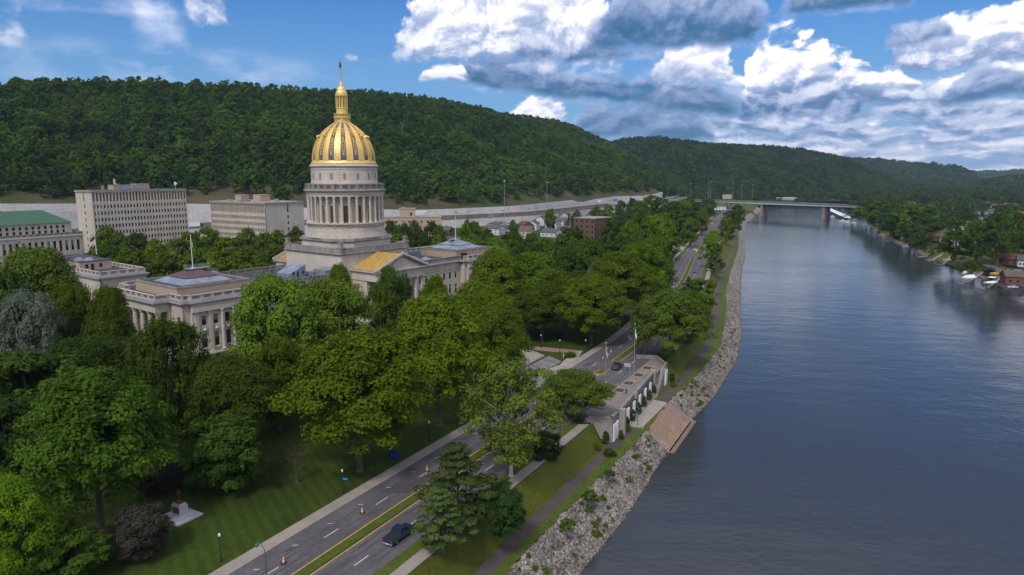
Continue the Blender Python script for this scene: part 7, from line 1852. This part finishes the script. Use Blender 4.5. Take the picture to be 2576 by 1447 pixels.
# cars on the far bank
for (px, py), k, c, lb in (((2382, 652+4), 'sedan', 'white', 'white car on the drive by the far bank lawn'), ((2420, 660), 'suv', 'grey', 'dark car beside the white house drive across the river'), ((2547, 725), 'sedan', 'white', 'white car parked on the lawn left of the brick house'), ((2545, 683), 'sedan', 'silver', 'silver car by the road at the right edge'), ((2490, 680), 'pickup', 'black', 'dark truck under the tall tree on the far lawn')):
    x, y, _ = at_z(px, py, FBZ); car(k, c, x, y, 1.3, lb, FBZ+.06)
# docks, boats
def dock(px, py, label, gang, w=8, roof=False, boat=None):
    x, y, _ = at_z(px, py, WZ); x = min(x, float(fR(y))-w*.35); t = thing('boat_dock', label, 'dock', (x, y, WZ), rot(62))
    b = MB(); b.box(-w/2, w/2, -1.6, 1.6, -.2, .45); b.build('float', M['wood'], t)
    b = MB()
    gx = gang; b.add([(w/2-.5, -.6, .5), (w/2-.5, .6, .5), (w/2+gx, .6, 5.6), (w/2+gx, -.6, 5.6), (w/2-.5, -.6, .3), (w/2-.5, .6, .3), (w/2+gx, .6, 5.4), (w/2+gx, -.6, 5.4)], [(0, 1, 2, 3), (7, 6, 5, 4), (0, 4, 5, 1), (1, 5, 6, 2), (2, 6, 7, 3), (3, 7, 4, 0)])
    for s in (-.6, .6): b.tube((w/2-.5, s, 1.4), (w/2+gx, s, 6.5), .07, .07, 4)
    b.build('gangway', M['steel'], t)
    if roof:
        b = MB()
        for x_ in (-w/2+.3, w/2-.3):
            for y_ in (-4.2, -1.2): b.cyl(x_, y_, 0, 4.0, .1)
        b.build('roof_post', M['steel'], t); b = MB(); b.frustum(SQ(-w/2-.3, w/2+.3, -4.8, -.6), 4.0, SQ(-w/2+.6, w/2-.6, -3.2, -2.2), 4.7 if roof != 2 else 5.6); b.build('dock_roof', M['white'], t)
    return t
def boat(px, py, label, rz=.5, s=1.0, colour='white'):
    x, y, _ = at_z(px, py, WZ); x = min(x, float(fR(y))-3); s = s*1.25; t = thing('motor_boat', label, 'boat', (x, y, WZ), rz); h_ = [(-3*s, -1.1*s), (1.2*s, -1.1*s), (3.4*s, 0), (1.2*s, 1.1*s), (-3*s, 1.1*s)]
    b = MB(); b.frustum([(a*.9, c*.75) for a, c in h_], -.2, h_, .9*s); b.build('hull', M[colour], t); b = MB(); b.frustum(SQ(-1.6*s, .9*s, -.8*s, .8*s), .9*s, SQ(-1.3*s, .3*s, -.65*s, .65*s), 1.8*s); b.build('cabin', M['white'], t)
    b = MB(); b.box(-.9*s, .5*s, -.82*s, .82*s, 1.15*s, 1.5*s); b.build('windscreen', M['glass'], t)
dock(2268, 607, 'small floating dock with a gangway by the bank clump', 14, 7); boat(2292, 623, 'white motor boat moored below the bank clump', 1.6, 1.1); 
dock(2365, 646, 'floating dock with the longest white gangway up the far bank', 22, 9); dock(2392, 655, 'second floating dock with gangway beside the longest one', 17, 7); dock(2418, 667, 'low white float at the foot of the brown bank', 8, 7)
dock(2500-5-6, 710+2, 'covered dock with a white roof and gangway left of the peaked one', 16, 9, True); dock(2417+8, 0+728-15, 'covered dock with a peaked canopy and wooden float', 15, 8, 2)
for a in ((2425, 672, 0), ):
    pass
dock(2478, 735-9, 'covered dock with white walkway and yellow float near the rock slope', 13, 7, True)
boat(2440, 690, 'boat moored under the covered dock', .6, .9, 'marble')
# marina row near the bridge
x0, y0, _ = at_z(2088, 533, WZ); x1, y1, _ = at_z(2135, 556, WZ)
t = thing('marina', 'long white roofed floating marina moored near the bridge', 'marina', (x0, y0, WZ), math.atan2(y1-y0, x1-x0)); Lm = math.hypot(x1-x0, y1-y0)
b = MB(); b.box(0, Lm, -4, 4, -.2, .5); b.build('float', M['wood'], t)
for k in range(3): b = MB(); b.frustum(SQ(Lm*k/3+1, Lm*(k+1)/3-1, -5.5, 5.5), 4.2, SQ(Lm*k/3+3, Lm*(k+1)/3-3, -1, 1), 6.0); b.build('roof', M['white'], t)
b = MB()
for k in range(16):
    for s in (-5, 5): b.cyl(Lm*(k+.5)/16, s, 0, 4.2, .15)
b.build('post', M['steel'], t)
b = MB(); b.box(2, Lm-2, -1.2, 1.2, .5, 3.2); b.build('cabin_row', M['blind'], t)
boat(2130, 560, 'white boat at the near end of the marina', 2.4, 1.3); boat(2118, 557, 'white cruiser beside the near end of the marina', 2.4, 1.2); boat(2148, 562, 'small white boat at the tip of the marina', 2.4, .9); boat(2093, 546, 'boat moored behind the marina roofs', 2.4, 1.1)
# grey rock slope of the far bank at the right edge
ysf = np.arange(300, 425, 2.0)
strip('riprap_slope', lambda y: float(fR(y))-1.5, lambda y: float(fR(y))+15+3*math.sin(y*.05), WZ-.3, -12.3, M['rip'], ys=ysf, n=12, noise=.25, seed=9)
strip('grass_bank', lambda y: float(fR(y))+1.0, lambda y: float(fR(y))+15, WZ+.5, -12.3, M['grass'], ys=np.arange(425, 1000, 4.0), n=8, noise=.3, seed=10)
strip('brown_bank', lambda y: float(fR(y))-.8, lambda y: float(fR(y))+2.2+(6.5 if 452 < y < 545 else 0)+1.2*math.sin(y*.13), WZ-.2, WZ+1.6, M['mud'], ys=np.arange(425, 900, 3.0), n=4, noise=.2, seed=12)
rk = random.Random(5); ns_ = 0
while ns_ < 70:
    y = 420+rk.random()**1.3*700
    if 452 < y < 480 or 500 < y < 535 or 385 < y < 415: continue
    shrub('bank_shrub', 'leafy shrub overhanging the water along the far river bank', float(fR(y))+rk.uniform(1.5, 13), y, WZ+1.2+rk.uniform(0, 2.5), rk.uniform(1.6, 3.6), rk.uniform(2.5, 6.5), rk.choice(['far', 'olive', 'dark', 'mid2']), 'far', 'shrubs along the far river bank'); ns_ += 1
for (x, y, R, H, c, lb) in ((14.5, 118.5, 1.6, 2.0, 'mid2', 'green bush on the grass slope below the sycamore'), (19.5, 128.5, 1.3, 1.5, 'dark', 'small dark bush on the slope between sycamore and terrace'), (9.5, 108.5, 1.5, 1.6, 'olive', 'olive bush on the slope beside the dark broad tree'), (21.0, 139.0, 1.5, 1.5, 'dark', 'dark bush at the slope foot beside the lower terrace corner'), (18.5, 141.5, 1.2, 1.3, 'mid', 'bright bush on the slope against the lower terrace wall')):
    t_ = (x-xTOP(y))/max(.1, xTOE(y)-xTOP(y)); shrub('bush', lb, x, y, GZ+(PZ-GZ)*min(1, max(0, t_))-.15, R, H, c, 'mid')
x, y, _ = at_z(2500-2, 703-8, FBZ); t = thing('yellow_trailer', 'small yellow topped trailer parked on the far lawn', 'trailer', (x, y, FBZ), .3); b = MB(); b.box(-3, 3, -1.2, 1.2, .7, 1.0).box(-4.2, -3, -.1, .1, .7, .85); b.build('frame', M['black'], t); b = MB(); b.box(-1.2, 3, -1.1, 1.1, 1.0, 2.0); b.build('load', M['yellow_p'], t); b = MB(); b.tube((-.5, -1.25, .4), (-.5, 1.25, .4), .4, .4, 10); b.build('wheel', M['rubber'], t)
m = MB(); m.poly([(at_z(2576, 720, FBZ)[0], at_z(2576, 720, FBZ)[1], FBZ+.03), (at_z(2470, 665, FBZ)[0], at_z(2470, 665, FBZ)[1], FBZ+.03), (at_z(2490, 662, FBZ)[0], at_z(2490, 662, FBZ)[1], FBZ+.03), (at_z(2600, 712, FBZ)[0], at_z(2600, 712, FBZ)[1], FBZ+.03)]); o = m.build('far_bank_road', M['asphalt']); o['kind'] = 'structure'
# ================================================================== SKY, SUN, CAMERA
SUN_EL, SUN_AZ = math.radians(50), math.radians(200)     # azimuth measured from +Y clockwise (sun behind the camera, a little left)
w = bpy.data.worlds.new('World'); SC.world = w; w.use_nodes = True; nt = w.node_tree; N = nt.nodes; K = nt.links
for n in list(N): N.remove(n)
out = N.new('ShaderNodeOutputWorld'); bg = N.new('ShaderNodeBackground'); bg.inputs['Strength'].default_value = 1.0; K.new(bg.outputs[0], out.inputs[0])
sky = N.new('ShaderNodeTexSky'); sky.sky_type = 'NISHITA'; sky.sun_disc = False; sky.sun_elevation = SUN_EL; sky.sun_rotation = SUN_AZ; sky.air_density = 1.2; sky.dust_density = .6; sky.ozone_density = 3.0
tc = N.new('ShaderNodeTexCoord')
def math_(op, a, b_=None, c_=None, clamp=False):
    n = N.new('ShaderNodeMath'); n.operation = op; n.use_clamp = clamp
    for i, v in enumerate((a, b_, c_)):
        if v is None: continue
        if isinstance(v, (int, float)): n.inputs[i].default_value = v
        else: K.new(v, n.inputs[i])
    return n.outputs[0]
def sstep(v, a, b_, lo_=0.0, hi_=1.0):
    n = N.new('ShaderNodeMapRange'); n.interpolation_type = 'SMOOTHSTEP'; K.new(v, n.inputs[0]) if not isinstance(v, float) else None
    n.inputs[1].default_value = a; n.inputs[2].default_value = b_; n.inputs[3].default_value = lo_; n.inputs[4].default_value = hi_; return n.outputs[0]
sep = N.new('ShaderNodeSeparateXYZ'); K.new(tc.outputs['Generated'], sep.inputs[0]); X_, Y_, Z_ = sep.outputs
az = math_('ARCTAN2', X_, Y_); el = math_('ARCSINE', Z_)
# screen-like angular coordinates, in picture columns/rows of the photo's frame converted to angles
def ang(px, py):
    d = ray(px, py); l = math.sqrt(sum(c*c for c in d)); return math.atan2(d[0], d[1]), math.asin(d[2]/l)
uv = N.new('ShaderNodeCombineXYZ'); K.new(az, uv.inputs[0]); K.new(el, uv.inputs[1])
# domain warp
wn = N.new('ShaderNodeTexNoise'); wn.noise_dimensions = '2D'; wn.inputs['Scale'].default_value = 11; wn.inputs['Detail'].default_value = 4; K.new(uv.outputs[0], wn.inputs['Vector'])
ws = N.new('ShaderNodeVectorMath'); ws.operation = 'SUBTRACT'; K.new(wn.outputs['Color'], ws.inputs[0]); ws.inputs[1].default_value = (.5, .5, .5)
wm = N.new('ShaderNodeVectorMath'); wm.operation = 'MULTIPLY_ADD'; K.new(ws.outputs[0], wm.inputs[0]); wm.inputs[1].default_value = (.045, .022, 0); K.new(uv.outputs[0], wm.inputs[2])
def blob(px, py, rx_, ry__, amp, vec):
    c = ang(px, py); sub = N.new('ShaderNodeVectorMath'); sub.operation = 'SUBTRACT'; K.new(vec, sub.inputs[0]); sub.inputs[1].default_value = (c[0], c[1], 0)
    mu = N.new('ShaderNodeVectorMath'); mu.operation = 'MULTIPLY'; K.new(sub.outputs[0], mu.inputs[0]); mu.inputs[1].default_value = (F/rx_, F/ry__, 0)
    le = N.new('ShaderNodeVectorMath'); le.operation = 'LENGTH'; K.new(mu.outputs[0], le.inputs[0])
    n = N.new('ShaderNodeMapRange'); n.interpolation_type = 'SMOOTHSTEP'; K.new(le.outputs['Value'], n.inputs[0]); n.inputs[1].default_value = .45; n.inputs[2].default_value = 1.2; n.inputs[3].default_value = amp; n.inputs[4].default_value = 0
    return n.outputs[0]
def addup(l):
    a = l[0]
    for b_ in l[1:]: a = math_('ADD', a, b_)
    return a
V_ = wm.outputs[0]
sw_ = N.new('ShaderNodeSeparateXYZ'); K.new(V_, sw_.inputs[0]); U0, V0 = sw_.outputs[0], sw_.outputs[1]
def puffs(dx, dy):
    """cauliflower field: cells of several sizes, flattened towards the horizon"""
    a = N.new('ShaderNodeVectorMath'); a.operation = 'ADD'; K.new(V_, a.inputs[0]); a.inputs[1].default_value = (dx, dy, 0)
    s = N.new('ShaderNodeSeparateXYZ'); K.new(a.outputs[0], s.inputs[0])
    e2 = math_('LOGARITHM', math_('ADD', math_('MAXIMUM', s.outputs[1], -.02), .10), 2.718)
    k = N.new('ShaderNodeCombineXYZ'); K.new(math_('MULTIPLY', s.outputs[0], 3.6), k.inputs[0]); K.new(math_('MULTIPLY', e2, 1.35), k.inputs[1])
    n = N.new('ShaderNodeTexNoise'); n.noise_dimensions = '2D'; n.inputs['Scale'].default_value = 4.2; n.inputs['Detail'].default_value = 5; n.inputs['Roughness'].default_value = .5; K.new(k.outputs[0], n.inputs['Vector'])
    v = N.new('ShaderNodeTexVoronoi'); v.voronoi_dimensions = '2D'; v.inputs['Scale'].default_value = 7.5; v.inputs['Detail'].default_value = 3.6; v.inputs['Roughness'].default_value = .55; v.inputs['Lacunarity'].default_value = 2.2; v.normalize = True; K.new(k.outputs[0], v.inputs['Vector'])
    return math_('SUBTRACT', n.outputs['Fac'], math_('MULTIPLY', math_('SUBTRACT', v.outputs['Distance'], .30), .75)), n.outputs['Fac']
n0, nf0 = puffs(0, 0); n1, nf1 = puffs(-.004, .010)
relief = math_('MINIMUM', math_('MAXIMUM', math_('MULTIPLY', math_('SUBTRACT', n0, n1), 1.5), -.20), .16)
pf = math_('SUBTRACT', n0, .5)
soft = math_('MULTIPLY', math_('SUBTRACT', nf0, .5), .30)
def row(lum, alp, x0, x1, yb_, H, freq, seed, dk, tp, slope_=0.0, rag=1.0, sharp=1.0, amin=.35):
    ua, va = ang((x0+x1)/2, yb_); u0 = ang(x0, yb_)[0]; u1 = ang(x1, yb_)[0]; h = H/F; wd = min((u1-u0)*.3, max(.03, h*1.1))
    n = N.new('ShaderNodeTexNoise'); n.noise_dimensions = '1D'; n.inputs['Scale'].default_value = freq; n.inputs['Detail'].default_value = 3; n.inputs['Roughness'].default_value = .6
    K.new(math_('ADD', U0, seed*3.17), n.inputs['W'])
    win = math_('MULTIPLY', sstep(U0, u0, u0+wd), sstep(U0, u1-wd, u1, 1, 0))
    prof = sstep(n.outputs['Fac'], .32, .66, amin, 1.0)
    top = math_('MULTIPLY', math_('MULTIPLY', prof, win), h)
    base = math_('MULTIPLY_ADD', math_('SUBTRACT', U0, ua), slope_, va) if slope_ else va
    rel = math_('SUBTRACT', V0, base)                                     # height above the cloud base
    rp = math_('MULTIPLY_ADD', pf, -h*.75*rag-.006, rel)                      # ragged by the puffs
    up_ = math_('SUBTRACT', top, rp)
    ew = (.005+h*.045)*sharp
    m1_ = sstep(up_, 0.0, ew*1.6); m2_ = sstep(math_('MULTIPLY_ADD', pf, .012+h*.06, rel), -.004-h*.03, .004+h*.06)
    mk = math_('MULTIPLY', m1_, m2_); mk = math_('MULTIPLY', mk, sstep(win, 0.0, .25))
    t = math_('DIVIDE', math_('ADD', rel, math_('MULTIPLY', pf, h*.25)), max(h, .001))
    l = math_('ADD', sstep(t, .02, .62, dk, tp), math_('MULTIPLY', relief, .15+.75*tp)); l = math_('ADD', l, soft)
    def mixf(f, a_, b_): 
        n_ = N.new('ShaderNodeMix'); n_.data_type = 'FLOAT'; K.new(f, n_.inputs[0])
        for q_, v_ in ((2, a_), (3, b_)):
            if isinstance(v_, (int, float)): n_.inputs[q_].default_value = v_
            else: K.new(v_, n_.inputs[q_])
        return n_.outputs[0]
    return mixf(mk, lum, l), math_('MAXIMUM', alp, mk)
veil = math_('MULTIPLY', sstep(az, ang(1420, 300)[0], ang(1760, 300)[0]), sstep(el, ang(1288, 300)[1], ang(1288, 190)[1], 1, 0))
veil = math_('MULTIPLY', veil, sstep(nf0, .30, .55, .45, 1.0))
alpha = veil; lum = math_('ADD', .74, math_('ADD', relief, soft))
for rw_ in CLOUD_ROWS: lum, alpha = row(lum, alpha, *rw_)
# unseen broken cloud sheet overhead and behind the viewer, added to whiten ambient light
oh = math_('MULTIPLY', sstep(el, .38, .62), sstep(nf0, .30, .48, .55, 1.0)); bk = math_('MULTIPLY', sstep(math_('ABSOLUTE', az), 1.0, 1.5), sstep(nf0, .35, .55, .3, 1.0)); oh = math_('MAXIMUM', oh, bk)
alpha = math_('MAXIMUM', alpha, oh); lmix = N.new('ShaderNodeMix'); lmix.data_type = 'FLOAT'; K.new(oh, lmix.inputs[0]); K.new(lum, lmix.inputs[2]); K.new(math_('ADD', .80, soft), lmix.inputs[3]); lum = lmix.outputs[0]
cr = N.new('ShaderNodeValToRGB'); K.new(math_('ADD', lum, 0, clamp=True), cr.inputs[0]); e = cr.color_ramp; e.elements[0].position = 0.0; e.elements[0].color = (.028, .115, .25, 1); e.elements[1].position = 1.0; e.elements[1].color = (.95, .94, .95, 1)
for p_, c_ in ((.20, (.070, .165, .32)), (.40, (.18, .265, .46)), (.58, (.34, .42, .62)), (.74, (.55, .60, .76)), (.88, (.80, .80, .87))): q_ = e.elements.new(p_); q_.color = (*c_, 1)
sk = N.new('ShaderNodeVectorMath'); sk.operation = 'MULTIPLY'; K.new(sky.outputs[0], sk.inputs[0]); sk.inputs[1].default_value = SKY_GAIN
# thin high cirrus on the blue part
ci = addup([blob(*b_, V_) for b_ in CIRRUS]); cn = N.new('ShaderNodeTexNoise'); cn.noise_dimensions = '2D'; cn.inputs['Scale'].default_value = 9; cn.inputs['Detail'].default_value = 7; cn.inputs['Roughness'].default_value = .6
cm = N.new('ShaderNodeMapping'); cm.inputs['Scale'].default_value = (1, 2.2, 1); cm.inputs['Rotation'].default_value = (0, 0, .25); K.new(uv.outputs[0], cm.inputs[0]); K.new(cm.outputs[0], cn.inputs['Vector'])
ca = math_('MULTIPLY', ci, sstep(cn.outputs['Fac'], .35, .8), clamp=True)
m0 = N.new('ShaderNodeMixRGB'); K.new(sstep(el, .02, .26, .9, .0), m0.inputs[0]); K.new(sk.outputs[0], m0.inputs[1]); m0.inputs[2].default_value = HORIZON_BLUE
m1 = N.new('ShaderNodeMixRGB'); K.new(ca, m1.inputs[0]); K.new(m0.outputs[0], m1.inputs[1]); m1.inputs[2].default_value = (.62, .68, .86, 1)
cl = N.new('ShaderNodeVectorMath'); cl.operation = 'SCALE'; K.new(cr.outputs[0], cl.inputs[0]); cl.inputs['Scale'].default_value = CLOUD_GAIN
m2 = N.new('ShaderNodeMixRGB'); K.new(alpha, m2.inputs[0]); K.new(m1.outputs[0], m2.inputs[1]); K.new(cl.outputs[0], m2.inputs[2])
# below the horizon: dull ground glow
hz = sstep(el, -.06, -.02); m3 = N.new('ShaderNodeMixRGB'); K.new(hz, m3.inputs[0]); m3.inputs[1].default_value = (.05, .06, .06, 1); K.new(m2.outputs[0], m3.inputs[2])
K.new(m3.outputs[0], bg.inputs['Color'])
w.cycles.sampling_method = 'MANUAL'; w.cycles.sample_map_resolution = 512

sl = bpy.data.lights.new('Sun', 'SUN'); sl.energy = SUN_E; sl.angle = math.radians(SUN_ANG); sl.color = (1, .94, .86)
so = bpy.data.objects.new('Sun', sl); COL.objects.link(so); so.location = (0, 0, 300)
d_ = Vector((math.sin(SUN_AZ)*math.cos(SUN_EL), math.cos(SUN_AZ)*math.cos(SUN_EL), math.sin(SUN_EL)))
so.rotation_euler = d_.to_track_quat('Z', 'Y').to_euler()

if HAZE > 0:
    b = MB(); b.box(-9500, 14500, -300, 16500, WZ-5, 420); o = b.build('haze', None); tag(o, 'thin blue air haze filling the valley', 'haze', kind='stuff')
    hm = bpy.data.materials.new('haze_air'); hm.use_nodes = True; N2 = hm.node_tree.nodes; 
    for n in list(N2): N2.remove(n)
    oo = N2.new('ShaderNodeOutputMaterial'); pv = N2.new('ShaderNodeVolumePrincipled'); pv.inputs['Color'].default_value = (.55, .75, 1.0, 1); pv.inputs['Density'].default_value = HAZE; pv.inputs['Anisotropy'].default_value = 0.0
    hm.node_tree.links.new(pv.outputs[0], oo.inputs['Volume']); o.data.materials.append(hm)

cam = bpy.data.cameras.new('Camera'); cam.sensor_width = 36; cam.lens = 36*F/2576; cam.clip_start = .5; cam.clip_end = 40000
co_ = bpy.data.objects.new('Camera', cam); COL.objects.link(co_); co_.location = (0, 0, CAMH); co_.rotation_euler = (PI/2-PITCH, 0, 0); SC.camera = co_
SC.view_settings.view_transform = 'Standard'; SC.view_settings.look = 'None'; SC.view_settings.exposure = EXPO; SC.view_settings.gamma = 1
SC.render.engine = 'CYCLES'; cy = SC.cycles
cy.max_bounces = 5; cy.diffuse_bounces = 2; cy.glossy_bounces = 3; cy.transmission_bounces = 2; cy.transparent_max_bounces = 4; cy.volume_bounces = 0
cy.use_denoising = True
try: cy.denoiser = 'OPENIMAGEDENOISE'
except Exception: pass
cy.caustics_reflective = False; cy.caustics_refractive = False; cy.sample_clamp_indirect = 4
